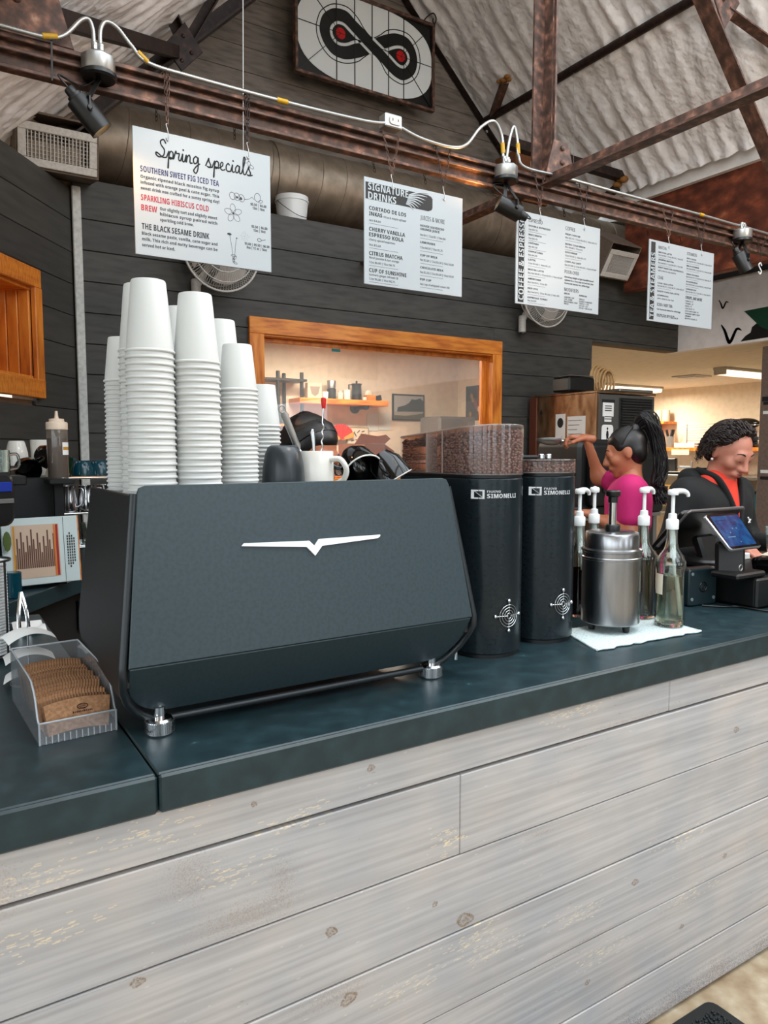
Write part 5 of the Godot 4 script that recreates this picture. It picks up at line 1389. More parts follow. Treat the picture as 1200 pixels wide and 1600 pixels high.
		for i in 14:
			for j in 34:
				var zz := -0.02 - 0.35 * j / 33.0
				var wd := hw * 0.86 * (1.0 if zz < -0.06 else 0.72)
				xf.append(Transform3D(Basis.from_euler(V(rng.randf() * TAU, rng.randf() * TAU, rng.randf() * TAU)), V(-wd + 2 * wd * (i + rng.randf()) / 14.0, y0 + lvl - (0.028 * clampf(-zz / dp, 0, 1) if g == 0 else 0.0) + rng.randf_range(-0.004, 0.003), zz)))
		mm.instance_count = xf.size()
		for k in xf.size(): mm.set_instance_transform(k, xf[k])
		mmi.multimesh = mm
		mmi.material_override = bm
		mmi.name = numbered("coffee_beans")
		mmi.set_meta("kind", "stuff")
		add_child(mmi)
		mmi.position = at
		tag(mmi, "roasted coffee beans filling the tall clear hopper" if g == 0 else "thin layer of roasted beans in the low hopper", "coffee beans")
		var core := MB.new().prism(grinder_plan(hw - 0.014, b - 0.01, dp - 0.02), lvl - 0.036 if g == 0 else 0.012, upright(y0 + 0.002 + ((lvl - 0.036) if g == 0 else 0.012) / 2))
		for k in core.v.size(): core.v[k].z -= 0.010
		obj("bean_chute", core, bm, t)

# ---------------------------------------------------------------- syrup corner
func pump_head(t: Node3D, y: float, turn: float, len_: float, stem: float, m: Material) -> void:
	var b := Basis(Vector3.UP, turn)
	obj("collar", MB.new().lathe(pr([0.0001, y, 0.0175, y, 0.018, y + 0.002, 0.018, y + 0.026, 0.016, y + 0.029, 0.0125, y + 0.030, 0.0115, y + 0.045, 0.006, y + 0.047]), 20), m, t)
	obj("stem", MB.new().cyl(V(0, y + 0.04, 0), V(0, y + 0.045 + stem, 0), 0.0055, 10), m, t)
	var hy := y + 0.045 + stem
	obj("nozzle", MB.new().lathe(pr([0.0001, hy, 0.014, hy, 0.0155, hy + 0.004, 0.0155, hy + 0.012, 0.013, hy + 0.016, 0.0001, hy + 0.017]), 18).tube(spline([V(0, hy + 0.010, 0), b * V(len_ * 0.6, hy + 0.011, 0), b * V(len_ * 0.93, hy + 0.004, 0), b * V(len_, hy - 0.006, 0)], 5), [0.009, 0.009, 0.0085, 0.0085, 0.008, 0.0075, 0.0075, 0.007, 0.007, 0.007, 0.0065, 0.006, 0.006, 0.0055, 0.005, 0.005], 10), m, t)

func syrup_bottle(label: String, at: Vector3, liquid: Material, level: float, turn: float, tall := 1.0) -> Node3D:
	var t := thing("syrup_bottle", label, "bottle", at)
	var R := 0.042
	var out := pr([0.0001, 0.001, R - 0.003, 0.0, R, 0.004, R - 0.001, 0.02, R - 0.002, 0.035, R - 0.003, 0.16, R, 0.175, R, 0.19, 0.034, 0.208, 0.022, 0.225, 0.0165, 0.245, 0.0155, 0.275, 0.0155, 0.288])
	var inn := pr([0.0125, 0.288, 0.0125, 0.26, 0.0135, 0.245, 0.019, 0.225, 0.031, 0.207, R - 0.0035, 0.188, R - 0.0035, 0.176, R - 0.006, 0.16, R - 0.005, 0.03, R - 0.006, 0.008, 0.0001, 0.006])
	obj("glass", MB.new().lathe(out + inn, 32, Transform3D.IDENTITY, 0, TAU, 0.9), M.bottle_glass, t)
	obj("syrup", MB.new().lathe(pr([0.0001, 0.0065, R - 0.0065, 0.0085, R - 0.0055, 0.03, R - 0.0065, 0.15, R - 0.0065, level, 0.0001, level]), 28, Transform3D.IDENTITY, 0, TAU, 0.9), liquid, t)
	pump_head(t, 0.285, turn, 0.058, 0.055, M.white_plastic)
	obj("dip_tube", MB.new().cyl(V(0, 0.285, 0), V(0.004, 0.20, 0.004), 0.0085, 10).tube([V(0.004, 0.21, 0.004), V(0.02, 0.03, 0.012)], 0.0045, 8), M.white_plastic, t)
	obj("label", MB.new().lathe(pr([R - 0.0022, 0.095, R - 0.0018, 0.095, R - 0.0018, 0.155, R - 0.0022, 0.155]), 12, Transform3D.IDENTITY, 3.05, 3.95), M.cream_ceramic, t)
	return t

func dispensers() -> void:
	glassy("bottle_glass", Color(0.95, 0.98, 0.96))
	# towel
	var c := [V(1.484, CT, -1.40), V(1.469, CT, -1.293), V(1.875, CT, -1.276), V(1.915, CT, -1.472)]
	var fz := noise(14.0, 301, 3)
	var tf := func(u: float, w: float) -> Vector3:
		var a: Vector3 = c[1].lerp(c[2], u)
		var b: Vector3 = V(1.55, CT, -1.50).lerp(c[3], u)
		var p := a.lerp(b, w)
		p += V(0.006 * fz.get_noise_2d(u * 0.8, 5.0), 0, 0.012 * fz.get_noise_2d(u * 0.5, 9.0) * (1.0 - w))
		p.y = CT + 0.003 + 0.0028 * absf(fz.get_noise_2d(u, w)) + 0.004 * pow(maxf(0.0, 1.0 - w * 10.0), 2.0) * 0.4
		return p
	var tm := mat("towel_cloth", Color(0.86, 0.88, 0.88), 0.9, 0.0, ramp_tex(Vector2i(256, 256), 0.08, 303, [[0.0, Color(0.62, 0.74, 0.76)], [0.4, Color(0.86, 0.91, 0.91)], [1.0, Color(1, 1, 1)]], 5), V(6, 6, 6))
	var tw := MB.new().grid(60, 26, tf, Vector3.UP)
	var rim := []
	for k in 25: rim.append(tf.call(k / 24.0, 0.0) + V(0, -0.001, 0))
	tw.tube(rim, 0.003, 6)
	rim = []
	for k in 13: rim.append(tf.call(1.0, k / 12.0) + V(0, -0.001, 0))
	tw.tube(rim, 0.003, 6)
	rim = []
	for k in 13: rim.append(tf.call(0.0, k / 12.0) + V(0, -0.001, 0))
	tw.tube(rim, 0.003, 6)
	tag(obj("bar_towel", tw, tm), "pale blue white terry towel spread under dispenser and bottles", "towel")
	# stainless dispenser with a pump knob
	var t := thing("pump_dispenser", "stainless steel cylinder dispenser with a black pump knob", "dispenser", V(1.672, CT + 0.006, -1.432))
	var r := 0.082
	for k in 3: obj("foot", MB.new().lathe(pr([0.0001, 0, 0.009, 0, 0.012, 0.022, 0.0001, 0.022]), 12, Transform3D(Basis.IDENTITY, V(0.055 * cos(k * TAU / 3 + 1.5), 0, 0.055 * sin(k * TAU / 3 + 1.5)))), M.black_plastic, t)
	obj("body", MB.new().lathe(pr([0.0001, 0.022, r - 0.003, 0.022, r, 0.025, r, 0.205, r + 0.002, 0.207, r + 0.002, 0.212, r, 0.214, r, 0.226, r + 0.003, 0.229, r + 0.003, 0.234, r - 0.006, 0.238]), 48, Transform3D.IDENTITY, 0, TAU, 0.5), M.steel, t)
	obj("lid", MB.new().lathe(pr([r - 0.008, 0.236, r - 0.006, 0.238, r - 0.006, 0.275, r - 0.009, 0.281, r - 0.016, 0.284, 0.0001, 0.286]), 48, Transform3D.IDENTITY, 0, TAU, 0.5), M.steel, t)
	obj("pump_nut", MB.new().lathe(pr([0.0001, 0.284, 0.021, 0.284, 0.022, 0.287, 0.022, 0.300, 0.020, 0.303, 0.0001, 0.304]), 8), M.black_plastic, t)
	obj("pump_shaft", MB.new().cyl(V(0, 0.30, 0), V(0, 0.372, 0), 0.0105, 18), M.chrome, t)
	obj("pump_knob", MB.new().lathe(pr([0.0001, 0.366, 0.0135, 0.366, 0.0135, 0.382, 0.019, 0.385, 0.0205, 0.388, 0.0205, 0.398, 0.018, 0.401, 0.0001, 0.402]), 20), M.black_plastic, t)
	# syrups
	var pale := glassy("syrup_pale", Color(0.985, 0.965, 0.87), 0.0, 0.033)
	var dark := mat("syrup_dark", Color(0.13, 0.035, 0.025), 0.5)
	dark.metallic_specular = 0.0
	var b1 := syrup_bottle("clear syrup bottle of pale liquid with a white pump on the towel", V(1.855, CT + 0.006, -1.368), pale, 0.15, -0.15)
	syrup_bottle("syrup bottle of dark red brown liquid behind the clear one", V(1.878, CT + 0.006, -1.487), dark, 0.185, 0.2)
	# two more pumps behind the steel dispenser
	syrup_bottle("white pumped syrup bottle standing behind the steel dispenser", V(1.85, CT, -1.66), dark, 0.12, 0.7)
	syrup_bottle("white pumped syrup bottle between coffee grinder and steel dispenser", V(1.745, CT, -1.625), dark, 0.1, 0.25)

# ---------------------------------------------------------------- register
func slab(c00: Vector3, c10: Vector3, c11: Vector3, c01: Vector3, th: float, r: float, bev: float) -> MB:
	# rounded plate on a quad: bottom edge c00-c10, top edge c01-c11
	var xx := (c10 - c00)
	var w := xx.length()
	xx /= w
	var yy := (c01 - c00)
	var h := yy.length()
	yy = (yy - xx * yy.dot(xx)).normalized()
	return MB.new().prism(rounded(w, h, r, 4), th, Transform3D(Basis(xx, yy, xx.cross(yy)), (c00 + c11) / 2), bev)

func register() -> void:
	# cash drawer
	var d := thing("cash_drawer", "black cash drawer box under the register screens", "cash drawer", V(2.29, CT, -1.36))
	obj("case", MB.new().span(V(0, 0.004, -0.38), V(0.42, 0.102, 0), 0.006), mat("drawer_black", Color(0.03, 0.036, 0.038), 0.45), d)
	obj("front_panel", MB.new().span(V(-0.004, 0.012, -0.375), V(0.0, 0.095, -0.01), 0.001), mat("drawer_face", Color(0.022, 0.03, 0.032), 0.4), d)
	for q in [[0.03, -0.03], [0.39, -0.03], [0.03, -0.35], [0.39, -0.35]]: obj("foot", MB.new().cyl(V(q[0], 0, q[1]), V(q[0], 0.005, q[1]), 0.012, 8), M.black_plastic, d)
	# register screen, seen from behind
	var t := thing("register", "black point of sale register screen seen from its back", "register", V(2.29, CT + 0.102, -1.36))
	var o := t.position
	obj("screen_back", slab(V(2.25, 1.150, -1.75) - o, V(2.60, 1.150, -1.75) - o, V(2.60, 1.300, -1.62) - o, V(2.25, 1.300, -1.62) - o, 0.018, 0.018, 0.004), mat("screen_shell", Color(0.028, 0.031, 0.033), 0.3), t)
	obj("screen_edge", MB.new().tube([V(2.255, 1.165, -1.722) - o, V(2.262, 1.292, -1.612) - o, V(2.275, 1.301, -1.606) - o, V(2.585, 1.301, -1.606) - o, V(2.595, 1.295, -1.611) - o], 0.006, 6), mat("edge_grey", Color(0.42, 0.40, 0.40), 0.3, 0.4), t)
	obj("stand_neck", MB.new().bar(V(2.44, 1.10, -1.63) - o, V(2.44, 1.20, -1.67) - o, 0.10, 0.04, 0.01), M.black_plastic, t)
	obj("stand_foot", MB.new().prism(rounded(0.24, 0.16, 0.06, 5), 0.028, Transform3D(Basis(V(1, 0, 0), PI / 2), V(0.15, 0.016, -0.27)), 0.008), M.black_plastic, t)
	# customer display: tablet tilted up
	var k := thing("customer_tablet", "tilted silver edged tablet with a blue screen facing the customers", "tablet", V(2.265, CT + 0.102, -1.42))
	o = k.position
	var p00 := V(2.172, 1.192, -1.395)
	var p10 := V(2.345, 1.192, -1.395)
	var p11 := V(2.372, 1.296, -1.495)
	var p01 := V(2.192, 1.296, -1.495)
	obj("silver_case", slab(p00 - o, p10 - o, p11 - o, p01 - o, 0.013, 0.012, 0.003), mat("tablet_silver", Color(0.62, 0.62, 0.64), 0.3, 0.7), k)
	var nn := (p10 - p00).cross(p01 - p00).normalized()
	if nn.z < 0: nn = -nn
	var mid := (p00 + p10 + p11 + p01) / 4
	var ins := func(f: float, up: float) -> Array:
		var r := []
		for q in [p00, p10, p11, p01]: r.append(mid + (q - mid) * f + nn * up - o)
		return r
	var b: Array = ins.call(0.955, 0.0072)
	obj("bezel", slab(b[0], b[1], b[2], b[3], 0.002, 0.008, 0.0), M.black_gloss, k)
	# blue screen: computed picture of faint panels
	var im := Image.create(128, 96, false, Image.FORMAT_RGB8)
	var nz := noise(0.03, 411, 3)
	for y in 96:
		for x in 128:
			var f := 0.5 + nz.get_noise_2d(x, y) * 0.6
			im.set_pixel(x, y, Color(0.02, 0.22, 0.5).lerp(Color(0.12, 0.5, 0.78), clampf(f, 0, 1)))
	for q in [[8, 14, 46, 2], [20, 66, 34, 3], [60, 40, 6, 4], [78, 40, 6, 4], [40, 52, 5, 4], [70, 22, 30, 2], [74, 28, 24, 2], [62, 82, 5, 4]]:
		im.fill_rect(Rect2i(q[0], q[1], q[2], q[3]), Color(0.45, 0.72, 0.85) if q[3] > 2 else Color(0.05, 0.14, 0.3))
	var sm := StandardMaterial3D.new()
	sm.albedo_color = Color(0.02, 0.02, 0.02)
	sm.roughness = 0.1
	sm.emission_enabled = true
	sm.emission = Color(1, 1, 1)
	sm.emission_texture = tex_of(im)
	sm.emission_operator = BaseMaterial3D.EMISSION_OP_MULTIPLY
	sm.emission_energy_multiplier = 0.8
	var sc: Array = ins.call(0.86, 0.0086)
	var sq := MB.new()
	sq.face([sc[0], sc[1], sc[2], sc[3]], nn, [Vector2(0, 1), Vector2(1, 1), Vector2(1, 0), Vector2(0, 0)])
	obj("screen", sq, sm, k)
	obj("stand", MB.new().bar(V(2.26, 1.098, -1.44) - o, V(2.27, 1.21, -1.45) - o, 0.09, 0.03, 0.008).box(V(0.01, 0.012, 0.0), V(0.16, 0.02, 0.10), 0.006), M.black_plastic, k)
	var rg := []
	for j in 17: rg.append(V(-0.065, 0.045, 0.055) + V(0.009 * cos(TAU * j / 16), 0.009 * sin(TAU * j / 16), 0))
	obj("round_button", MB.new().tube(rg, 0.0018, 6, false), M.steel_flat, k)
	# square hub standing on edge
	var h := thing("payment_hub", "square dark teal hub plate with four grey pads leaning on the drawer", "hub", V(2.205, CT, -1.515), -0.12)
	obj("plate", MB.new().prism(rounded(0.13, 0.125, 0.01, 3), 0.035, Transform3D(Basis.IDENTITY, V(0, 0.0645, 0)), 0.004), mat("hub_teal", Color(0.035, 0.115, 0.135), 0.4), h)
	obj("top_edge", MB.new().box(V(0, 0.126, -0.004), V(0.12, 0.006, 0.03), 0.002), mat("hub_bronze", Color(0.3, 0.24, 0.22), 0.35, 0.4), h)
	for q in [[-0.05, 0.025], [0.05, 0.025], [-0.05, 0.11], [0.05, 0.11]]: obj("pad", MB.new().lathe(pr([0.0001, 0, 0.006, 0, 0.0055, 0.002, 0.0001, 0.0025]), 12, spun(V(0, 0, 1), V(q[0], q[1], 0.0175))), mat("pad_grey", Color(0.4, 0.45, 0.46), 0.6), h)
	var mk := MB.new()
	var rp := []
	for j in 25: rp.append(V(0.016 * cos(TAU * j / 24), 0.0645 + 0.016 * sin(TAU * j / 24), 0.018))
	mk.tube(rp, 0.0022, 6, false)
	obj("ring_mark", mk, M.black_gloss, h)
	obj("square_mark", MB.new().tube([V(-0.006, 0.0585, 0.018), V(0.006, 0.0585, 0.018), V(0.006, 0.0705, 0.018), V(-0.006, 0.0705, 0.018), V(-0.006, 0.0585, 0.018)], 0.0014, 5), M.black_gloss, h)
	tag(obj("cable", MB.new().tube(spline([V(2.19, CT + 0.004, -1.49), V(2.23, CT + 0.004, -1.44), V(2.275, CT + 0.004, -1.42), V(2.28, CT + 0.005, -1.36), V(2.30, CT + 0.004, -1.31), V(2.36, CT + 0.004, -1.30), V(2.5, CT + 0.004, -1.31)], 8), 0.0035, 6), M.black_plastic), "thin black cable lying on the counter before the drawer", "cable")
	# things on the drawer beyond the tablet
	var te := thing("card_terminal", "black card terminal with a paper slip lying on the drawer", "terminal", V(2.50, CT + 0.102, -1.43), 0.2)
	obj("body", MB.new().prism(rounded(0.16, 0.10, 0.02, 4), 0.05, Transform3D(Basis(V(1, 0, 0), PI / 2 - 0.15), V(0, 0.03, 0)), 0.008), M.black_gloss, te)
	obj("slip", MB.new().box(V(-0.02, 0.062, 0.0), V(0.07, 0.001, 0.05), 0, Transform3D(Basis(V(0, 0, 1), 0.05), Vector3.ZERO)), M.cream_ceramic, te)
	tag(obj("receipt_sheet", MB.new().box(V(2.645, CT + 0.114, -1.67), V(0.10, 0.024, 0.07), 0.003), M.paper), "white receipt pad behind the tilted tablet", "pad")
	var ch := thing("card_holder", "clear acrylic holder with white cards at the drawer front", "card holder", V(2.385, CT, -1.285), 0.1)
	obj("tray", MB.new().span(V(-0.05, 0, -0.03), V(0.05, 0.004, 0.03)).span(V(-0.05, 0, 0.027), V(0.05, 0.05, 0.03)).span(V(-0.05, 0, -0.03), V(0.05, 0.09, -0.027)).span(V(-0.05, 0, -0.03), V(-0.047, 0.07, 0.03)), clear("acrylic", Color(0.8, 0.88, 0.9), 0.22), ch)
	for j in 4: obj("card", MB.new().box(V(0, 0.045, -0.018 + 0.011 * j), V(0.088, 0.075, 0.001), 0, Transform3D(Basis(V(1, 0, 0), 0.12), Vector3.ZERO)), M.paper, ch)
	var gl := thing("iced_drink", "clear cup with a straw and dark drink beyond the tablet", "drink", V(2.64, CT + 0.102, -1.50))
	obj("cup", MB.new().lathe(pr([0.0001, 0, 0.028, 0, 0.042, 0.14, 0.040, 0.14, 0.027, 0.003, 0.0001, 0.002]), 24), clear("cup_clear", Color(0.7, 0.8, 0.8), 0.2), gl)
	obj("drink", MB.new().lathe(pr([0.0001, 0.004, 0.026, 0.004, 0.037, 0.11, 0.0001, 0.11]), 20), mat("drink_green", Color(0.12, 0.2, 0.18), 0.1), gl)
	obj("straw", MB.new().cyl(V(-0.02, 0.01, 0), V(-0.035, 0.24, 0), 0.0045, 8), M.paper, gl)

# ---------------------------------------------------------------- cup sleeves and receipts
func sleeves() -> void:
	var t := thing("sleeve_box", "clear acrylic box filled with corrugated cup sleeves", "box", V(0.214, CT, -1.545), 0.05)
	var ac := clear("sleeve_acrylic", Color(0.72, 0.74, 0.76), 0.13, 0.03)
	var edge := clear("sleeve_acrylic_edge", Color(0.75, 0.78, 0.8), 0.55, 0.05)
	var w := 0.066
	var l := 0.148
	# side profile in z (towards the customer) and y
	var sp := PackedVector2Array([Vector2(-l, 0), Vector2(l, 0), Vector2(l, 0.038), Vector2(l - 0.012, 0.045), Vector2(l - 0.03, 0.075), Vector2(l - 0.055, 0.094), Vector2(l - 0.09, 0.102), Vector2(-l, 0.108)])
	var sd := Transform3D(Basis(V(0, 0, 1), V(0, 1, 0), V(-1, 0, 0)), Vector3.ZERO)
	for s in [-1.0, 1.0]:
		obj("side_wall", MB.new().prism(sp, 0.003, Transform3D(sd.basis, V(s * w, 0, 0))), ac, t)
		var ep := []
		for q in [2, 3, 4, 5, 6, 7]: ep.append(V(s * w, sp[q].y, sp[q].x))
		obj("edge", MB.new().tube(spline(ep, 4), 0.0019, 6), edge, t)
		obj("edge", MB.new().cyl(V(s * w, 0, l), V(s * w, 0.04, l), 0.002, 6), edge, t)
	obj("back_wall", MB.new().box(V(0, 0.054, -l), V(2 * w, 0.108, 0.003)), ac, t)
	obj("front_wall", MB.new().box(V(0, 0.02, l), V(2 * w, 0.038, 0.003)), ac, t)
	obj("edge", MB.new().cyl(V(-w, 0.039, l), V(w, 0.039, l), 0.002, 6), edge, t)
	obj("edge", MB.new().cyl(V(-w, 0.108, -l), V(w, 0.108, -l), 0.002, 6), edge, t)
	obj("bottom", MB.new().box(V(0, 0.0015, 0), V(2 * w, 0.003, 2 * l)), ac, t)
	for k in 12: obj("ridge", MB.new().box(V(-w + 0.01 + 0.0102 * k, 0.008, l + 0.002), V(0.002, 0.014, 0.002)), edge, t)
	# one folded sleeve: two plies bent in a shallow arc, fluted outer ply
	var kraft := ramp_tex(Vector2i(256, 256), 0.05, 501, [[0.0, Color(0.56, 0.40, 0.28)], [0.5, Color(0.66, 0.49, 0.35)], [1.0, Color(0.76, 0.60, 0.45)]], 4)
	var km := []
	for k in 3: km.append(mat("kraft_%d" % k, Color(0.96, 0.94, 0.92) * (0.86 + 0.08 * k), 0.8, 0.0, kraft, V(8, 8, 8), false))
	var arc := func(zoff: float, flute: float) -> MB:
		var mb := MB.new()
		var n := 44
		for f in [[0.0, 0.056], [0.056, 0.0]]:
			pass
		var top := []
		for k in n + 1:
			var u := float(k) / n * 2 - 1
			var zz := zoff + (flute if k % 2 == 0 else -flute)
			top.append(V(u * 0.058, 0.062 + 0.006 * (1 - u * u), zz))
		for k in n:
			var a: Vector3 = top[k]
			var b: Vector3 = top[k + 1]
			var a0 := V(a.x * 0.9, 0.004 + 0.006 * (1 - pow(a.x / 0.058, 2)), a.z)
			var b0 := V(b.x * 0.9, 0.004 + 0.006 * (1 - pow(b.x / 0.058, 2)), b.z)
			mb.face([a0, b0, b, a], V(0, 0, 1))
			mb.face([a0 + V(0, 0, -0.0006), b0 + V(0, 0, -0.0006), b + V(0, 0, -0.0006), a + V(0, 0, -0.0006)], V(0, 0, -1))
			mb.face([a, b, b + V(0, 0, -0.0006), a + V(0, 0, -0.0006)], V(0, 1, 0))
		return mb
	var sm := MB.new().add(arc.call(0.0016, 0.0009)).add(arc.call(-0.0016, 0.0009))
	for s in [-1.0, 1.0]: sm.tube([V(s * 0.0522, 0.004, 0), V(s * 0.058, 0.062, 0)], 0.0018, 6)
	# flat liner between the plies, its edge shows as a pale line
	var lp := PackedVector2Array()
	for k in 13:
		var u := k / 6.0 - 1.0
		lp.append(Vector2(u * 0.0575, 0.0612 + 0.006 * (1 - u * u)))
	for k in 13:
		var u := 1.0 - k / 6.0
		lp.append(Vector2(u * 0.0518, 0.005 + 0.006 * (1 - u * u)))
	sm.prism(lp, 0.0012)
	var smesh := sm.mesh()
	var n := 39
	var bt := Basis(Vector3.UP, 0.05)
	for k in n:
		var o := MeshInstance3D.new()
		o.mesh = smesh
		o.material_override = km[(k * 5 + k / 7) % 3]
		o.name = numbered("cup_sleeve")
		add_child(o)
		var zz := 0.128 - 0.0066 * k
		o.position = t.position + bt * V(rng.randf_range(-0.0025, 0.0025), 0.004 + (0.006 if k > 8 else 0.0) + rng.randf_range(0, 0.006) + 0.003 * sin(k * 0.8), zz)
		o.rotation = V(-0.16 - 0.12 * (1.0 - float(k) / n), 0.05 + rng.randf_range(-0.02, 0.02), 0)
		tag(o, "brown corrugated cup sleeve standing on edge in the acrylic box", "cup sleeve", "corrugated sleeves in the acrylic box")
	# first sleeve: plain kraft side with an oval print
	var f := thing("printed_sleeve", "smooth kraft cup sleeve with an oval print at the box front", "cup sleeve", t.position + bt * V(0.002, 0.004, 0.1405), 0.05)
	f.rotation.x = -0.12
	obj("card", MB.new().prism(lp, 0.0022), km[2], f)
	var ov := []
	for k in 25: ov.append(V(0.008 + 0.009 * cos(TAU * k / 24), 0.050 + 0.0045 * sin(TAU * k / 24), 0.0012))
	obj("print", MB.new().tube(ov, 0.0009, 4, false).box(V(0.008, 0.050, 0.0012), V(0.013, 0.0012, 0.0004)).box(V(0.008, 0.0475, 0.0012), V(0.009, 0.001, 0.0004)).box(V(0.008, 0.0522, 0.0012), V(0.009, 0.001, 0.0004)), mat("print_brown", Color(0.22, 0.1, 0.05), 0.8), f)
	var lm := MB.new()
	for k in 11: lm.box(V(-0.008 + 0.0032 * k, 0.041, 0.0012), V(0.0018 if k % 3 else 0.0026, 0.0028 if k % 2 else 0.0036, 0.0004))
	obj("print_line", lm, M.print_brown, f)
	# receipt spike
	var s := thing("receipt_spike", "steel receipt spike with a round base beside the sleeve box", "spike", V(0.185, CT, -1.80))
	obj("base", MB.new().lathe(pr([0.0001, 0, 0.04, 0, 0.04, 0.004, 0.01, 0.010, 0.0001, 0.012]), 24), M.steel_flat, s)
	obj("needle", MB.new().tube([V(0, 0.008, 0), V(0, 0.16, 0), V(0.001, 0.178, 0)], [0.0017, 0.0017, 0.0004], 8), M.chrome, s)
	for k in 3:
		var y: float = CT + 0.02 + [0.0, 0.045, 0.092][k]
		var tl := 0.3 + 1.9 * k
		var sh := func(u: float, w2: float) -> Vector3:
			var a := (u - 0.5) * 0.10
			var b := (w2 - 0.5) * 0.078
			return V(0.185, y, -1.80) + Basis(Vector3.UP, 0.15 * (k - 1)) * V(a, 0.012 - a * a * 7.0 - b * b * (2.0 + k), b)
		var sb := MB.new().grid(16, 10, sh, Vector3.UP)
		tag(obj("receipt_paper", sb, M.paper), ["lowest curled white receipt on the spike", "middle curled white receipt on the spike", "topmost curled white receipt on the spike"][k], "receipt", "receipts on the spike")

# ---------------------------------------------------------------- left side clutter
func mug(called: String, label: String, at: Vector3, r: float, h: float, m: Material, tilt: Basis, handle := 0.0, group := "") -> void:
	var t := thing(called, label, "cup", at, 0.0, group)
	var x := Transform3D(tilt, Vector3.ZERO)
	obj("cup_body", MB.new().lathe(pr([0.0001, 0, r * 0.62, 0, r * 0.72, h * 0.06, r * 0.95, h * 0.5, r, h, r * 0.94, h, r * 0.86, h * 0.45, r * 0.6, h * 0.08, 0.0001, h * 0.06]), 24, x, 0, TAU, 0.9), m, t)
	if handle != 0.0:
		var b := tilt * Basis(Vector3.UP, handle)
		obj("handle", MB.new().tube(spline([b * V(r * 0.9, h * 0.82, 0), b * V(r * 1.4, h * 0.85, 0), b * V(r * 1.5, h * 0.5, 0), b * V(r * 0.85, h * 0.28, 0)], 5), r * 0.1, 8), m, t)

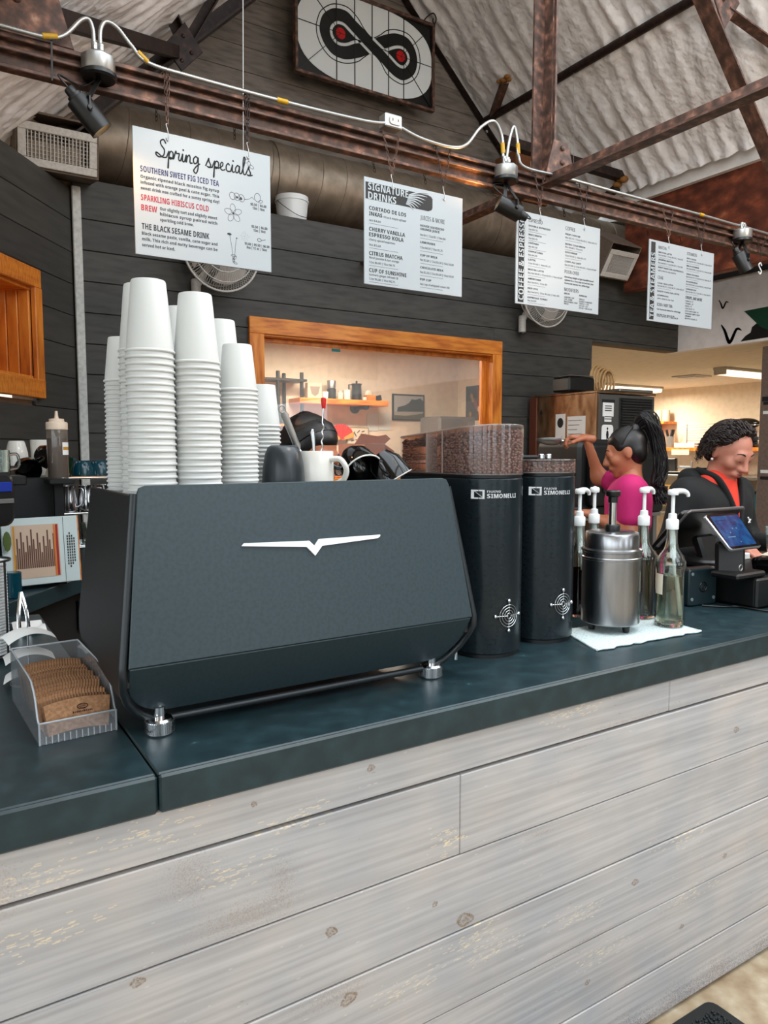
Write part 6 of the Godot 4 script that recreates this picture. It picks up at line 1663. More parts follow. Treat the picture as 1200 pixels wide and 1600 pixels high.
func left_side() -> void:
	# back counter along the angled wall
	var dl := V(0.595, 0, -0.804).normalized()
	var nl := V(0.804, 0, 0.595).normalized()
	var bx := Basis(dl, Vector3.UP, dl.cross(Vector3.UP))
	var t := thing("back_counter", "black back counter running along the angled wall", "counter", V(0.685, 0, -4.0))
	var xf := Transform3D(bx, Vector3.ZERO)
	obj("slab", MB.new().box(V(-0.75, 1.0, 0.235), V(1.36, 0.06, 0.45), 0.003, xf), M.black_slab, t)
	obj("body", MB.new().box(V(-0.75, 0.485, 0.20), V(1.34, 0.97, 0.38), 0, xf), M.black_matte, t)
	obj("drawer_face", MB.new().box(V(-0.5, 0.86, 0.40), V(0.7, 0.12, 0.012), 0.003, xf), M.black_plastic, t)
	# dark boxy brewer
	var y := 1.415
	var m := thing("black_brewer", "dark blue black boxy brewer behind the flavour chart", "brewer", V(0.345, 1.03, -3.03))
	obj("case", MB.new().span(V(-0.10, 0, -0.26), V(0.095, 0.385, 0.10), 0.004), mat("brewer_black", Color(0.045, 0.062, 0.07), 0.4), m)
	var br := thing("brewer_controls", "black control head with a blue display at the picture edge", "control panel", V(0.165, 1.30, -2.62))
	obj("head", MB.new().prism(rounded(0.14, 0.17, 0.03, 4), 0.10, Transform3D(Basis(Vector3.UP, 0.3), V(0.0, 0.06, 0)), 0.01), M.black_plastic, br)
	obj("display", MB.new().box(V(0.03, 0.10, 0.053), V(0.06, 0.03, 0.004), 0.001, Transform3D(Basis(Vector3.UP, 0.3), Vector3.ZERO)), mat("display_blue", Color(0.12, 0.2, 0.55), 0.2), br)
	obj("key_row", MB.new().box(V(0.03, 0.055, 0.053), V(0.07, 0.014, 0.004), 0.001, Transform3D(Basis(Vector3.UP, 0.3), Vector3.ZERO)), M.steel_flat, br)
	obj("arm", MB.new().span(V(-0.05, -0.27, -0.06), V(0.03, 0.0, 0.0), 0.006), M.black_plastic, br)
	# flavour chart standing on the counter
	var c := thing("flavour_chart", "framed flavour chart of brown bars standing on the back counter", "chart", V(0.345, 1.045, -2.80), 0.12)
	var lean := Transform3D(Basis(V(1, 0, 0), -0.10), Vector3.ZERO)
	obj("board", MB.new().box(V(0, 0.118, 0), V(0.25, 0.235, 0.012), 0.002, lean), mat("chart_white", Color(0.72, 0.77, 0.77), 0.5), c)
	obj("print_ground", MB.new().box(V(-0.018, 0.118, 0.0066), V(0.155, 0.185, 0.001), 0, lean), mat("chart_cream", Color(0.72, 0.63, 0.55), 0.6), c)
	var cbm := mat("chart_brown", Color(0.33, 0.19, 0.13), 0.6)
	for k in 20:
		var h := 0.05 + 0.09 * fmod(k * 0.618, 1.0)
		obj("chart_bar", MB.new().box(V(-0.085 + 0.0066 * k, 0.06 + h / 2, 0.0074), V(0.0048, h, 0.0006), 0, lean), cbm, c)
	obj("chart_band", MB.new().box(V(0.052, 0.118, 0.0076), V(0.008, 0.18, 0.0006), 0, lean), mat("chart_red", Color(0.55, 0.08, 0.04), 0.6), c)
	obj("chart_band", MB.new().box(V(0.044, 0.118, 0.0076), V(0.006, 0.18, 0.0006), 0, lean), mat("chart_orange", Color(0.75, 0.4, 0.06), 0.6), c)
	obj("chart_band", MB.new().box(V(-0.088, 0.118, 0.0076), V(0.006, 0.18, 0.0006), 0, lean), mat("chart_yellow", Color(0.7, 0.5, 0.1), 0.6), c)
	obj("chart_leaf", MB.new().ball(V(-0.112, 0.16, 0.0066), V(0.013, 0.035, 0.0008), 12, 5, lean.basis), mat("chart_green", Color(0.25, 0.32, 0.06), 0.6), c)
	obj("seam", MB.new().box(V(0.075, 0.118, 0.0066), V(0.0012, 0.23, 0.0006), 0, lean), M.ink, c)
	var ct := MB.new()
	for k in 4:
		for j in 13 - 2 * absi(k - 1): ct.box(V(0.087 + 0.0075 * k, 0.055 + 0.0098 * j + 0.01 * absi(k - 1), 0.0068), V(0.0042, 0.0075, 0.0005), 0, lean)
	obj("print_lines", ct, M.ink, c)
	obj("corner_edge", MB.new().box(V(0.1265, 0.118, 0), V(0.003, 0.235, 0.012), 0, lean), M.pine_x, c)
	# on the brewer
	mug("white_tall_mug", "white glazed mug upside down on the black brewer", V(0.315, y + 0.135, -3.18), 0.042, 0.095, M.white_ceramic, Basis(V(1, 0, 0), PI))
	mug("white_paper_tumbler", "white tumbler with a dark rim behind the sauce bottle", V(0.40, y, -3.20), 0.036, 0.14, M.white_ceramic, Basis.IDENTITY)
	for q in [[0.318, 0.0, 0.2, "black glazed cup tipped over on the brewer front"], [0.375, 0.045, 0.9, "black glazed cup lying on top of another black cup"]]: mug("black_glazed_cup", q[3], V(q[0], y + 0.042 + q[1], -3.0 - q[1]), 0.046, 0.06, M.black_gloss, Basis(Vector3.UP, q[2]) * Basis(V(1, 0, 0), 1.9), 0.7)
	mug("small_cream_cup", "small cream espresso cup upside down at the brewer edge", V(0.415, y + 0.037, -2.965), 0.03, 0.036, M.cream_ceramic, Basis(V(1, 0, 0), PI), -0.3)
	var gj := thing("glass_mug", "dimpled glass mug with a handle on the brewer control head", "mug", V(0.215, 1.43, -2.78))
	obj("glass", MB.new().lathe(pr([0.0001, 0, 0.038, 0, 0.04, 0.004, 0.04, 0.085, 0.037, 0.085, 0.036, 0.012, 0.0001, 0.010]), 14), M.bottle_glass, gj)
	obj("handle", MB.new().tube(spline([V(0.038, 0.07, 0), V(0.062, 0.068, 0), V(0.064, 0.03, 0), V(0.038, 0.02, 0)], 5), 0.005, 8), M.bottle_glass, gj)
	tag(obj("mug_ledge", MB.new().span(V(0.13, 1.40, -2.84), V(0.29, 1.43, -2.66), 0.004), M.black_plastic), "black ledge under the glass mug", "ledge")
	var sb := thing("sauce_bottle", "clear squeeze bottle of brown sauce with a pale nozzle cap", "bottle", V(0.418, 1.412, -2.88))
	obj("bottle", MB.new().lathe(pr([0.0001, 0, 0.033, 0, 0.036, 0.006, 0.036, 0.17, 0.034, 0.18, 0.0001, 0.18]), 24), clear("squeeze_clear", Color(0.85, 0.78, 0.7), 0.10, 0.05), sb)
	obj("sauce", MB.new().lathe(pr([0.0001, 0.004, 0.0335, 0.005, 0.0345, 0.01, 0.0345, 0.145, 0.0001, 0.147]), 24), mat("sauce_brown", Color(0.15, 0.07, 0.06), 0.5), sb)
	obj("cap", MB.new().lathe(pr([0.0001, 0.176, 0.037, 0.176, 0.037, 0.198, 0.034, 0.203, 0.026, 0.204, 0.025, 0.214, 0.008, 0.216, 0.006, 0.225, 0.0045, 0.242, 0.0001, 0.243]), 24), mat("cap_cream", Color(0.82, 0.74, 0.66), 0.45), sb)
	obj("label", MB.new().lathe(pr([0.0362, 0.085, 0.0366, 0.085, 0.0366, 0.13, 0.0362, 0.13]), 10, Transform3D.IDENTITY, 0.35, 1.25), M.paper, sb)
	obj("label_stripe", MB.new().lathe(pr([0.0366, 0.103, 0.0369, 0.103, 0.0369, 0.114, 0.0366, 0.114]), 10, Transform3D.IDENTITY, 0.4, 1.2), M.chart_yellow, sb)
	tag(obj("bottle_ledge", MB.new().span(V(0.375, 1.395, -2.93), V(0.46, 1.412, -2.80), 0.003).span(V(0.40, 1.03, -2.90), V(0.43, 1.395, -2.86)), M.black_plastic), "narrow black stand carrying the sauce bottle", "stand")
	# wire shelf with teal cups and steel pitchers
	var sh := thing("wire_shelf", "small steel wire shelf with cups and pitchers beside the brewer", "shelf", V(0.56, 1.03, -3.22))
	for yy in [0.10, 0.235, 0.375]:
		for k in 7: obj("wire", MB.new().cyl(V(-0.115, yy, -0.12 + 0.04 * k), V(0.17, yy, -0.12 + 0.04 * k), 0.003, 6), M.chrome, sh)
		obj("rail", MB.new().cyl(V(-0.115, yy, 0.125), V(0.17, yy, 0.125), 0.005, 6), M.chrome, sh)
	for q in [[-0.115, -0.12], [0.17, -0.12], [-0.115, 0.125], [0.17, 0.125]]: obj("post", MB.new().cyl(V(q[0], 0.001, q[1]), V(q[0], 0.40, q[1]), 0.005, 6), M.chrome, sh)
	obj("liner", MB.new().span(V(-0.115, 0.377, -0.12), V(0.17, 0.381, 0.125)), M.pine_x, sh)
	var ty := 1.411
	for q in [[0.50, -3.24, 0.4, 0.0, "large teal cup tipped on the wire shelf"], [0.545, -3.14, 1.0, 0.5, "teal cup upside down in the middle of the wire shelf"], [0.61, -3.15, 0.2, 0.3, "teal cup upside down with handle towards the cup stacks"]]:
		mug("teal_cup", q[4], V(q[0], ty + (0.062 if q[3] > 0.0 else 0.055), q[1]), 0.046, 0.06, M.teal_ceramic, Basis(Vector3.UP, q[2]) * Basis(V(1, 0, 0), PI if q[3] > 0.0 else 2.3), -0.4 + q[3])
	mug("white_saucer_cup", "white cup at the end of the wire shelf behind teal cups", V(0.68, ty + 0.052, -3.2), 0.042, 0.05, M.white_ceramic, Basis(V(1, 0, 0), PI), 0.5)
	mug("green_glass", "dark green ribbed glass beside the sauce bottle", V(0.478, ty, -3.10), 0.028, 0.075, mat("green_glaze", Color(0.01, 0.13, 0.06), 0.08), Basis.IDENTITY)
	for q in [[0.49, -3.14, "small steel milk pitcher under the green glass"], [0.56, -3.16, "tall steel milk pitcher under the teal cups"], [0.635, -3.18, "wide steel milk pitcher at the end of the wire shelf"]]:
		var p := thing("milk_pitcher", q[2], "pitcher", V(q[0], 1.268, q[1]))
		var r: float = 0.032 if q[0] < 0.5 else 0.036
		obj("pitcher_body", MB.new().lathe(pr([0.0001, 0, r, 0, r * 1.05, 0.01, r * 0.98, 0.05, r * 0.8, 0.085, r * 0.86, 0.105, r * 0.82, 0.105, r * 0.76, 0.085, r * 0.9, 0.05, 0.0001, 0.006]), 20, Transform3D.IDENTITY, 0, TAU, 0.9), M.chrome, p)
		obj("handle", MB.new().tube(spline([V(r * 0.7, 0.095, 0.02), V(r * 1.5, 0.09, 0.03), V(r * 1.5, 0.04, 0.03), V(r * 0.9, 0.02, 0.02)], 5), 0.0035, 6), M.chrome, p)
	for k in 3:
		var g := thing("shot_glass", "clear ribbed glass on the lowest wire shelf", "glass", V(0.49 + 0.075 * k, 1.133, -3.14 - 0.02 * k), 0.0, "ribbed glasses on the lowest wire shelf")
		obj("glass", MB.new().lathe(pr([0.0001, 0, 0.026, 0, 0.03, 0.05, 0.033, 0.088, 0.031, 0.088, 0.024, 0.01, 0.0001, 0.008]), 10), M.bottle_glass, g)
	# lid stack in a wire rack at the counter return
	var lr := thing("lid_rack", "black wire rack holding a column of white lids", "rack", V(0.122, CT, -2.05))
	for k in 4:
		var a := PI / 4 + k * PI / 2
		obj("post", MB.new().cyl(V(0.056 * cos(a), 0, 0.056 * sin(a)), V(0.056 * cos(a), 0.25, 0.056 * sin(a)), 0.003, 6), M.black_plastic, lr)
	for yy in [0.012, 0.25]:
		var p := []
		for k in 25: p.append(V(0.056 * cos(TAU * k / 24), yy, 0.056 * sin(TAU * k / 24)))
		obj("ring", MB.new().tube(p, 0.003, 6, false), M.black_plastic, lr)
	var lid := MB.new().lathe(pr([0.046, 0.0, 0.0475, 0.001, 0.0475, 0.004, 0.044, 0.005, 0.043, 0.012, 0.040, 0.014, 0.0001, 0.011]), 28, Transform3D.IDENTITY, 0, TAU, 0.9).mesh()
	for k in 30:
		var o := MeshInstance3D.new()
		o.mesh = lid
		o.material_override = M.white_plastic
		o.name = numbered("drink_cover")
		add_child(o)
		o.position = V(0.122, CT + 0.016 + 0.0076 * k, -2.05)
		tag(o, "white plastic cup lid stacked in the black wire rack", "lid", "lids in the wire rack")
	var tk := thing("teal_tin", "small dark teal tin behind the lid rack", "tin", V(0.235, 1.03, -2.68))
	obj("tin", MB.new().cyl(Vector3.ZERO, V(0, 0.085, 0), 0.03, 18, 0.003), M.teal_ceramic, tk)
	var st := thing("tongs", "steel tongs leaning over a folded napkin by the lids", "tongs", V(0.225, CT, -2.30))
	for s in [-1, 1]: obj("arm", MB.new().tube(spline([V(0.012 * s, 0.004, 0.03), V(0.010 * s, 0.06, 0.01), V(0, 0.115, -0.02)], 5), 0.006, 6, true, 0.4), M.chrome, st)
	tag(obj("napkin", MB.new().grid(14, 14, func(u: float, w: float) -> Vector3: return V(0.20 + 0.085 * u, CT + 0.012 + 0.012 * sin(u * 5.0 + w * 3.0) * sin(w * 4.0), -2.40 + 0.13 * w), Vector3.UP), M.paper), "crumpled white napkin under the steel tongs", "napkin")

# ---------------------------------------------------------------- menu boards
func cursive(mb: MB, w: float, x: Transform3D, r: float) -> void:
	# the handwritten heading as one-stroke letters; letter boxes are about 1 wide, x-height 1, ascenders 2.2
	var G := {
		"S": [[1.25, 1.75], [1.0, 2.15], [0.62, 1.95], [0.66, 1.5], [1.05, 1.0], [0.95, 0.35], [0.45, 0.05], [0.05, 0.2], [0.0, 0.5], [0.3, 0.42], [0.8, 0.1], [1.3, 0.15]],
		"p": [[0.0, 0.15], [0.35, 0.95], [0.28, 0.2], [0.15, -0.95], [0.22, -0.9], [0.3, 0.3], [0.55, 0.95], [0.85, 0.8], [0.8, 0.3], [0.5, 0.05], [0.42, 0.25], [0.9, 0.12]],
		"r": [[0.0, 0.12], [0.25, 0.95], [0.33, 1.1], [0.42, 0.85], [0.75, 0.9], [0.65, 0.35], [0.75, 0.08], [0.95, 0.15]],
		"i": [[0.0, 0.12], [0.28, 0.95], [0.22, 0.3], [0.32, 0.05], [0.55, 0.15]],
		"n": [[0.0, 0.15], [0.22, 0.95], [0.2, 0.05], [0.35, 0.7], [0.6, 0.98], [0.72, 0.7], [0.68, 0.2], [0.8, 0.05], [1.0, 0.15]],
		"g": [[0.75, 0.8], [0.45, 0.98], [0.15, 0.6], [0.25, 0.12], [0.6, 0.3], [0.78, 0.9], [0.72, -0.4], [0.45, -1.0], [0.15, -0.75], [0.5, -0.2], [1.0, 0.2]],
		"s": [[0.0, 0.12], [0.35, 0.9], [0.45, 1.1], [0.48, 0.75], [0.68, 0.35], [0.5, 0.03], [0.2, 0.1], [0.55, 0.04], [0.95, 0.15]],
		"e": [[0.0, 0.2], [0.4, 0.45], [0.58, 0.8], [0.4, 0.98], [0.2, 0.6], [0.3, 0.1], [0.6, 0.05], [0.85, 0.18]],
		"c": [[0.65, 0.8], [0.45, 0.98], [0.18, 0.6], [0.25, 0.12], [0.55, 0.03], [0.85, 0.15]],
		"a": [[0.72, 0.8], [0.45, 0.98], [0.15, 0.55], [0.25, 0.08], [0.55, 0.25], [0.74, 0.95], [0.7, 0.25], [0.82, 0.05], [1.0, 0.15]],
		"l": [[0.0, 0.15], [0.4, 1.3], [0.52, 2.05], [0.36, 2.15], [0.24, 1.4], [0.24, 0.3], [0.4, 0.05], [0.62, 0.15]]}
	var word := "Spring specials"
	var adv := {"S": 1.3, "p": 0.9, "r": 0.92, "i": 0.52, "n": 1.0, "g": 1.0, "s": 0.9, "e": 0.82, "c": 0.8, "a": 1.0, "l": 0.6, " ": 0.75}
	var tot := 0.0
	for ch in word: tot += adv[ch]
	var k := w / tot
	var cx := 0.0
	for ch in word:
		if ch != " ":
			var p := []
			for q in G[ch]: p.append(x * V((cx + q[0]) * k, q[1] * k * 1.05, 0))
			mb.tube(spline(p, 5), r, 5, true, 1.0)
			if ch == "i": mb.ball(x * V((cx + 0.36) * k, 1.5 * k, 0), V(r, r, r) * 1.4, 6, 4)
		cx += adv[ch]

func boards() -> void:
	var bw := mat("board_white", Color(0.62, 0.645, 0.66), 0.35)
	var purple := mat("ink_purple", Color(0.12, 0.09, 0.33), 0.6)
	var red := mat("ink_red", Color(0.62, 0.03, 0.10), 0.6)
	var thin := mat("ink_grey", Color(0.13, 0.13, 0.14), 0.6)
	var ext := [[0.594, 1.049], [1.42, 1.876], [2.163, 2.670], [3.012, 3.520]]
	var lab := ["white hanging menu board headed by handwritten spring specials", "white hanging menu board with a black winged signature drinks banner", "white hanging menu board listing coffee and espresso along a black band", "white hanging menu board listing tea and steamers along a black band"]
	var nm := []
	for i in 4:
		var x0: float = ext[i][0]
		var W: float = ext[i][1] - x0
		var H := 0.385
		var yt := 2.508 + 0.006 * i
		var t := thing("menu_board", lab[i], "menu board", V(x0, yt - H, -2.40))
		obj("panel", MB.new().box(V(W / 2, H / 2, -0.003), V(W, H, 0.006), 0.001), bw, t)
		# text(u, v, cap height as part of H, string, bold, width as part of W, mb)
		var bk := MB.new()
		var li := MB.new()
		var at := func(u: float, v: float) -> Transform3D: return Transform3D(Basis.IDENTITY, V(u * W, (1 - v) * H, 0.0003))
		var put := func(mb: MB, u: float, v: float, h: float, s: String, bold: bool, wd: float) -> void:
			letters(mb, s, h * H, at.call(u, v), bold, 1.0, 0, 0.0005, wd * W)
		var rule := func(u: float, v: float, wd: float) -> void:
			li.box(V((u + wd / 2) * W, (1 - v) * H, 0.0002), V(wd * W, 0.0009, 0.0004))
		if i == 0:
			cursive(bk, 0.70 * W, at.call(0.155, 0.205), 0.0021)
			var pm := MB.new()
			put.call(pm, 0.045, 0.345, 0.046, "SOUTHERN SWEET FIG ICED TEA", true, 0.555)
			obj("heading", pm, purple, t)
			for q in [[0.397, "Organic ripened black mission fig syrup", 0.555], [0.442, "infused with orange peel & cane sugar. This", 0.555], [0.487, "sweet drink was crafted for a sunny spring day!", 0.555], [0.842, "Black sesame paste, vanilla, cane sugar and", 0.535], [0.887, "milk. This rich and nutty beverage can be", 0.535], [0.932, "served hot or iced.", 0.225]]: put.call(li, 0.045, q[0], 0.024, q[1], true, q[2])
			for q in [[0.625, "Our slightly tart and slightly sweet", 0.41], [0.668, "hibiscus syrup paired with", 0.41], [0.712, "sparkling cold brew.", 0.235]]: put.call(li, 0.172, q[0], 0.024, q[1], true, q[2])
			var rm := MB.new()
			put.call(rm, 0.045, 0.568, 0.046, "SPARKLING HIBISCUS COLD", true, 0.475)
			put.call(rm, 0.045, 0.648, 0.046, "BREW", true, 0.108)
			obj("heading", rm, red, t)
			put.call(bk, 0.045, 0.795, 0.046, "THE BLACK SESAME DRINK", true, 0.475)
			for q in [[0.84, 0.452, "$5.50 | $6.00", 0.125], [0.855, 0.482, "12oz | 16oz", 0.095], [0.845, 0.640, "$5.50 | $6.00", 0.125], [0.86, 0.670, "12oz | 16oz", 0.095], [0.79, 0.795, "$5.00 | $5.50 | $6.00", 0.195], [0.805, 0.825, "8oz | 12 oz | 16oz", 0.16]]: put.call(li, q[0], q[1], 0.021, q[2], true, q[3])
			# line drawings: fig, slice, hibiscus, stems, seeds, spoon, butterfly
			var dh := [MB.new()]
			var ring := func(u: float, v: float, a: float, b: float, ph: float, r: float) -> void:
				var p := []
				for k in 17: p.append(V(u * W, (1 - v) * H, 0.0004) + (Basis(V(0, 0, 1), ph) * V(a * cos(TAU * k / 16), b * sin(TAU * k / 16), 0)))
				dh[0].tube(p, r, 4, false)
			for q in 5:
				var a := TAU * q / 5.0 + 0.4
				ring.call(0.705 + 0.035 * cos(a), 0.545 - 0.04 * sin(a), 0.015, 0.009, a, 0.0005)
			dh[0].ball(V(0.705 * W, 0.455 * H, 0.0004), V(0.003, 0.003, 0.0004), 8, 4)
			obj("drawing", dh[0], thin, t); dh[0] = MB.new()
			for q in [[0.70, 0.40], [0.735, 0.40], [0.77, 0.405]]: ring.call(q[0], q[1], 0.010, 0.012, 0.3, 0.0006)
			dh[0].ball(V(0.735 * W, 0.595 * H, 0.0004), V(0.004, 0.004, 0.0004), 8, 4).ball(V(0.765 * W, 0.59 * H, 0.0004), V(0.005, 0.005, 0.0004), 8, 4)
			obj("drawing", dh[0], thin, t); dh[0] = MB.new()
			ring.call(0.895, 0.375, 0.011, 0.014, 0.0, 0.0006); ring.call(0.92, 0.405, 0.008, 0.004, 0.3, 0.0006)
			obj("drawing", dh[0], thin, t); dh[0] = MB.new()
			dh[0].tube(spline([V(0.79 * W, 0.59 * H, 0.0004), V(0.83 * W, 0.60 * H, 0.0004), V(0.85 * W, 0.62 * H, 0.0004), V(0.87 * W, 0.60 * H, 0.0004)], 4), 0.0004, 4)
			obj("drawing", dh[0], thin, t); dh[0] = MB.new()
			dh[0].tube(spline([V(0.675 * W, 0.265 * H, 0.0004), V(0.69 * W, 0.16 * H, 0.0004), V(0.70 * W, 0.06 * H, 0.0004)], 4), 0.0005, 4).tube(spline([V(0.725 * W, 0.245 * H, 0.0004), V(0.715 * W, 0.16 * H, 0.0004), V(0.705 * W, 0.03 * H, 0.0004)], 4), 0.0005, 4)
			dh[0].ball(V(0.672 * W, 0.275 * H, 0.0004), V(0.008, 0.004, 0.0004), 8, 4).ball(V(0.728 * W, 0.25 * H, 0.0004), V(0.003, 0.002, 0.0004), 8, 4)
			for q in 4: ring.call(0.70 + 0.012 * (q % 2), 0.90 + 0.02 * q, 0.008, 0.003, q * 0.9, 0.0005)
			obj("drawing", dh[0], thin, t); dh[0] = MB.new()
			for q in 22:
				var a := q * 2.4
				var rr := 0.0035 * sqrt(q)
				dh[0].ball(V(0.79 * W + rr * cos(a), 0.275 * H + rr * sin(a), 0.0004), V(0.0009, 0.0009, 0.0004), 5, 3)
			obj("drawing", dh[0], thin, t); dh[0] = MB.new()
			ring.call(0.905, 0.735, 0.007, 0.005, 0.0, 0.0007)
			dh[0].bar(V(0.92 * W, 0.265 * H, 0.0004), V(0.955 * W, 0.275 * H, 0.0004), 0.0025, 0.0006)
			obj("drawing", dh[0], thin, t); dh[0] = MB.new()
			for q in 3: ring.call(0.815 + 0.018 * q, 0.085 + 0.02 * q, 0.009, 0.005, 0.7 + q, 0.0005)
			obj("drawing", dh[0], thin, t); dh[0] = MB.new()
		elif i == 1:
			var bn := MB.new().prism(PackedVector2Array([Vector2(0.012, 0.955) * Vector2(W, H), Vector2(0.012, 0.80) * Vector2(W, H), Vector2(0.63, 0.80) * Vector2(W, H), Vector2(0.665, 0.815) * Vector2(W, H), Vector2(0.675, 0.84) * Vector2(W, H), Vector2(0.675, 0.925) * Vector2(W, H), Vector2(0.66, 0.945) * Vector2(W, H), Vector2(0.63, 0.955) * Vector2(W, H)]), 0.0006, Transform3D(Basis.IDENTITY, V(0, 0, 0.0003)))
			obj("banner", bn, mat("banner_black", Color(0.045, 0.045, 0.05), 0.6), t)
			var wt := MB.new()
			letters(wt, "SIGNATURE", 0.066 * H, Transform3D(Basis.IDENTITY, V(0.035 * W, 0.885 * H, 0.0012)), true, 1.0, 0, 0.0005, 0.39 * W)
			letters(wt, "DRINKS", 0.066 * H, Transform3D(Basis.IDENTITY, V(0.035 * W, 0.800 * H, 0.0012)), true, 1.0, 0, 0.0005, 0.27 * W)
			# wing: long feathers fanning out
			for q in 8:
				var a := 0.32 - 0.13 * q
				var l := 0.098 - 0.008 * q
				var s := V((0.43 - 0.004 * q) * W, (0.915 - 0.013 * q) * H, 0.0009)
				var e := s + V(cos(a) * l, sin(a) * l * 0.7, 0)
				wt.tube(spline([s, s.lerp(e, 0.5) + V(0, 0.006, 0), e], 5), [0.0022, 0.0026, 0.0029, 0.003, 0.003, 0.003, 0.0028, 0.0025, 0.002, 0.0012, 0.0005], 5, true, 0.3)
			for k in wt.v.size(): wt.v[k].z = clampf(wt.v[k].z, 0.0007, 0.0014)
			obj("banner_print", wt, bw, t)
			for q in [["CORTADO DE LOS", 0.30, 0.36], ["INKAS", 0.352, 0.125], ["CHERRY VANILLA", 0.495, 0.35], ["ESPRESSO KOLA", 0.547, 0.335], ["CITRUS MATCHA", 0.722, 0.325], ["CUP OF SUNSHINE", 0.882, 0.365]]: put.call(bk, 0.045, q[1], 0.036, q[0], true, q[2])
			for q in [["4oz $4.60", 0.402, 0.11, 0.045], ["citrus & maple upbeat", 0.352, 0.225, 0.18], ["cherry spiced espresso", 0.587, 0.25, 0.045], ["9oz $5.60", 0.632, 0.11, 0.045], ["floral jasmine & tart orange", 0.757, 0.29, 0.045], ["12oz $6.00 | 16oz $6.75", 0.80, 0.25, 0.045], ["turmeric ginger infused OJ", 0.917, 0.28, 0.045], ["12oz $6.00 | 16oz $6.75", 0.957, 0.25, 0.045]]: put.call(li, q[3], q[1], 0.019, q[0], false, q[2])
			for q in [0.425, 0.655, 0.82, 0.975]: rule.call(0.045, q, 0.28)
			put.call(li, 0.55, 0.305, 0.04, "JUICES & MORE", false, 0.255)
			for q in [["HOUSE SQUEEZED", 0.362, 0.25], ["ORANGE JUICE", 0.402, 0.20], ["LEMONADE", 0.525, 0.155], ["CUP OF MILK", 0.652, 0.18], ["CHOCOLATE MILK", 0.772, 0.245], ["PUP CUP", 0.89, 0.115]]: put.call(bk, 0.55, q[1], 0.021, q[0], true, q[2])
			for q in [["9oz $4 | 12oz $5 | 16oz $6", 0.455, 0.265], ["12oz $4.50 | 16oz $5.25", 0.577, 0.235], ["9oz $3.00 | 12oz $3.50 | 16oz $4.00", 0.70, 0.355], ["9oz $3.50 | 12oz $4.00 | 16oz $4.50", 0.82, 0.355], ["4oz cup of whipped cream 50c", 0.937, 0.315]]: put.call(li, 0.55, q[1], 0.02, q[0], false, q[2])
			for q in [0.475, 0.60, 0.722, 0.842, 0.958]: rule.call(0.55, q, 0.24)
		else:
			var word := "COFFEE & ESPRESSO" if i == 2 else "TEA & STEAMERS"
			var band := MB.new().span(V(0.025 * W, 0.02 * H, 0), V(0.088 * W, 0.975 * H, 0.0005))
			var wt := MB.new()
			var up := Transform3D(Basis(V(0, 1, 0), V(-1, 0, 0), V(0, 0, 1)), Vector3.ZERO)
			var ln := (0.89 if i == 2 else 0.80) * H
			for o in [[-0.0024, 0.0], [0.0024, 0.0], [0.0, -0.0024], [0.0, 0.0024], [0.0017, 0.0017], [-0.0017, 0.0017], [0.0017, -0.0017], [-0.0017, -0.0017]]:
				letters(band, word, 0.060 * W, Transform3D(up.basis, V(0.088 * W + o[0], 0.045 * H + o[1], 0.0005)), true, 1.0, 0, 0.0005, ln)
			letters(wt, word, 0.060 * W, Transform3D(up.basis, V(0.088 * W, 0.045 * H, 0.0012)), true, 1.0, 0, 0.0006, ln)
			obj("side_band", band, M.banner_black, t)
			obj("side_title", wt, bw, t)
			var left_l: Array
			var right_l: Array
			if i == 2:
				left_l = [["h", 0.10, "ESPRESSO"], ["b", 0.150, "DOUBLE ESPRESSO"], ["p", 0.185, "2oz $3.75"], ["b", 0.245, "MACCHIATO"], ["p", 0.28, "3oz $4.15"], ["b", 0.335, "CORTADO"], ["p", 0.37, "4oz $4.30"], ["b", 0.425, "CAPPUCCINO"], ["p", 0.46, "8oz $4.50"], ["b", 0.515, "LATTE"], ["p", 0.555, "12oz $4.60 | 16oz $5.15"], ["b", 0.62, "MOCHA LATTE"], ["p", 0.66, "8oz hot $4.95 | 12oz $5.15 | 16oz $5.65"], ["b", 0.72, "AMERICANO"], ["p", 0.76, "8oz hot $4 | 12oz $4"], ["b", 0.825, "RED EYE"], ["p", 0.865, "8oz hot $4 | 12oz $4.50 | 16oz $5"], ["b", 0.925, "ESPRESSO TONIC"], ["p", 0.955, "9oz $4.95"]]
				right_l = [["h", 0.10, "COFFEE"], ["b", 0.155, "DRIP COFFEE"], ["p", 0.195, "8oz $3.15 | 12oz $3.65 | 16oz $4.15"], ["b", 0.265, "NITRO COLD BREW"], ["p", 0.30, "9oz $4.60 | 12oz $5"], ["b", 0.355, "COLD BREW"], ["p", 0.395, "12oz $4.65 | 16oz $5.15"], ["b", 0.46, "CAFE AU LAIT"], ["p", 0.50, "8oz $3.80 | 12oz $4.30 | 16oz $4.80"], ["h", 0.585, "POUR-OVER"], ["n", 0.635, "Rotating single-origin handbrewed"], ["n", 0.67, "options in a 12oz cup served hot. See"], ["n", 0.705, "featured menu for offerings"], ["h", 0.785, "MODIFIERS"], ["b", 0.82, "MILK"], ["p", 0.86, "ALMOND, SOY"], ["p", 0.885, "OAT, HEMP"], ["p", 0.91, "MACADAMIA, HALF"], ["p", 0.935, "WHOLE"]]
			else:
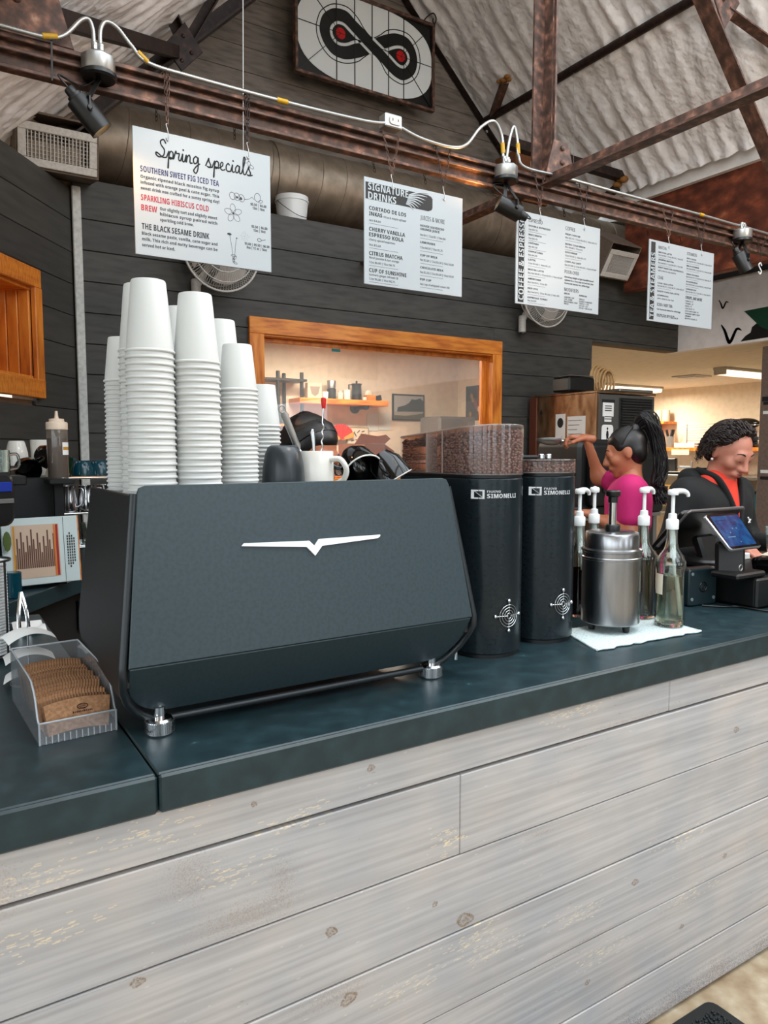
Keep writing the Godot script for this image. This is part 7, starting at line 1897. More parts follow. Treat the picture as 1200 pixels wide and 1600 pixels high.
				left_l = [["h", 0.095, "MATCHA"], ["b", 0.145, "MATCHA LATTE"], ["p", 0.18, "8oz hot $4 | 12oz $4.50 | 16oz $5"], ["b", 0.24, "JASMINE MATCHA"], ["p", 0.275, "8oz hot $4 | 12oz $4.50 | 16oz $5"], ["b", 0.335, "DIRTY MATCHA (ESPRESSO)"], ["p", 0.37, "add a shot to any matcha"], ["h", 0.465, "CHAI"], ["b", 0.525, "CHAI TEA LATTE"], ["p", 0.56, "8oz hot $4.25 | 12oz $4.75 | 16oz $5.25"], ["b", 0.625, "DIRTY CHAI TEA LATTE"], ["b", 0.68, "(ESPRESSO)"], ["p", 0.715, "add a shot to any chai"], ["h", 0.80, "ICED / HOT TEA"], ["n", 0.85, "See featured menu for offerings"], ["n", 0.91, "8oz hot 12oz 16oz $3.50"], ["n", 0.935, "Iced 12oz $3.75 | 16oz $4.25"]]
				right_l = [["h", 0.095, "STEAMERS"], ["b", 0.145, "HOT COCOA"], ["p", 0.18, "8oz hot $3.50 | 12oz $4.00 | 16oz $4.50"], ["b", 0.24, "MILK STEAMER"], ["p", 0.275, "8oz hot $3.00 | 12oz $3.75 | 16oz $4.00"], ["b", 0.345, "SWEET BLONDE"], ["p", 0.38, "8oz hot $3.75 | 12oz $4.25 | 16oz $4.75"], ["b", 0.44, "GOLDEN MILK"], ["p", 0.475, "8oz hot $4.00 | 12oz $4.50 | 16oz $5.00"], ["b", 0.535, "LONDON FOG"], ["p", 0.57, "8oz hot $3.75 | 12oz $4 | 16oz $4.75"], ["h", 0.65, "SYRUPS, AND MORE"], ["p", 0.69, "VANILLA .75"], ["p", 0.722, "CARAMEL .75"], ["p", 0.754, "MAPLE .75"], ["p", 0.786, "CHOCOLATE .75"], ["p", 0.818, "LOCAL RAW HONEY .75"], ["p", 0.85, "HOMEMADE SIMPLE SYRUP"], ["p", 0.882, "CINNAMON"], ["p", 0.914, "WHIPPED CREAM .75"]]
			for col in 2:
				var u := 0.135 if col == 0 else 0.565
				for q in (left_l if col == 0 else right_l):
					var n: int = q[2].length()
					if q[0] == "h": put.call(li, u, q[1], 0.037, q[2], i == 3 and n > 12, 0.0195 * n if n < 12 else 0.0165 * n)
					elif q[0] == "b": put.call(bk, u, q[1], 0.018, q[2], true, minf(0.0165 * n, 0.38))
					elif q[0] == "n": put.call(bk, u, q[1], 0.018, q[2], true, minf(0.0115 * n, 0.36))
					else:
						put.call(li, u, q[1], 0.0175, q[2], false, minf(0.0112 * n, 0.40))
						if n > 8 and "oz" in q[2]: rule.call(u, q[1] + 0.02, 0.2)
			if i == 2:
				var m2 := MB.new()
				letters(bk, "ESPRESSO", 0.018 * H, at.call(0.75, 0.82), true, 1.0, 0, 0.0005, 0.095 * W)
				var yy := 0.86
				for s in ["SINGLE", "DOUBLE STANDARD", "TRIPLE +.50", "DECAF +.50", "DECAF = REGULAR"]:
					put.call(li, 0.75, yy, 0.0165, s, false, 0.011 * s.length())
					yy += 0.025
		obj("print", bk, M.ink, t)
		obj("fine_print", li, thin, t)
		# hook holes
		for f in [0.24, 0.83] if i == 0 else ([0.27, 0.80] if i < 3 else [0.29, 0.80]):
			hang_chain(x0 + f * W, yt - 0.022, ["spring specials", "signature drinks", "coffee and espresso", "tea and steamers"][i], f < 0.5, [0.0, 0.03, 0.02, 0.035][i])

var link_mesh: MB = null
func chain_links(a: Vector3, b: Vector3) -> MB:
	# oval links, every second one turned
	if link_mesh == null:
		var p := []
		for k in 13:
			var an := TAU * k / 12
			p.append(V(0.0042 * cos(an), 0.0085 * sin(an), 0))
		link_mesh = MB.new().tube(p, 0.0013, 5, false)
	var mb := MB.new()
	var n := maxi(2, int(a.distance_to(b) / 0.0135))
	var x := spun(a - b, Vector3.ZERO)
	for k in n:
		mb.add(link_mesh, Transform3D(x.basis * Basis(Vector3.UP, PI / 2 * (k % 2) + 0.4), a.lerp(b, (k + 0.5) / n)))
	return mb

func hang_chain(x: float, y: float, board: String, first: bool, spread: float) -> void:
	var t := thing("hanging_chain", "dark chain and hook at the %s %s of the %s board" % ["heading" if false else "outer" if first else "inner", "hole", board], "chain", V(x, y, -2.40))
	var o := t.position
	var hook := V(x, y + 0.045, -2.405)
	obj("chain_links", chain_links(V(x - spread, 2.70, -2.418), hook).add(chain_links(V(x + spread + 0.012, 2.70, -2.418), hook)), M.brown_steel if first else M.dark_steel, t)
	(t.get_child(0) as Node3D).position = -o
	obj("chain_loop", chain_links(V(x - spread, 2.70, -2.418), V(x - spread, 2.702, -2.525)).add(chain_links(V(x - spread, 2.702, -2.525), V(x, 2.59, -2.525))), M.dark_steel, t)
	(t.get_child(1) as Node3D).position = -o
	obj("hook", MB.new().tube(spline([V(0.004, 0.052, -0.004), V(-0.004, 0.05, -0.004), V(0.0, 0.03, -0.002), V(0.002, 0.006, 0.002), V(-0.002, -0.002, 0.003), V(-0.006, 0.006, 0.002)], 5), 0.0016, 6), M.zinc, t)

# ---------------------------------------------------------------- spot lamps and conduit
func conduit_tube(pts: Array, r: float) -> MB:
	# ribbed flexible conduit
	var sp := spline(pts, 14)
	var fine := []
	var rr := []
	var acc := 0.0
	for k in sp.size() - 1:
		var n := maxi(1, int(sp[k].distance_to(sp[k + 1]) / 0.0035))
		for j in n:
			fine.append(sp[k].lerp(sp[k + 1], float(j) / n))
			rr.append(r if (fine.size() % 2 == 0) else r * 0.84)
	return MB.new().tube(fine, rr, 8)

func pendant(at: Vector3, top: float, label: String, e: float) -> void:
	# white glass globe on a cord, a lamp of the same size in it
	var t := thing("pendant_lamp", label, "pendant lamp", at)
	obj("globe", MB.new().ball(Vector3.ZERO, V(0.13, 0.13, 0.13), 28, 14), M.globe_glow, t)
	obj("holder", MB.new().cyl(V(0, 0.125, 0), V(0, 0.19, 0), 0.03, 16, 0.004), M.black_plastic, t)
	obj("cord", MB.new().cyl(V(0, 0.19, 0), V(0, top - at.y, 0), 0.004, 6), M.black_plastic, t)
	var l := OmniLight3D.new()
	l.name = "lamp_light"
	l.light_color = Color(1.0, 0.94, 0.88)
	l.light_energy = e
	l.light_size = 0.12
	l.omni_range = 20.0
	l.omni_attenuation = 2.0
	l.shadow_enabled = true
	t.add_child(l)

func spots() -> void:
	glow("globe_glow", Color(1.0, 0.94, 0.88), 2.0)
	pendant(V(3.7, 2.75, -0.85), 4.22, "white globe pendant lamp hanging beside the rusty header", 1.6)
	pendant(V(1.25, 3.1, -0.75), 3.72, "white globe pendant lamp hanging above the counter end", 1.3)
	var z := -2.415
	var warm := glow("lamp_warm", Color(1.0, 0.82, 0.58), 14.0)
	var L := [[0.50, V(0.62, -0.72, 0.05), V(-0.045, -0.125, 0.05), true, "black spot lamp lit above the spring specials board"], [2.10, V(-0.75, 0.36, -0.32), V(-0.01, -0.125, 0.045), true, "black spot lamp turned towards the steel chord beside the king post"], [3.76, V(0.35, -0.75, 0.25), V(-0.075, -0.12, 0.05), false, "black spot lamp pointing down above the tea board"]]
	for q in L:
		var t := thing("spot_lamp", q[4], "spot lamp", V(q[0], 2.62, z + 0.015))
		obj("junction_box", MB.new().lathe(pr([0.0001, 0.015, 0.047, 0.015, 0.049, 0.018, 0.049, 0.058, 0.046, 0.062, 0.0001, 0.062]), 8), M.zinc, t)
		obj("canopy", MB.new().lathe(pr([0.0001, -0.004, 0.046, -0.004, 0.052, 0.002, 0.052, 0.012, 0.048, 0.015, 0.0001, 0.015]), 28), M.black_plastic, t)
		for s in [-1, 1]: obj("connector", MB.new().cyl(V(s * 0.009, 0.06, 0), V(s * 0.009, 0.10, 0), 0.0095, 10, 0.002).box(V(s * 0.009, 0.083, 0.008), V(0.012, 0.016, 0.01), 0.002), M.zinc, t)
		var d: Vector3 = q[1].normalized()
		var c: Vector3 = q[2]
		# can: from its back cap to the open mouth along d
		var x := spun(d, c)
		obj("can", MB.new().lathe(pr([0.0001, -0.075, 0.014, -0.075, 0.016, -0.072, 0.016, -0.055, 0.022, -0.053, 0.022, -0.045, 0.033, -0.042, 0.034, -0.040, 0.034, 0.060, 0.032, 0.060, 0.030, 0.04, 0.0001, 0.035]), 28, x), mat("lamp_black", Color(0.045, 0.043, 0.042), 0.4), t)
		obj("yoke", MB.new().bar(V(0, -0.004, 0.0), c + V(0, 0.035, -0.036) + V(0, 0, 0.0), 0.014, 0.004).bar(c + V(0, 0.035, -0.036), c + V(0, 0, -0.036), 0.014, 0.004).bar(V(0, -0.004, 0.0), c + V(0.0, 0.03, 0.036), 0.014, 0.004).bar(c + V(0, 0.03, 0.036), c + V(0, -0.008, 0.036), 0.014, 0.004), M.lamp_black, t)
		obj("knob", MB.new().cyl(c + V(0, 0, 0.034), c + V(0, 0, 0.044), 0.008, 10, 0.002), M.lamp_black, t)
		obj("lead", MB.new().tube(spline([V(-0.01, -0.004, -0.01), V(-0.05, -0.03, -0.01), c - d * 0.095 + V(-0.012, 0.015, 0), c - d * 0.074], 6), 0.003, 6), M.black_plastic, t)
		if q[3]:
			obj("bulb", MB.new().lathe(pr([0.0001, 0.037, 0.029, 0.040, 0.029, 0.044, 0.02, 0.049, 0.0001, 0.051]), 20, x), warm, t)
			var l := SpotLight3D.new()
			l.name = "lamp_light"
			l.light_color = Color(1.0, 0.74, 0.45)
			l.light_energy = 0.2 if q[0] < 1.0 else 0.3
			l.spot_angle = 48.0
			l.spot_range = 12.0
			l.spot_attenuation = 2.0
			l.light_size = 0.025
			l.shadow_enabled = true
			t.add_child(l)
			l.position = c + d * 0.062
			l.look_at_from_position(t.position + c + d * 0.062, t.position + c + d * 1.0, Vector3.BACK if absf(d.y) > 0.9 else Vector3.UP)
	# flexible conduit along the chord
	var zc := -2.408
	var seg := [[[0.05, 2.70], [0.241, 2.70], [0.36, 2.702], [0.41, 2.722], [0.455, 2.775], [0.478, 2.785], [0.489, 2.76], [0.491, 2.715]], [[0.509, 2.715], [0.511, 2.765], [0.528, 2.793], [0.56, 2.785], [0.60, 2.745], [0.65, 2.708], [0.80, 2.702], [1.13, 2.703], [1.42, 2.712], [1.52, 2.725]], [[1.58, 2.725], [1.68, 2.705], [1.82, 2.703], [1.90, 2.73], [1.97, 2.81], [2.04, 2.85], [2.083, 2.80], [2.091, 2.715]], [[2.109, 2.715], [2.125, 2.80], [2.148, 2.853], [2.168, 2.80], [2.175, 2.74], [2.22, 2.702], [2.45, 2.705], [2.9, 2.703], [3.4, 2.705], [3.70, 2.703], [3.751, 2.71]], [[3.769, 2.71], [3.80, 2.704], [4.3, 2.70], [5.0, 2.70]]]
	var cl := ["ribbed steel conduit rising to the lit spot lamp from the big gusset", "ribbed steel conduit from the lit spot lamp to the outlet box", "ribbed steel conduit arching from outlet box to the middle spot lamp", "ribbed steel conduit running from the middle spot lamp past the king post", "ribbed steel conduit beyond the last spot lamp"]
	for i in seg.size():
		var p := []
		for q in seg[i]: p.append(V(q[0], q[1], zc))
		var t := thing("conduit", cl[i], "conduit", Vector3.ZERO)
		obj("armour", conduit_tube(p, 0.0068), M.zinc, t)
		var ty := mat("tape_yellow", Color(0.72, 0.55, 0.02), 0.5)
		for yq in [[0, 0.35, 2.702, 0.39, 2.711], [1, 0.618, 2.731, 0.648, 2.709], [1, 1.08, 2.703, 1.12, 2.703], [2, 2.087, 2.775, 2.091, 2.735], [3, 2.170, 2.79, 2.1745, 2.75], [3, 3.40, 2.706, 3.43, 2.706]]:
			if yq[0] == i: obj("yellow_tape", MB.new().cyl(V(yq[1], yq[2], zc), V(yq[3], yq[4], zc), 0.0085, 10), ty, t)
	var ob := thing("outlet_box", "grey steel outlet box on the chord above the signature board", "outlet", V(1.55, 2.712, -2.425))
	obj("case", MB.new().box(V(0, 0.026, 0), V(0.075, 0.05, 0.05), 0.004), M.zinc, ob)
	obj("socket", MB.new().prism(rounded(0.05, 0.03, 0.012, 4), 0.004, Transform3D(Basis.IDENTITY, V(0.004, 0.026, 0.027)), 0.001), M.vent_white, ob)
	for s in [-0.008, 0.016]: obj("slot", MB.new().box(V(s, 0.028, 0.0292), V(0.003, 0.009, 0.001)), M.ink, ob)
	# spare chain with a white s hook
	var sc := thing("spare_chain", "short spare chain with a white hook beside the last spot lamp", "chain", V(3.95, 2.60, -2.41))
	obj("chain_links", chain_links(V(-0.055, 0.085, 0), V(0, 0.0, 0)).add(chain_links(V(0.05, 0.085, 0), V(0, 0.0, 0))).add(chain_links(V(0, 0, 0), V(0, -0.06, 0))), M.dark_steel, sc)
	obj("hook", MB.new().tube(spline([V(0.014, -0.075, 0), V(0.0, -0.062, 0), V(-0.013, -0.075, 0), V(0.0, -0.092, 0), V(0.013, -0.106, 0), V(0.0, -0.122, 0), V(-0.014, -0.11, 0)], 6), 0.0035, 6), M.white_plastic, sc)
	tag(obj("hanging_wire", MB.new().cyl(V(0.965, 2.52, -2.43), V(0.99, 4.2, -2.43), 0.0016, 6), M.zinc), "thin steel wire rising from the spring specials board", "wire")
	tag(obj("drop_wire", MB.new().cyl(V(3.845, 4.06, -3.72), V(3.86, 3.44, -3.72), 0.0012, 6), M.zinc), "thin wire hanging from the round purlin tie under the foam", "wire")
	tag(obj("zip_tie", MB.new().bar(V(0.375, 2.715, -2.412), V(0.375, 2.595, -2.43), 0.005, 0.002), M.black_plastic), "black cable tie round conduit and chord", "cable tie")

# ---------------------------------------------------------------- wall fans, painting, buckets
func wall_things() -> void:
	for q in [[1.39, 2.556, 0.205, "white caged wall fan behind the spring specials board"], [3.73, 2.585, 0.215, "white caged wall fan behind the coffee and espresso board"]]:
		var t := thing("wall_fan", q[3], "fan", V(q[0], q[1], -3.87))
		var R: float = q[2]
		var wm: Material = M.vent_white
		for zz in [[0.05, R], [0.085, R * 0.80], [0.095, R * 0.56], [-0.03, R * 0.8]]:
			var p := []
			for k in 49: p.append(V(zz[1] * cos(TAU * k / 48), zz[1] * sin(TAU * k / 48), zz[0]))
			obj("cage_ring", MB.new().tube(p, 0.006 if zz[1] == R else 0.003, 6, false), wm, t)
		var wires := MB.new()
		for k in 84:
			var a := TAU * k / 84
			var d := V(cos(a), sin(a), 0)
			wires.tube([d * R + V(0, 0, 0.05), d * R * 0.8 + V(0, 0, 0.085), d * R * 0.5 + V(0, 0, 0.097), d * R * 0.2 + V(0, 0, 0.10)], 0.0013, 4, false)
			wires.tube([d * R + V(0, 0, 0.05), d * R * 0.8 + V(0, 0, -0.03), d * R * 0.2 + V(0, 0, -0.045)], 0.0013, 4, false)
		obj("cage_wires", wires, wm, t)
		obj("hub_cap", MB.new().lathe(pr([0.0001, 0.112, 0.03, 0.11, 0.045, 0.103, 0.047, 0.095, 0.0001, 0.094]), 24, spun(V(0, 0, 1), Vector3.ZERO) * Transform3D(Basis.IDENTITY, Vector3.ZERO)), wm, t)
		for k in 3:
			var a := TAU * k / 3 + 0.9
			var bl := func(u: float, w: float) -> Vector3:
				var ang := a + (w - 0.5) * 1.5 * (0.55 + 0.45 * u)
				var rr := 0.03 + (R * 0.82 - 0.03) * u
				return V(cos(ang) * rr, sin(ang) * rr, 0.035 - 0.05 * (w - 0.5))
			obj("blade", MB.new().grid(8, 10, bl, V(0, 0, 1)), mat("blade_grey", Color(0.62, 0.58, 0.55), 0.4), t)
		obj("motor", MB.new().cyl(V(0, 0, -0.10), V(0, 0, -0.02), 0.055, 20, 0.01), wm, t)
		obj("bracket", MB.new().bar(V(0, 0, -0.08), V(-0.09, -0.16, -0.095), 0.04, 0.035, 0.006).cyl(V(-0.10, -0.245, -0.085), V(-0.10, -0.13, -0.085), 0.026, 16, 0.005), wm, t)
		obj("bracket_cap", MB.new().cyl(V(-0.095, -0.255, -0.085), V(-0.095, -0.246, -0.085), 0.022, 14), M.black_plastic, t)
	# buckets on the deck
	for q in [[1.93, -4.105, 0.098, "white plastic bucket with wire handle on the ledge below the duct"], [5.03, -4.35, 0.15, "white plastic bucket lying above the duct by the rusty header"]]:
		var t := thing("plastic_bucket", q[3], "bucket", V(q[0], 2.862 if q[0] < 3.0 else 3.386, q[1]))
		var r: float = q[2]
		obj("pail", MB.new().lathe(pr([0.0001, 0, r * 0.86, 0, r * 0.98, 0.11, r * 1.03, 0.11, r * 1.03, 0.12, r * 0.99, 0.12, r * 1.0, 0.14, r * 0.97, 0.14, r * 0.85, 0.01, 0.0001, 0.006] if q[0] < 3.0 else [0.0001, 0, r * 0.95, 0, r, 0.02, r * 1.02, 0.06, r * 0.9, 0.075, 0.0001, 0.08]), 32), M.white_plastic, t)
		if q[0] < 3.0: obj("bail", MB.new().tube(spline([V(r, 0.115, 0), V(r * 0.85, 0.03, r * 0.75), V(0, -0.0 + 0.012, r * 1.05), V(-r * 0.85, 0.06, r * 0.75), V(-r, 0.115, 0)], 6), 0.002, 6), M.dark_steel, t)
	# ledge hose loop near the corner
	tag(obj("white_hose", MB.new().tube(spline([V(1.02, 2.87, -4.02), V(1.03, 2.93, -4.05), V(1.10, 2.955, -4.08), V(1.17, 2.93, -4.08), V(1.2, 2.87, -4.10)], 6), 0.008, 8), M.white_plastic), "white hose loop sticking out over the ledge beside the first board", "hose")
	painting()
	var sc := thing("scroll_hook", "black wrought iron scroll hook at the painting corner", "hook", V(3.231, 4.528, -4.49))
	obj("scroll", MB.new().tube(spline([V(-0.09, 0.0, 0.0), V(-0.05, 0.05, 0), V(0.0, 0.085, 0), V(0.025, 0.06, 0), V(0.015, 0.02, 0), V(-0.005, 0.03, 0), V(0.0, 0.05, 0)], 6), 0.005, 6), M.black_plastic, sc)

func painting() -> void:
	var W := 1.072
	var H := 0.574
	var t := thing("infinity_painting", "leaded black and white infinity panel with two red dots on the gable", "artwork", V(2.693, 4.239, -4.5))
	for q in [[-0.4, 0.1], [0.4, 0.1], [-0.4, -0.2], [0.4, -0.2]]: obj("standoff", MB.new().box(V(q[0], q[1], -0.106), V(0.03, 0.03, 0.18), 0.003), M.dark_steel, t)
	var P := func(x: float, y: float) -> Vector2:
		var u := (x - 70.0) / 1005.0
		return Vector2((u - 0.5) * W, ((550.0 + 280.0 * u - y) / 585.0 - 0.5) * H)
	var lay := func(z: float) -> Transform3D: return Transform3D(Basis.IDENTITY, V(0, 0, z))
	obj("panel", MB.new().box(V(0, 0, -0.008), V(W, H, 0.016)), mat("panel_black", Color(0.035, 0.04, 0.04), 0.3), t)
	for s in [-1, 1]:
		obj("frame_rail", MB.new().box(V(0, s * (H / 2 + 0.004), 0.0), V(W + 0.03, 0.02, 0.04), 0.003), M.brown_steel, t)
		obj("frame_rail", MB.new().box(V(s * (W / 2 + 0.004), 0, 0.0), V(0.02, H + 0.01, 0.04), 0.003), M.brown_steel, t)
	# white field: a wide rounded shape
	var st := PackedVector2Array()
	for k in 48:
		var a := TAU * k / 48
		var c := cos(a)
		var s := sin(a)
		st.append(Vector2(W * 0.497 * signf(c) * pow(absf(c), 0.72), H * 0.497 * signf(s) * pow(absf(s), 0.72)))
	var wm := mat("panel_white", Color(0.86, 0.88, 0.88), 0.25)
	obj("white_field", MB.new().prism(st, 0.002, lay.call(0.001)), wm, t)
	var sm := func(pts: Array, per: int) -> PackedVector2Array:
		var v := []
		for q in pts: v.append(P.call(q[0], q[1]))
		v.append(v[0])
		var o := PackedVector2Array()
		for i in v.size() - 1:
			for k in per: o.append(v[i].cubic_interpolate(v[i + 1], v[(i - 1 + v.size() - 1) % (v.size() - 1)], v[(i + 2) % (v.size() - 1)] if i + 2 != v.size() - 1 else v[0], float(k) / per))
		return o
	var figure := [[228, 268], [250, 200], [300, 163], [350, 154], [420, 172], [480, 228], [545, 285], [605, 340], [660, 325], [730, 306], [800, 304], [880, 335], [935, 410], [952, 500], [925, 580], [850, 618], [790, 600], [730, 555], [665, 490], [603, 440], [540, 460], [480, 474], [400, 480], [320, 450], [265, 390], [235, 325]]
	var bkm: Material = M.panel_black
	obj("black_figure", MB.new().prism(sm.call(figure, 4), 0.002, lay.call(0.003)), bkm, t)
	var ribbon := func(pts: Array, r: float, z: float, closed: bool) -> MB:
		var v := []
		for q in pts:
			var p: Vector2 = P.call(q[0], q[1])
			v.append(V(p.x, p.y, z))
		if closed: v.append(v[0])
		return MB.new().tube(spline(v, 6), r, 6, true, 1.0)
	var flat := func(mb: MB, z0: float, z1: float) -> MB:
		for k in mb.v.size(): mb.v[k].z = clampf(mb.v[k].z, z0, z1)
		return mb
	# white strokes inside the loops, running on along the crossing
	obj("white_stroke", flat.call(ribbon.call([[520, 362], [470, 368], [410, 386], [350, 376], [312, 330], [310, 280], [345, 248], [395, 256], [450, 305], [520, 372], [605, 452]], 0.0115, 0.0045, false), 0.0038, 0.0052), wm, t)
	obj("white_stroke", flat.call(ribbon.call([[605, 338], [680, 402], [740, 460], [800, 515], [845, 528], [880, 490], [875, 440], [835, 400], [780, 395], [720, 412], [695, 415]], 0.0115, 0.0045, false), 0.0038, 0.0052), wm, t)
	# red dots
	for q in [[374, 315], [820, 456]]:
		var p: Vector2 = P.call(q[0], q[1])
		obj("red_dot", MB.new().cyl(V(p.x, p.y, 0.003), V(p.x, p.y, 0.0062), 0.036, 28), mat("dot_red", Color(0.72, 0.03, 0.03), 0.3), t)
	# lead lines
	var out := figure.map(func(q): return q)
	var ctr := Vector2(597, 388)
	var outline := []
	for q in figure:
		var d := (Vector2(q[0], q[1]) - (Vector2(360, 315) if q[0] < 597 else Vector2(835, 458))).normalized()
		outline.append([q[0] + d.x * 24.0 * (1.0 if absf(q[0] - 600) > 70 else 0.1), q[1] + d.y * 27.0 * (1.0 if absf(q[0] - 600) > 70 else 0.4)])
	obj("lead_outline", flat.call(ribbon.call(outline, 0.0035, 0.003, true), 0.0021, 0.004), bkm, t)
	for x in [345, 475, 603, 727, 845]:
		var a: Vector2 = P.call(x, 560.0 + 280.0 * (x - 70.0) / 1005.0 - 12.0)
		obj("lead_line", MB.new().box(V(a.x, 0, 0.004), V(0.006, H * 0.985, 0.004)), bkm, t)
	for q in [[374, 315, 70, 550], [374, 315, 75, 228], [374, 315, 130, 0], [820, 456, 1075, 530], [820, 456, 1078, 250], [820, 456, 1065, 815], [374, 315, 820, 456]]:
		var a: Vector2 = P.call(q[0], q[1])
		var b: Vector2 = P.call(q[2], q[3])
		obj("lead_line", MB.new().bar(V(a.x, a.y, 0.004), V(b.x, b.y, 0.004), 0.0045, 0.004), bkm, t)

# ---------------------------------------------------------------- people
func blob(prims: Array, cell: float, k: float) -> MB:
	# smooth union of tapered capsules [a, b, ra, rb] and ellipsoids [c, r, basis], meshed as surface nets
	var lo := Vector3(1e9, 1e9, 1e9)
	var hi := -lo
	for p in prims:
		if p.size() == 4:
			var r := Vector3.ONE * maxf(p[2], p[3])
			for q in [p[0], p[1]]:
				lo = lo.min(q - r); hi = hi.max(q + r)
		else:
			var r: float = maxf(p[1].x, maxf(p[1].y, p[1].z))
			lo = lo.min(p[0] - Vector3.ONE * r); hi = hi.max(p[0] + Vector3.ONE * r)
	lo -= Vector3.ONE * cell * 3.0; hi += Vector3.ONE * cell * 3.0
	var n := Vector3i(((hi - lo) / cell).ceil()) + Vector3i.ONE
	var f := PackedFloat32Array()
	f.resize(n.x * n.y * n.z)
	f.fill(1.0)
	for p in prims:
		var c0: Vector3
		var c1: Vector3
		var pad := k + cell * 2.0
		var cap: bool = p.size() == 4
		var a: Vector3 = p[0]
		var d := Vector3.ZERO
		var dd := 1.0
		var ra := 0.0
		var rb := 0.0
		var inv := Basis.IDENTITY
		var er := Vector3.ONE
		var em := 1.0
		if cap:
			d = p[1] - a
			dd = maxf(d.length_squared(), 1e-8)
			ra = p[2]; rb = p[3]
			var r := Vector3.ONE * (maxf(ra, rb) + pad)
			c0 = a.min(p[1]) - r; c1 = a.max(p[1]) + r
		else:
			er = p[1]
			inv = (p[2] as Basis).inverse()
			em = minf(er.x, minf(er.y, er.z))
			var r := Vector3.ONE * (maxf(er.x, maxf(er.y, er.z)) + pad)
			c0 = a - r; c1 = a + r
		var i0 := Vector3i(((c0 - lo) / cell).floor()).clamp(Vector3i.ZERO, n - Vector3i.ONE)
		var i1 := Vector3i(((c1 - lo) / cell).ceil()).clamp(Vector3i.ZERO, n - Vector3i.ONE)
		for z in range(i0.z, i1.z + 1):
			for y in range(i0.y, i1.y + 1):
				var row := (z * n.y + y) * n.x
				for x in range(i0.x, i1.x + 1):
					var q := lo + Vector3(x, y, z) * cell
					var s: float
					if cap:
						var w := q - a
						var t := clampf(w.dot(d) / dd, 0.0, 1.0)
						s = (w - d * t).length() - lerpf(ra, rb, t)
					else:
						var w := inv * (q - a)
						s = ((w / er).length() - 1.0) * em
					var o := f[row + x]
					var h := maxf(k - absf(o - s), 0.0) / k
					f[row + x] = minf(o, s) - h * h * k * 0.25
	var mb := MB.new()
	var id := {}
	var sx := 1
	var sy := n.x
	var sz := n.x * n.y
	var acc := {}
	for z in n.z - 1:
		for y in n.y - 1:
			var row := (z * n.y + y) * n.x
			for x in n.x - 1:
				var i := row + x
				var m := 0
				if f[i] < 0: m |= 1
				if f[i + 1] < 0: m |= 2
				if f[i + sy] < 0: m |= 4
				if f[i + sy + 1] < 0: m |= 8
				if f[i + sz] < 0: m |= 16
				if f[i + sz + 1] < 0: m |= 32
				if f[i + sz + sy] < 0: m |= 64
				if f[i + sz + sy + 1] < 0: m |= 128
				if m == 0 or m == 255: continue
				var p := Vector3.ZERO
				var cnt := 0
				for e in [[0, 1], [2, 3], [4, 5], [6, 7], [0, 2], [1, 3], [4, 6], [5, 7], [0, 4], [1, 5], [2, 6], [3, 7]]:
					var ia: int = e[0]
					var ib: int = e[1]
					if ((m >> ia) & 1) == ((m >> ib) & 1): continue
					var oa := Vector3(ia & 1, (ia >> 1) & 1, ia >> 2)
					var ob := Vector3(ib & 1, (ib >> 1) & 1, ib >> 2)
					var fa := f[i + (ia & 1) + ((ia >> 1) & 1) * sy + (ia >> 2) * sz]
					var fb := f[i + (ib & 1) + ((ib >> 1) & 1) * sy + (ib >> 2) * sz]
					p += oa.lerp(ob, fa / (fa - fb))
					cnt += 1
				p /= cnt
				var g := Vector3(f[i + 1] - f[i] + f[i + sy + 1] - f[i + sy] + f[i + sz + 1] - f[i + sz] + f[i + sz + sy + 1] - f[i + sz + sy], f[i + sy] - f[i] + f[i + sy + 1] - f[i + 1] + f[i + sz + sy] - f[i + sz] + f[i + sz + sy + 1] - f[i + sz + 1], f[i + sz] - f[i] + f[i + sz + 1] - f[i + 1] + f[i + sz + sy] - f[i + sy] + f[i + sz + sy + 1] - f[i + sy + 1])
				id[i] = mb.vert(lo + (Vector3(x, y, z) + p) * cell, g.normalized() if g.length_squared() > 1e-16 else Vector3.UP)
	for i in id:
		var x: int = i % n.x
		var y: int = (i / n.x) % n.y
		var z: int = i / sz
		var s0 := f[i] < 0
		if y > 0 and z > 0 and s0 != (f[i + 1] < 0):
			_quad(mb, id, i, i - sy, i - sy - sz, i - sz)
		if x > 0 and z > 0 and s0 != (f[i + sy] < 0):
			_quad(mb, id, i, i - 1, i - 1 - sz, i - sz)
		if x > 0 and y > 0 and s0 != (f[i + sz] < 0):
			_quad(mb, id, i, i - 1, i - 1 - sy, i - sy)
	return mb

func _quad(mb: MB, id: Dictionary, a: int, b: int, c: int, d: int) -> void:
	if not (id.has(a) and id.has(b) and id.has(c) and id.has(d)): return
	mb.tri(id[a], id[b], id[c])
	mb.tri(id[a], id[c], id[d])

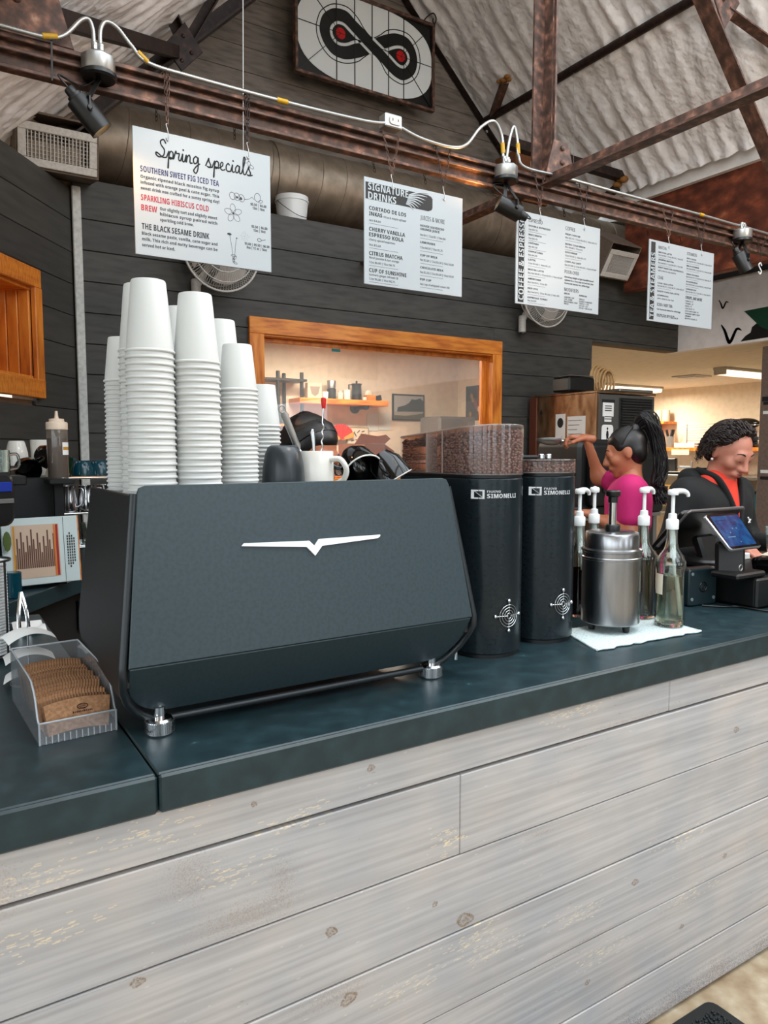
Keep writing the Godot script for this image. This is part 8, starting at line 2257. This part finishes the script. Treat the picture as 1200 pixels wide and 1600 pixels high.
func head_prims(x: Transform3D) -> Array:
	# head about 0.23 m tall, face towards +z of x
	var b := x.basis
	var e := func(c: Vector3, r: Vector3) -> Array: return [x * c, r, b]
	return [e.call(V(0, 0.025, -0.012), V(0.074, 0.088, 0.092)), e.call(V(0, -0.03, 0.022), V(0.06, 0.072, 0.062)), e.call(V(0, -0.072, 0.043), V(0.038, 0.032, 0.038)), e.call(V(0, -0.098, 0.066), V(0.02, 0.015, 0.016)),
		[x * V(-0.03, 0.026, 0.074), x * V(0.03, 0.026, 0.074), 0.013, 0.013], [x * V(0, 0.012, 0.087), x * V(0, -0.028, 0.109), 0.0075, 0.0115], e.call(V(-0.011, -0.033, 0.093), V(0.008, 0.0075, 0.01)), e.call(V(0.011, -0.033, 0.093), V(0.008, 0.0075, 0.01)),
		e.call(V(-0.041, -0.022, 0.055), V(0.022, 0.024, 0.024)), e.call(V(0.041, -0.022, 0.055), V(0.022, 0.024, 0.024)), e.call(V(-0.031, 0.008, 0.074), V(0.014, 0.010, 0.011)), e.call(V(0.031, 0.008, 0.074), V(0.014, 0.010, 0.011)),
		e.call(V(-0.076, -0.006, -0.012), V(0.006, 0.024, 0.014)), e.call(V(0.076, -0.006, -0.012), V(0.006, 0.024, 0.014)), e.call(V(0, -0.062, 0.083), V(0.024, 0.011, 0.012))]

func hand_prims(x: Transform3D, mirror: float, curl: float) -> Array:
	# wrist at the origin of x, fingers along +z, palm down; thumb on the +x side (mirrored by -1)
	var out := [[x * V(0, 0, -0.03), x * V(0, 0, 0.02), 0.021, 0.022]]
	for k in 4: out.append([x * V((-0.016 + 0.011 * k) * mirror, 0, 0.015), x * V((-0.026 + 0.0175 * k) * mirror, 0, 0.078), 0.013, 0.0125])
	var ln := [0.055, 0.068, 0.074, 0.066]
	for k in 4:
		var p := V((-0.027 + 0.018 * k) * mirror, 0, 0.08)
		var a := 0.15
		for j in 3:
			a += curl * (0.8 if j == 0 else 1.0)
			var q: Vector3 = p + V(0, -sin(a), cos(a)) * ln[k] * [0.45, 0.31, 0.26][j]
			out.append([x * p, x * q, 0.0092 - 0.0008 * j, 0.0088 - 0.0008 * j])
			p = q
	var tp := V(0.026 * mirror, -0.004, 0.022)
	var tq := tp + V(0.022 * mirror, -0.010, 0.026)
	var tr := tq + V(0.008 * mirror, -0.014, 0.024)
	out.append([x * tp, x * tq, 0.013, 0.0105])
	out.append([x * tq, x * tr, 0.0105, 0.009])
	out.append([x * tr, x * (tr + V(-0.004 * mirror, -0.01, 0.018)), 0.009, 0.0075])
	return out

func aim(from: Vector3, to: Vector3, upv := Vector3.UP) -> Transform3D:
	# frame at from whose z looks to to
	var z := (to - from).normalized()
	var x := upv.cross(z).normalized()
	return Transform3D(Basis(x, z.cross(x), z), from)

func torso_prims(g: float, sh: float, top: float, lean: float) -> Array:
	# g: growth for clothing, sh: half shoulder width, top: shoulder height, lean: how far the chest comes forward
	var w := V(0, top - 0.36, 0)
	return [[V(-sh * 0.85, top, lean), V(sh * 0.85, top, lean), 0.052 + g, 0.052 + g], [V(-0.07, top - 0.06, lean * 0.9 + 0.01), V(0.07, top - 0.06, lean * 0.9 + 0.01), 0.10 + g, 0.10 + g], [V(-0.065, top - 0.16, lean * 0.7 + 0.01), V(0.065, top - 0.16, lean * 0.7 + 0.01), 0.098 + g, 0.098 + g], [V(-0.055, top - 0.30, lean * 0.35), V(0.055, top - 0.30, lean * 0.35), 0.085 + g, 0.085 + g], [V(-0.075, top - 0.43, 0), V(0.075, top - 0.43, 0), 0.098 + g, 0.098 + g]]

func leg_prims(g: float, hip: float) -> Array:
	var o := []
	for s in [-1.0, 1.0]:
		o.append([V(s * 0.085, hip, 0), V(s * 0.095, hip * 0.53, 0.01), 0.085 + g, 0.058 + g])
		o.append([V(s * 0.095, hip * 0.53, 0.01), V(s * 0.10, 0.09, -0.02), 0.054 + g, 0.04 + g])
	return o

func shoe_prims() -> Array:
	var o := []
	for s in [-1.0, 1.0]: o.append([V(s * 0.10, 0.045, -0.04), V(s * 0.115, 0.035, 0.13), 0.043, 0.034])
	return o

func scalp_strands(x: Transform3D, mb: MB, count: int, seed_: int, curl: float, len_: float, lift: float) -> void:
	# strands or curls rooted on the scalp, not on the face
	var r := RandomNumberGenerator.new()
	r.seed = seed_
	var made := 0
	while made < count:
		var a := r.randf() * TAU
		var h := r.randf_range(-0.55, 1.0)
		var d := V(sin(a) * sqrt(1 - h * h * 0.99), h, cos(a) * sqrt(1 - h * h * 0.99))
		if (d.z > 0.55 and d.y < 0.80) or (d.z > 0.2 and d.y < 0.38): continue
		if d.z > 0.0 and d.y < 0.0: continue
		made += 1
		var root := V(d.x * 0.080, 0.025 + d.y * 0.092, -0.012 + d.z * 0.094)
		var p := []
		var rr := []
		var n := 20
		var ph := r.randf() * TAU
		var down := V(d.x * 0.25, -1.0, d.z * 0.25 - 0.15).normalized()
		if d.z > 0.0: down = V(d.x * 0.5, -0.25, -1.0).normalized()
		var L := len_ * r.randf_range(0.7, 1.25)
		for k in n:
			var t := float(k) / (n - 1)
			var dir := d.lerp(down, clampf(t * 1.6, 0, 1)).normalized()
			var c := root + d * lift * sin(minf(t * 2.0, 1.0) * PI / 2) + dir * L * t
			var u := d.cross(V(0.3, 1, 0.2)).normalized()
			var w := d.cross(u)
			c += (u * cos(ph + t * 15.0) + w * sin(ph + t * 15.0)) * curl * t
			p.append(x * c)
			rr.append(lerpf(0.0025, 0.0009, t))
		mb.tube(p, rr, 5)

func combed(x: Transform3D, mb: MB, count: int, seed_: int, knot: Vector3) -> void:
	# strands lying on the scalp from the hairline back to a knot
	var r := RandomNumberGenerator.new()
	r.seed = seed_
	for k in count:
		var a := -2.0 + 4.0 * (k + r.randf()) / count
		var start := V(0.078 * sin(a), 0.05 + 0.062 * cos(a * 0.85), 0.055 * cos(a * 0.75) - 0.002)
		var p := []
		for j in 9:
			var q := start.lerp(knot, j / 8.0)
			var c := V(0, 0.044, -0.026)
			var d := (q - c) / V(0.0805, 0.0805, 0.0945)
			var l := d.length()
			if j < 8: q = c + (q - c) / maxf(l, 0.05) * 1.06
			p.append(x * q)
		mb.tube(p, 0.0022, 5)

func face_parts(t: Node3D, x: Transform3D, brow: Material, lip: Material, smile: float) -> void:
	for s in [-1.0, 1.0]:
		obj("eyebrow", MB.new().tube(spline([x * V(s * 0.016, 0.030, 0.088), x * V(s * 0.032, 0.037, 0.085), x * V(s * 0.05, 0.030, 0.070)], 5), [0.0022, 0.003, 0.003, 0.003, 0.003, 0.003, 0.0028, 0.0025, 0.002, 0.0015, 0.001], 6), brow, t)
		obj("eyelashes", MB.new().tube(spline([x * V(s * 0.019, 0.005, 0.0845), x * V(s * 0.031, 0.0005, 0.0865), x * V(s * 0.044, 0.004, 0.079)], 5), 0.0014, 5), brow, t)
	obj("upper_lip", MB.new().tube(spline([x * V(-0.023, -0.060 + smile, 0.083), x * V(-0.008, -0.058, 0.0945), x * V(0, -0.0595, 0.0955), x * V(0.008, -0.058, 0.0945), x * V(0.023, -0.060 + smile, 0.083)], 5), 0.0034, 6), lip, t)
	obj("lower_lip", MB.new().tube(spline([x * V(-0.020, -0.063 + smile, 0.083), x * V(0, -0.0705, 0.0935), x * V(0.020, -0.063 + smile, 0.083)], 6), 0.0042, 6), lip, t)

func people() -> void:
	var skin1 := mat("skin_light", Color(0.70, 0.46, 0.38), 0.5)
	skin1.subsurf_scatter_enabled = true; skin1.subsurf_scatter_strength = 0.1
	var skin2 := mat("skin_tan", Color(0.66, 0.40, 0.28), 0.5)
	skin2.subsurf_scatter_enabled = true; skin2.subsurf_scatter_strength = 0.1
	var hair1 := mat("hair_dark_brown", Color(0.125, 0.072, 0.053), 0.5)
	var hair2 := mat("hair_black", Color(0.065, 0.045, 0.04), 0.42)
	var lip1 := mat("lip_rose", Color(0.52, 0.22, 0.20), 0.4)
	var brow := mat("brow_brown", Color(0.08, 0.045, 0.035), 0.6)
	var jean := mat("dark_trousers", Color(0.04, 0.045, 0.06), 0.8)
	var shoe := mat("dark_shoes", Color(0.04, 0.04, 0.04), 0.6)
	# ---- woman at the register: black zip jacket over an orange shirt, head bowed
	var t := thing("person", "person with short curly dark hair in a black zip jacket bowing over the register", "person", V(2.965, 0.0, -1.99), deg_to_rad(-4))
	var hx := Transform3D(Basis(Vector3.UP, -0.06) * Basis(V(1, 0, 0), 0.52), V(0.02, 1.505, 0.07))
	var top := 1.325
	var lean := 0.0
	var el := [V(-0.255, 1.10, 0.0), V(0.255, 1.10, 0.0)]
	var wr := [V(-0.13, 1.115, 0.21), V(0.13, 1.115, 0.21)]
	var arms := func(g: float, fore: bool) -> Array:
		var o := []
		for i in 2:
			var s := -1.0 if i == 0 else 1.0
			o.append([V(s * 0.175, top, lean), el[i], 0.046 + g, 0.038 + g])
			if fore: o.append([el[i], wr[i], 0.036 + g, 0.024 + g])
		return o
	var bodym := blob(torso_prims(0.0, 0.17, top, lean) + arms.call(0.0, true) + leg_prims(0.0, 0.88) + [[V(0, 1.34, 0.01), hx * V(0, -0.06, -0.02), 0.052, 0.05]], 0.018, 0.05)
	bodym.add(blob(head_prims(hx) + [[V(0, 1.36, 0.015), hx * V(0, -0.05, -0.02), 0.051, 0.05]], 0.0045, 0.018))
	for i in 2: bodym.add(blob(hand_prims(aim(wr[i], wr[i] + V(0.04 if i == 0 else -0.04, -0.03, 0.2)), 1.0 if i == 0 else -1.0, 0.35), 0.005, 0.008))
	obj("body", bodym, skin1, t)
	obj("jacket", blob(torso_prims(0.018, 0.175, top, lean) + arms.call(0.014, true), 0.016, 0.045), mat("jacket_black", Color(0.022, 0.024, 0.026), 0.85), t)
	# open front shows the shirt: a wedge lying on the chest, with collar edges and zip
	var fr := func(u: float, w: float) -> Vector3:
		var hw := 0.058 * (1.0 - w * 0.96)
		return V((u - 0.5) * 2.0 * hw, 1.39 - 0.21 * w, 0.096 + 0.045 * sin(w * 1.9) - 0.018 * pow((u - 0.5) * 2.0, 2.0))
	obj("orange_shirt", MB.new().grid(10, 14, fr, V(0, 0, 1)).add(blob([[V(-0.04, 1.37, 0.03), V(0.04, 1.37, 0.03), 0.058, 0.058]], 0.01, 0.02)), mat("shirt_orange", Color(0.80, 0.20, 0.12), 0.8), t)
	for s in [-1.0, 1.0]: obj("collar", MB.new().tube(spline([V(s * 0.045, 1.425, -0.045), V(s * 0.075, 1.415, 0.02), V(s * 0.066, 1.385, 0.085), V(s * 0.035, 1.29, 0.125), V(s * 0.006, 1.19, 0.140)], 6), 0.016, 8, true, 0.6), M.jacket_black, t)
	obj("hood", blob([[V(-0.07, 1.39, -0.07), V(0.07, 1.39, -0.07), 0.045, 0.045], [V(-0.09, 1.385, -0.02), V(-0.05, 1.33, -0.10), 0.03, 0.04], [V(0.09, 1.385, -0.02), V(0.05, 1.33, -0.10), 0.03, 0.04]], 0.01, 0.04), M.jacket_black, t)
	obj("zip", MB.new().tube([V(0, 1.185, 0.146), V(0, 1.10, 0.137), V(0, 0.95, 0.125)], 0.004, 6), M.steel_flat, t)
	obj("chest_print", MB.new().bar(V(0.062, 1.225, 0.138), V(0.082, 1.20, 0.134), 0.004, 0.005).bar(V(0.065, 1.20, 0.139), V(0.085, 1.215, 0.134), 0.004, 0.004), M.paper, t)
	obj("trousers", blob(leg_prims(0.012, 0.88) + [[V(-0.075, 0.9, 0), V(0.075, 0.9, 0), 0.106, 0.106]], 0.02, 0.04), jean, t)
	obj("shoes", blob(shoe_prims(), 0.012, 0.02), shoe, t)
	var hm := blob([[hx * V(0, 0.05, -0.035), V(0.086, 0.082, 0.09), hx.basis], [hx * V(0, -0.01, -0.06), V(0.08, 0.075, 0.06), hx.basis]], 0.008, 0.02)
	scalp_strands(hx, hm, 700, 61, 0.010, 0.052, 0.016)
	obj("curly_hair", hm, hair1, t)
	face_parts(t, hx, brow, lip1, 0.006)
	obj("earring", MB.new().ball(hx * V(-0.083, -0.036, -0.005), Vector3.ONE * 0.006, 8, 6).ball(hx * V(0.083, -0.036, -0.005), Vector3.ONE * 0.006, 8, 6), M.paper, t)
	# ---- girl in pink at the grinder: profile, ponytail, one arm raised with a scoop
	t = thing("person", "person in a pink t-shirt with a long black ponytail lifting a steel scoop", "person", V(3.0, 0.0, -2.46), deg_to_rad(-140))
	hx = Transform3D(Basis(V(1, 0, 0), 0.28), V(0, 1.50, 0.03))
	top = 1.325
	el = [V(-0.20, 1.37, 0.16), V(0.185, 1.105, -0.01)]
	wr = [V(-0.12, 1.575, 0.225), V(0.10, 1.20, 0.20)]
	bodym = blob(torso_prims(0.0, 0.15, top, 0.0) + [[V(-0.15, top, 0), el[0], 0.044, 0.036], [el[0], wr[0], 0.035, 0.021], [V(0.15, top, 0), el[1], 0.044, 0.037], [el[1], wr[1], 0.036, 0.022]] + leg_prims(0.0, 0.88) + [[V(0, 1.33, 0.0), hx * V(0, -0.06, -0.02), 0.05, 0.047]], 0.017, 0.045)
	bodym.add(blob(head_prims(hx) + [[V(0, 1.35, 0.0), hx * V(0, -0.05, -0.02), 0.049, 0.047]], 0.0045, 0.018))
	var h0 := aim(wr[0], wr[0] + V(0.03, 0.02, 0.2))
	bodym.add(blob(hand_prims(h0, 1.0, 0.75), 0.0045, 0.008))
	bodym.add(blob(hand_prims(aim(wr[1], wr[1] + V(-0.02, 0.0, 0.2)), -1.0, 0.4), 0.0045, 0.008))
	obj("body", bodym, skin2, t)
	var sl := func(i: int) -> Array:
		var s := V(-0.15 if i == 0 else 0.15, top, 0.0)
		return [s, s.lerp(el[i], 0.62), 0.062, 0.056]
	obj("pink_shirt", blob(torso_prims(0.014, 0.155, top, 0.0) + [sl.call(0), sl.call(1)], 0.014, 0.04), mat("shirt_pink", Color(0.74, 0.10, 0.40), 0.8), t)
	obj("trousers", blob(leg_prims(0.012, 0.88) + [[V(-0.075, 0.9, 0), V(0.075, 0.9, 0), 0.105, 0.105]], 0.02, 0.04), jean, t)
	obj("shoes", blob(shoe_prims(), 0.012, 0.02), shoe, t)
	hm = blob([[hx * V(0, 0.046, -0.026), V(0.079, 0.078, 0.092), hx.basis], [hx * V(0, 0.068, 0.006), V(0.063, 0.044, 0.064), hx.basis], [hx * V(0, 0.108, -0.075), V(0.034, 0.032, 0.034), hx.basis], [hx * V(0, 0.0, -0.05), V(0.0785, 0.078, 0.056), hx.basis], [hx * V(0, 0.03, 0.0), V(0.0785, 0.05, 0.06), hx.basis]], 0.006, 0.012)
	combed(hx, hm, 120, 18, V(0, 0.115, -0.08))
	var r := RandomNumberGenerator.new()
	r.seed = 17
	for k in 330:
		var a := r.randf() * TAU
		var q := V(cos(a), sin(a), 0.4 * sin(a * 2.0)) * 0.026 * sqrt(r.randf())
		var p := [hx * (V(0, 0.115, -0.085) + q), hx * (V(0, 0.132, -0.125) + q * 1.7), hx * (V(0, 0.085, -0.165) + q * 2.0 + V(0, 0, r.randf_range(-0.012, 0.025))), V(r.randf_range(-0.035, 0.04), 1.45, -0.145 + r.randf_range(-0.025, 0.04)), V(r.randf_range(-0.04, 0.045), 1.35, -0.125 + r.randf_range(-0.03, 0.03)), V(r.randf_range(-0.05, 0.05), 1.275 + r.randf_range(-0.03, 0.06), -0.145 + r.randf_range(-0.03, 0.03))]
		hm.tube(spline(p, 5), 0.0027, 4)
	obj("ponytail_hair", hm, hair2, t)
	face_parts(t, hx, brow, mat("lip_brown", Color(0.42, 0.16, 0.13), 0.4), 0.004)
	# scoop in that hand
	var tip: Vector3 = t.transform * (h0 * V(0.0, -0.022, 0.095))
	var fwd: Vector3 = (t.transform.basis * h0.basis * V(0.0, -0.05, 1.0)).normalized()
	var s := thing("scoop", "steel coffee scoop held above the low hopper", "scoop", tip)
	var sx := Transform3D(Basis(fwd.cross(Vector3.UP).normalized() * -1.0, Vector3.UP, fwd), Vector3.ZERO)
	sx.basis = sx.basis.orthonormalized()
	obj("handle", MB.new().tube([sx * V(0, 0, -0.055), sx * V(0, 0, 0.03)], 0.008, 10), M.chrome, s)
	var bowl := func(u: float, w: float) -> Vector3:
		var a := PI * (0.95 + 1.1 * u)
		var zz := 0.03 + 0.13 * w
		var rad := 0.040 * (0.55 + 0.45 * sin(minf(w * 3.0, 1.0) * PI / 2)) * (1.0 - 0.75 * pow(w, 4.0))
		return sx * V(cos(a) * rad, sin(a) * rad * 0.9 + 0.012, zz)
	obj("bowl", MB.new().grid(18, 16, bowl, sx.basis * V(0, -1, 0)), M.steel_flat, s)
	obj("bowl_back", MB.new().ball(sx * V(0, 0.002, 0.032), V(0.026, 0.026, 0.005), 14, 6, sx.basis), M.steel_flat, s)
	# ---- barista behind the machine: bowed head, glasses
	t = thing("person", "person with sleek dark hair and glasses bowing behind the espresso machine", "person", V(1.05, 0.0, -2.20), deg_to_rad(14))
	hx = Transform3D(Basis(Vector3.UP, 0.10) * Basis(V(1, 0, 0), 0.42), V(0, 1.50, 0.06))
	top = 1.30
	el = [V(-0.24, 1.08, 0.06), V(0.24, 1.08, 0.06)]
	wr = [V(-0.13, 1.08, 0.25), V(0.13, 1.08, 0.25)]
	bodym = blob(torso_prims(0.0, 0.16, top, 0.02) + [[V(-0.165, top, 0.02), el[0], 0.045, 0.037], [el[0], wr[0], 0.035, 0.022], [V(0.165, top, 0.02), el[1], 0.045, 0.037], [el[1], wr[1], 0.035, 0.022]] + leg_prims(0.0, 0.87) + [[V(0, 1.31, 0.02), hx * V(0, -0.06, -0.02), 0.05, 0.047]], 0.018, 0.045)
	bodym.add(blob(head_prims(hx) + [[V(0, 1.33, 0.03), hx * V(0, -0.05, -0.02), 0.049, 0.047]], 0.0045, 0.018))
	for i in 2: bodym.add(blob(hand_prims(aim(wr[i], wr[i] + V(0, -0.02, 0.2)), 1.0 if i == 0 else -1.0, 0.5), 0.0055, 0.008))
	obj("body", bodym, skin2, t)
	obj("dark_shirt", blob(torso_prims(0.014, 0.165, top, 0.02) + [[V(-0.165, top, 0.02), el[0], 0.06, 0.052], [V(0.165, top, 0.02), el[1], 0.06, 0.052]], 0.016, 0.04), mat("shirt_charcoal", Color(0.06, 0.06, 0.07), 0.85), t)
	obj("trousers", blob(leg_prims(0.012, 0.87) + [[V(-0.075, 0.89, 0), V(0.075, 0.89, 0), 0.105, 0.105]], 0.02, 0.04), jean, t)
	obj("shoes", blob(shoe_prims(), 0.012, 0.02), shoe, t)
	hm = blob([[hx * V(0, 0.046, -0.03), V(0.081, 0.08, 0.092), hx.basis], [hx * V(0, 0.068, 0.006), V(0.063, 0.044, 0.064), hx.basis], [hx * V(0, 0.0, -0.055), V(0.079, 0.078, 0.056), hx.basis], [hx * V(0, 0.03, 0.0), V(0.0785, 0.052, 0.06), hx.basis], [hx * V(0, -0.01, -0.125), V(0.04, 0.04, 0.035), hx.basis]], 0.006, 0.015)
	combed(hx, hm, 150, 23, V(0, 0.0, -0.12))
	obj("sleek_hair", hm, hair2, t)
	face_parts(t, hx, brow, M.lip_brown, 0.0)
	for sd in [-1.0, 1.0]:
		var rg := []
		for k in 17: rg.append(hx * V(sd * 0.034 + 0.024 * cos(TAU * k / 16), -0.004 + 0.020 * sin(TAU * k / 16), 0.108))
		obj("glasses_rim", MB.new().tube(rg, 0.002, 6, false).tube([hx * V(sd * 0.058, 0.002, 0.106), hx * V(sd * 0.082, 0.004, 0.0)], 0.0018, 6), M.black_gloss, t)
	obj("glasses_bridge", MB.new().tube([hx * V(-0.011, 0.0, 0.109), hx * V(0.011, 0.0, 0.109)], 0.002, 6), M.black_gloss, t)
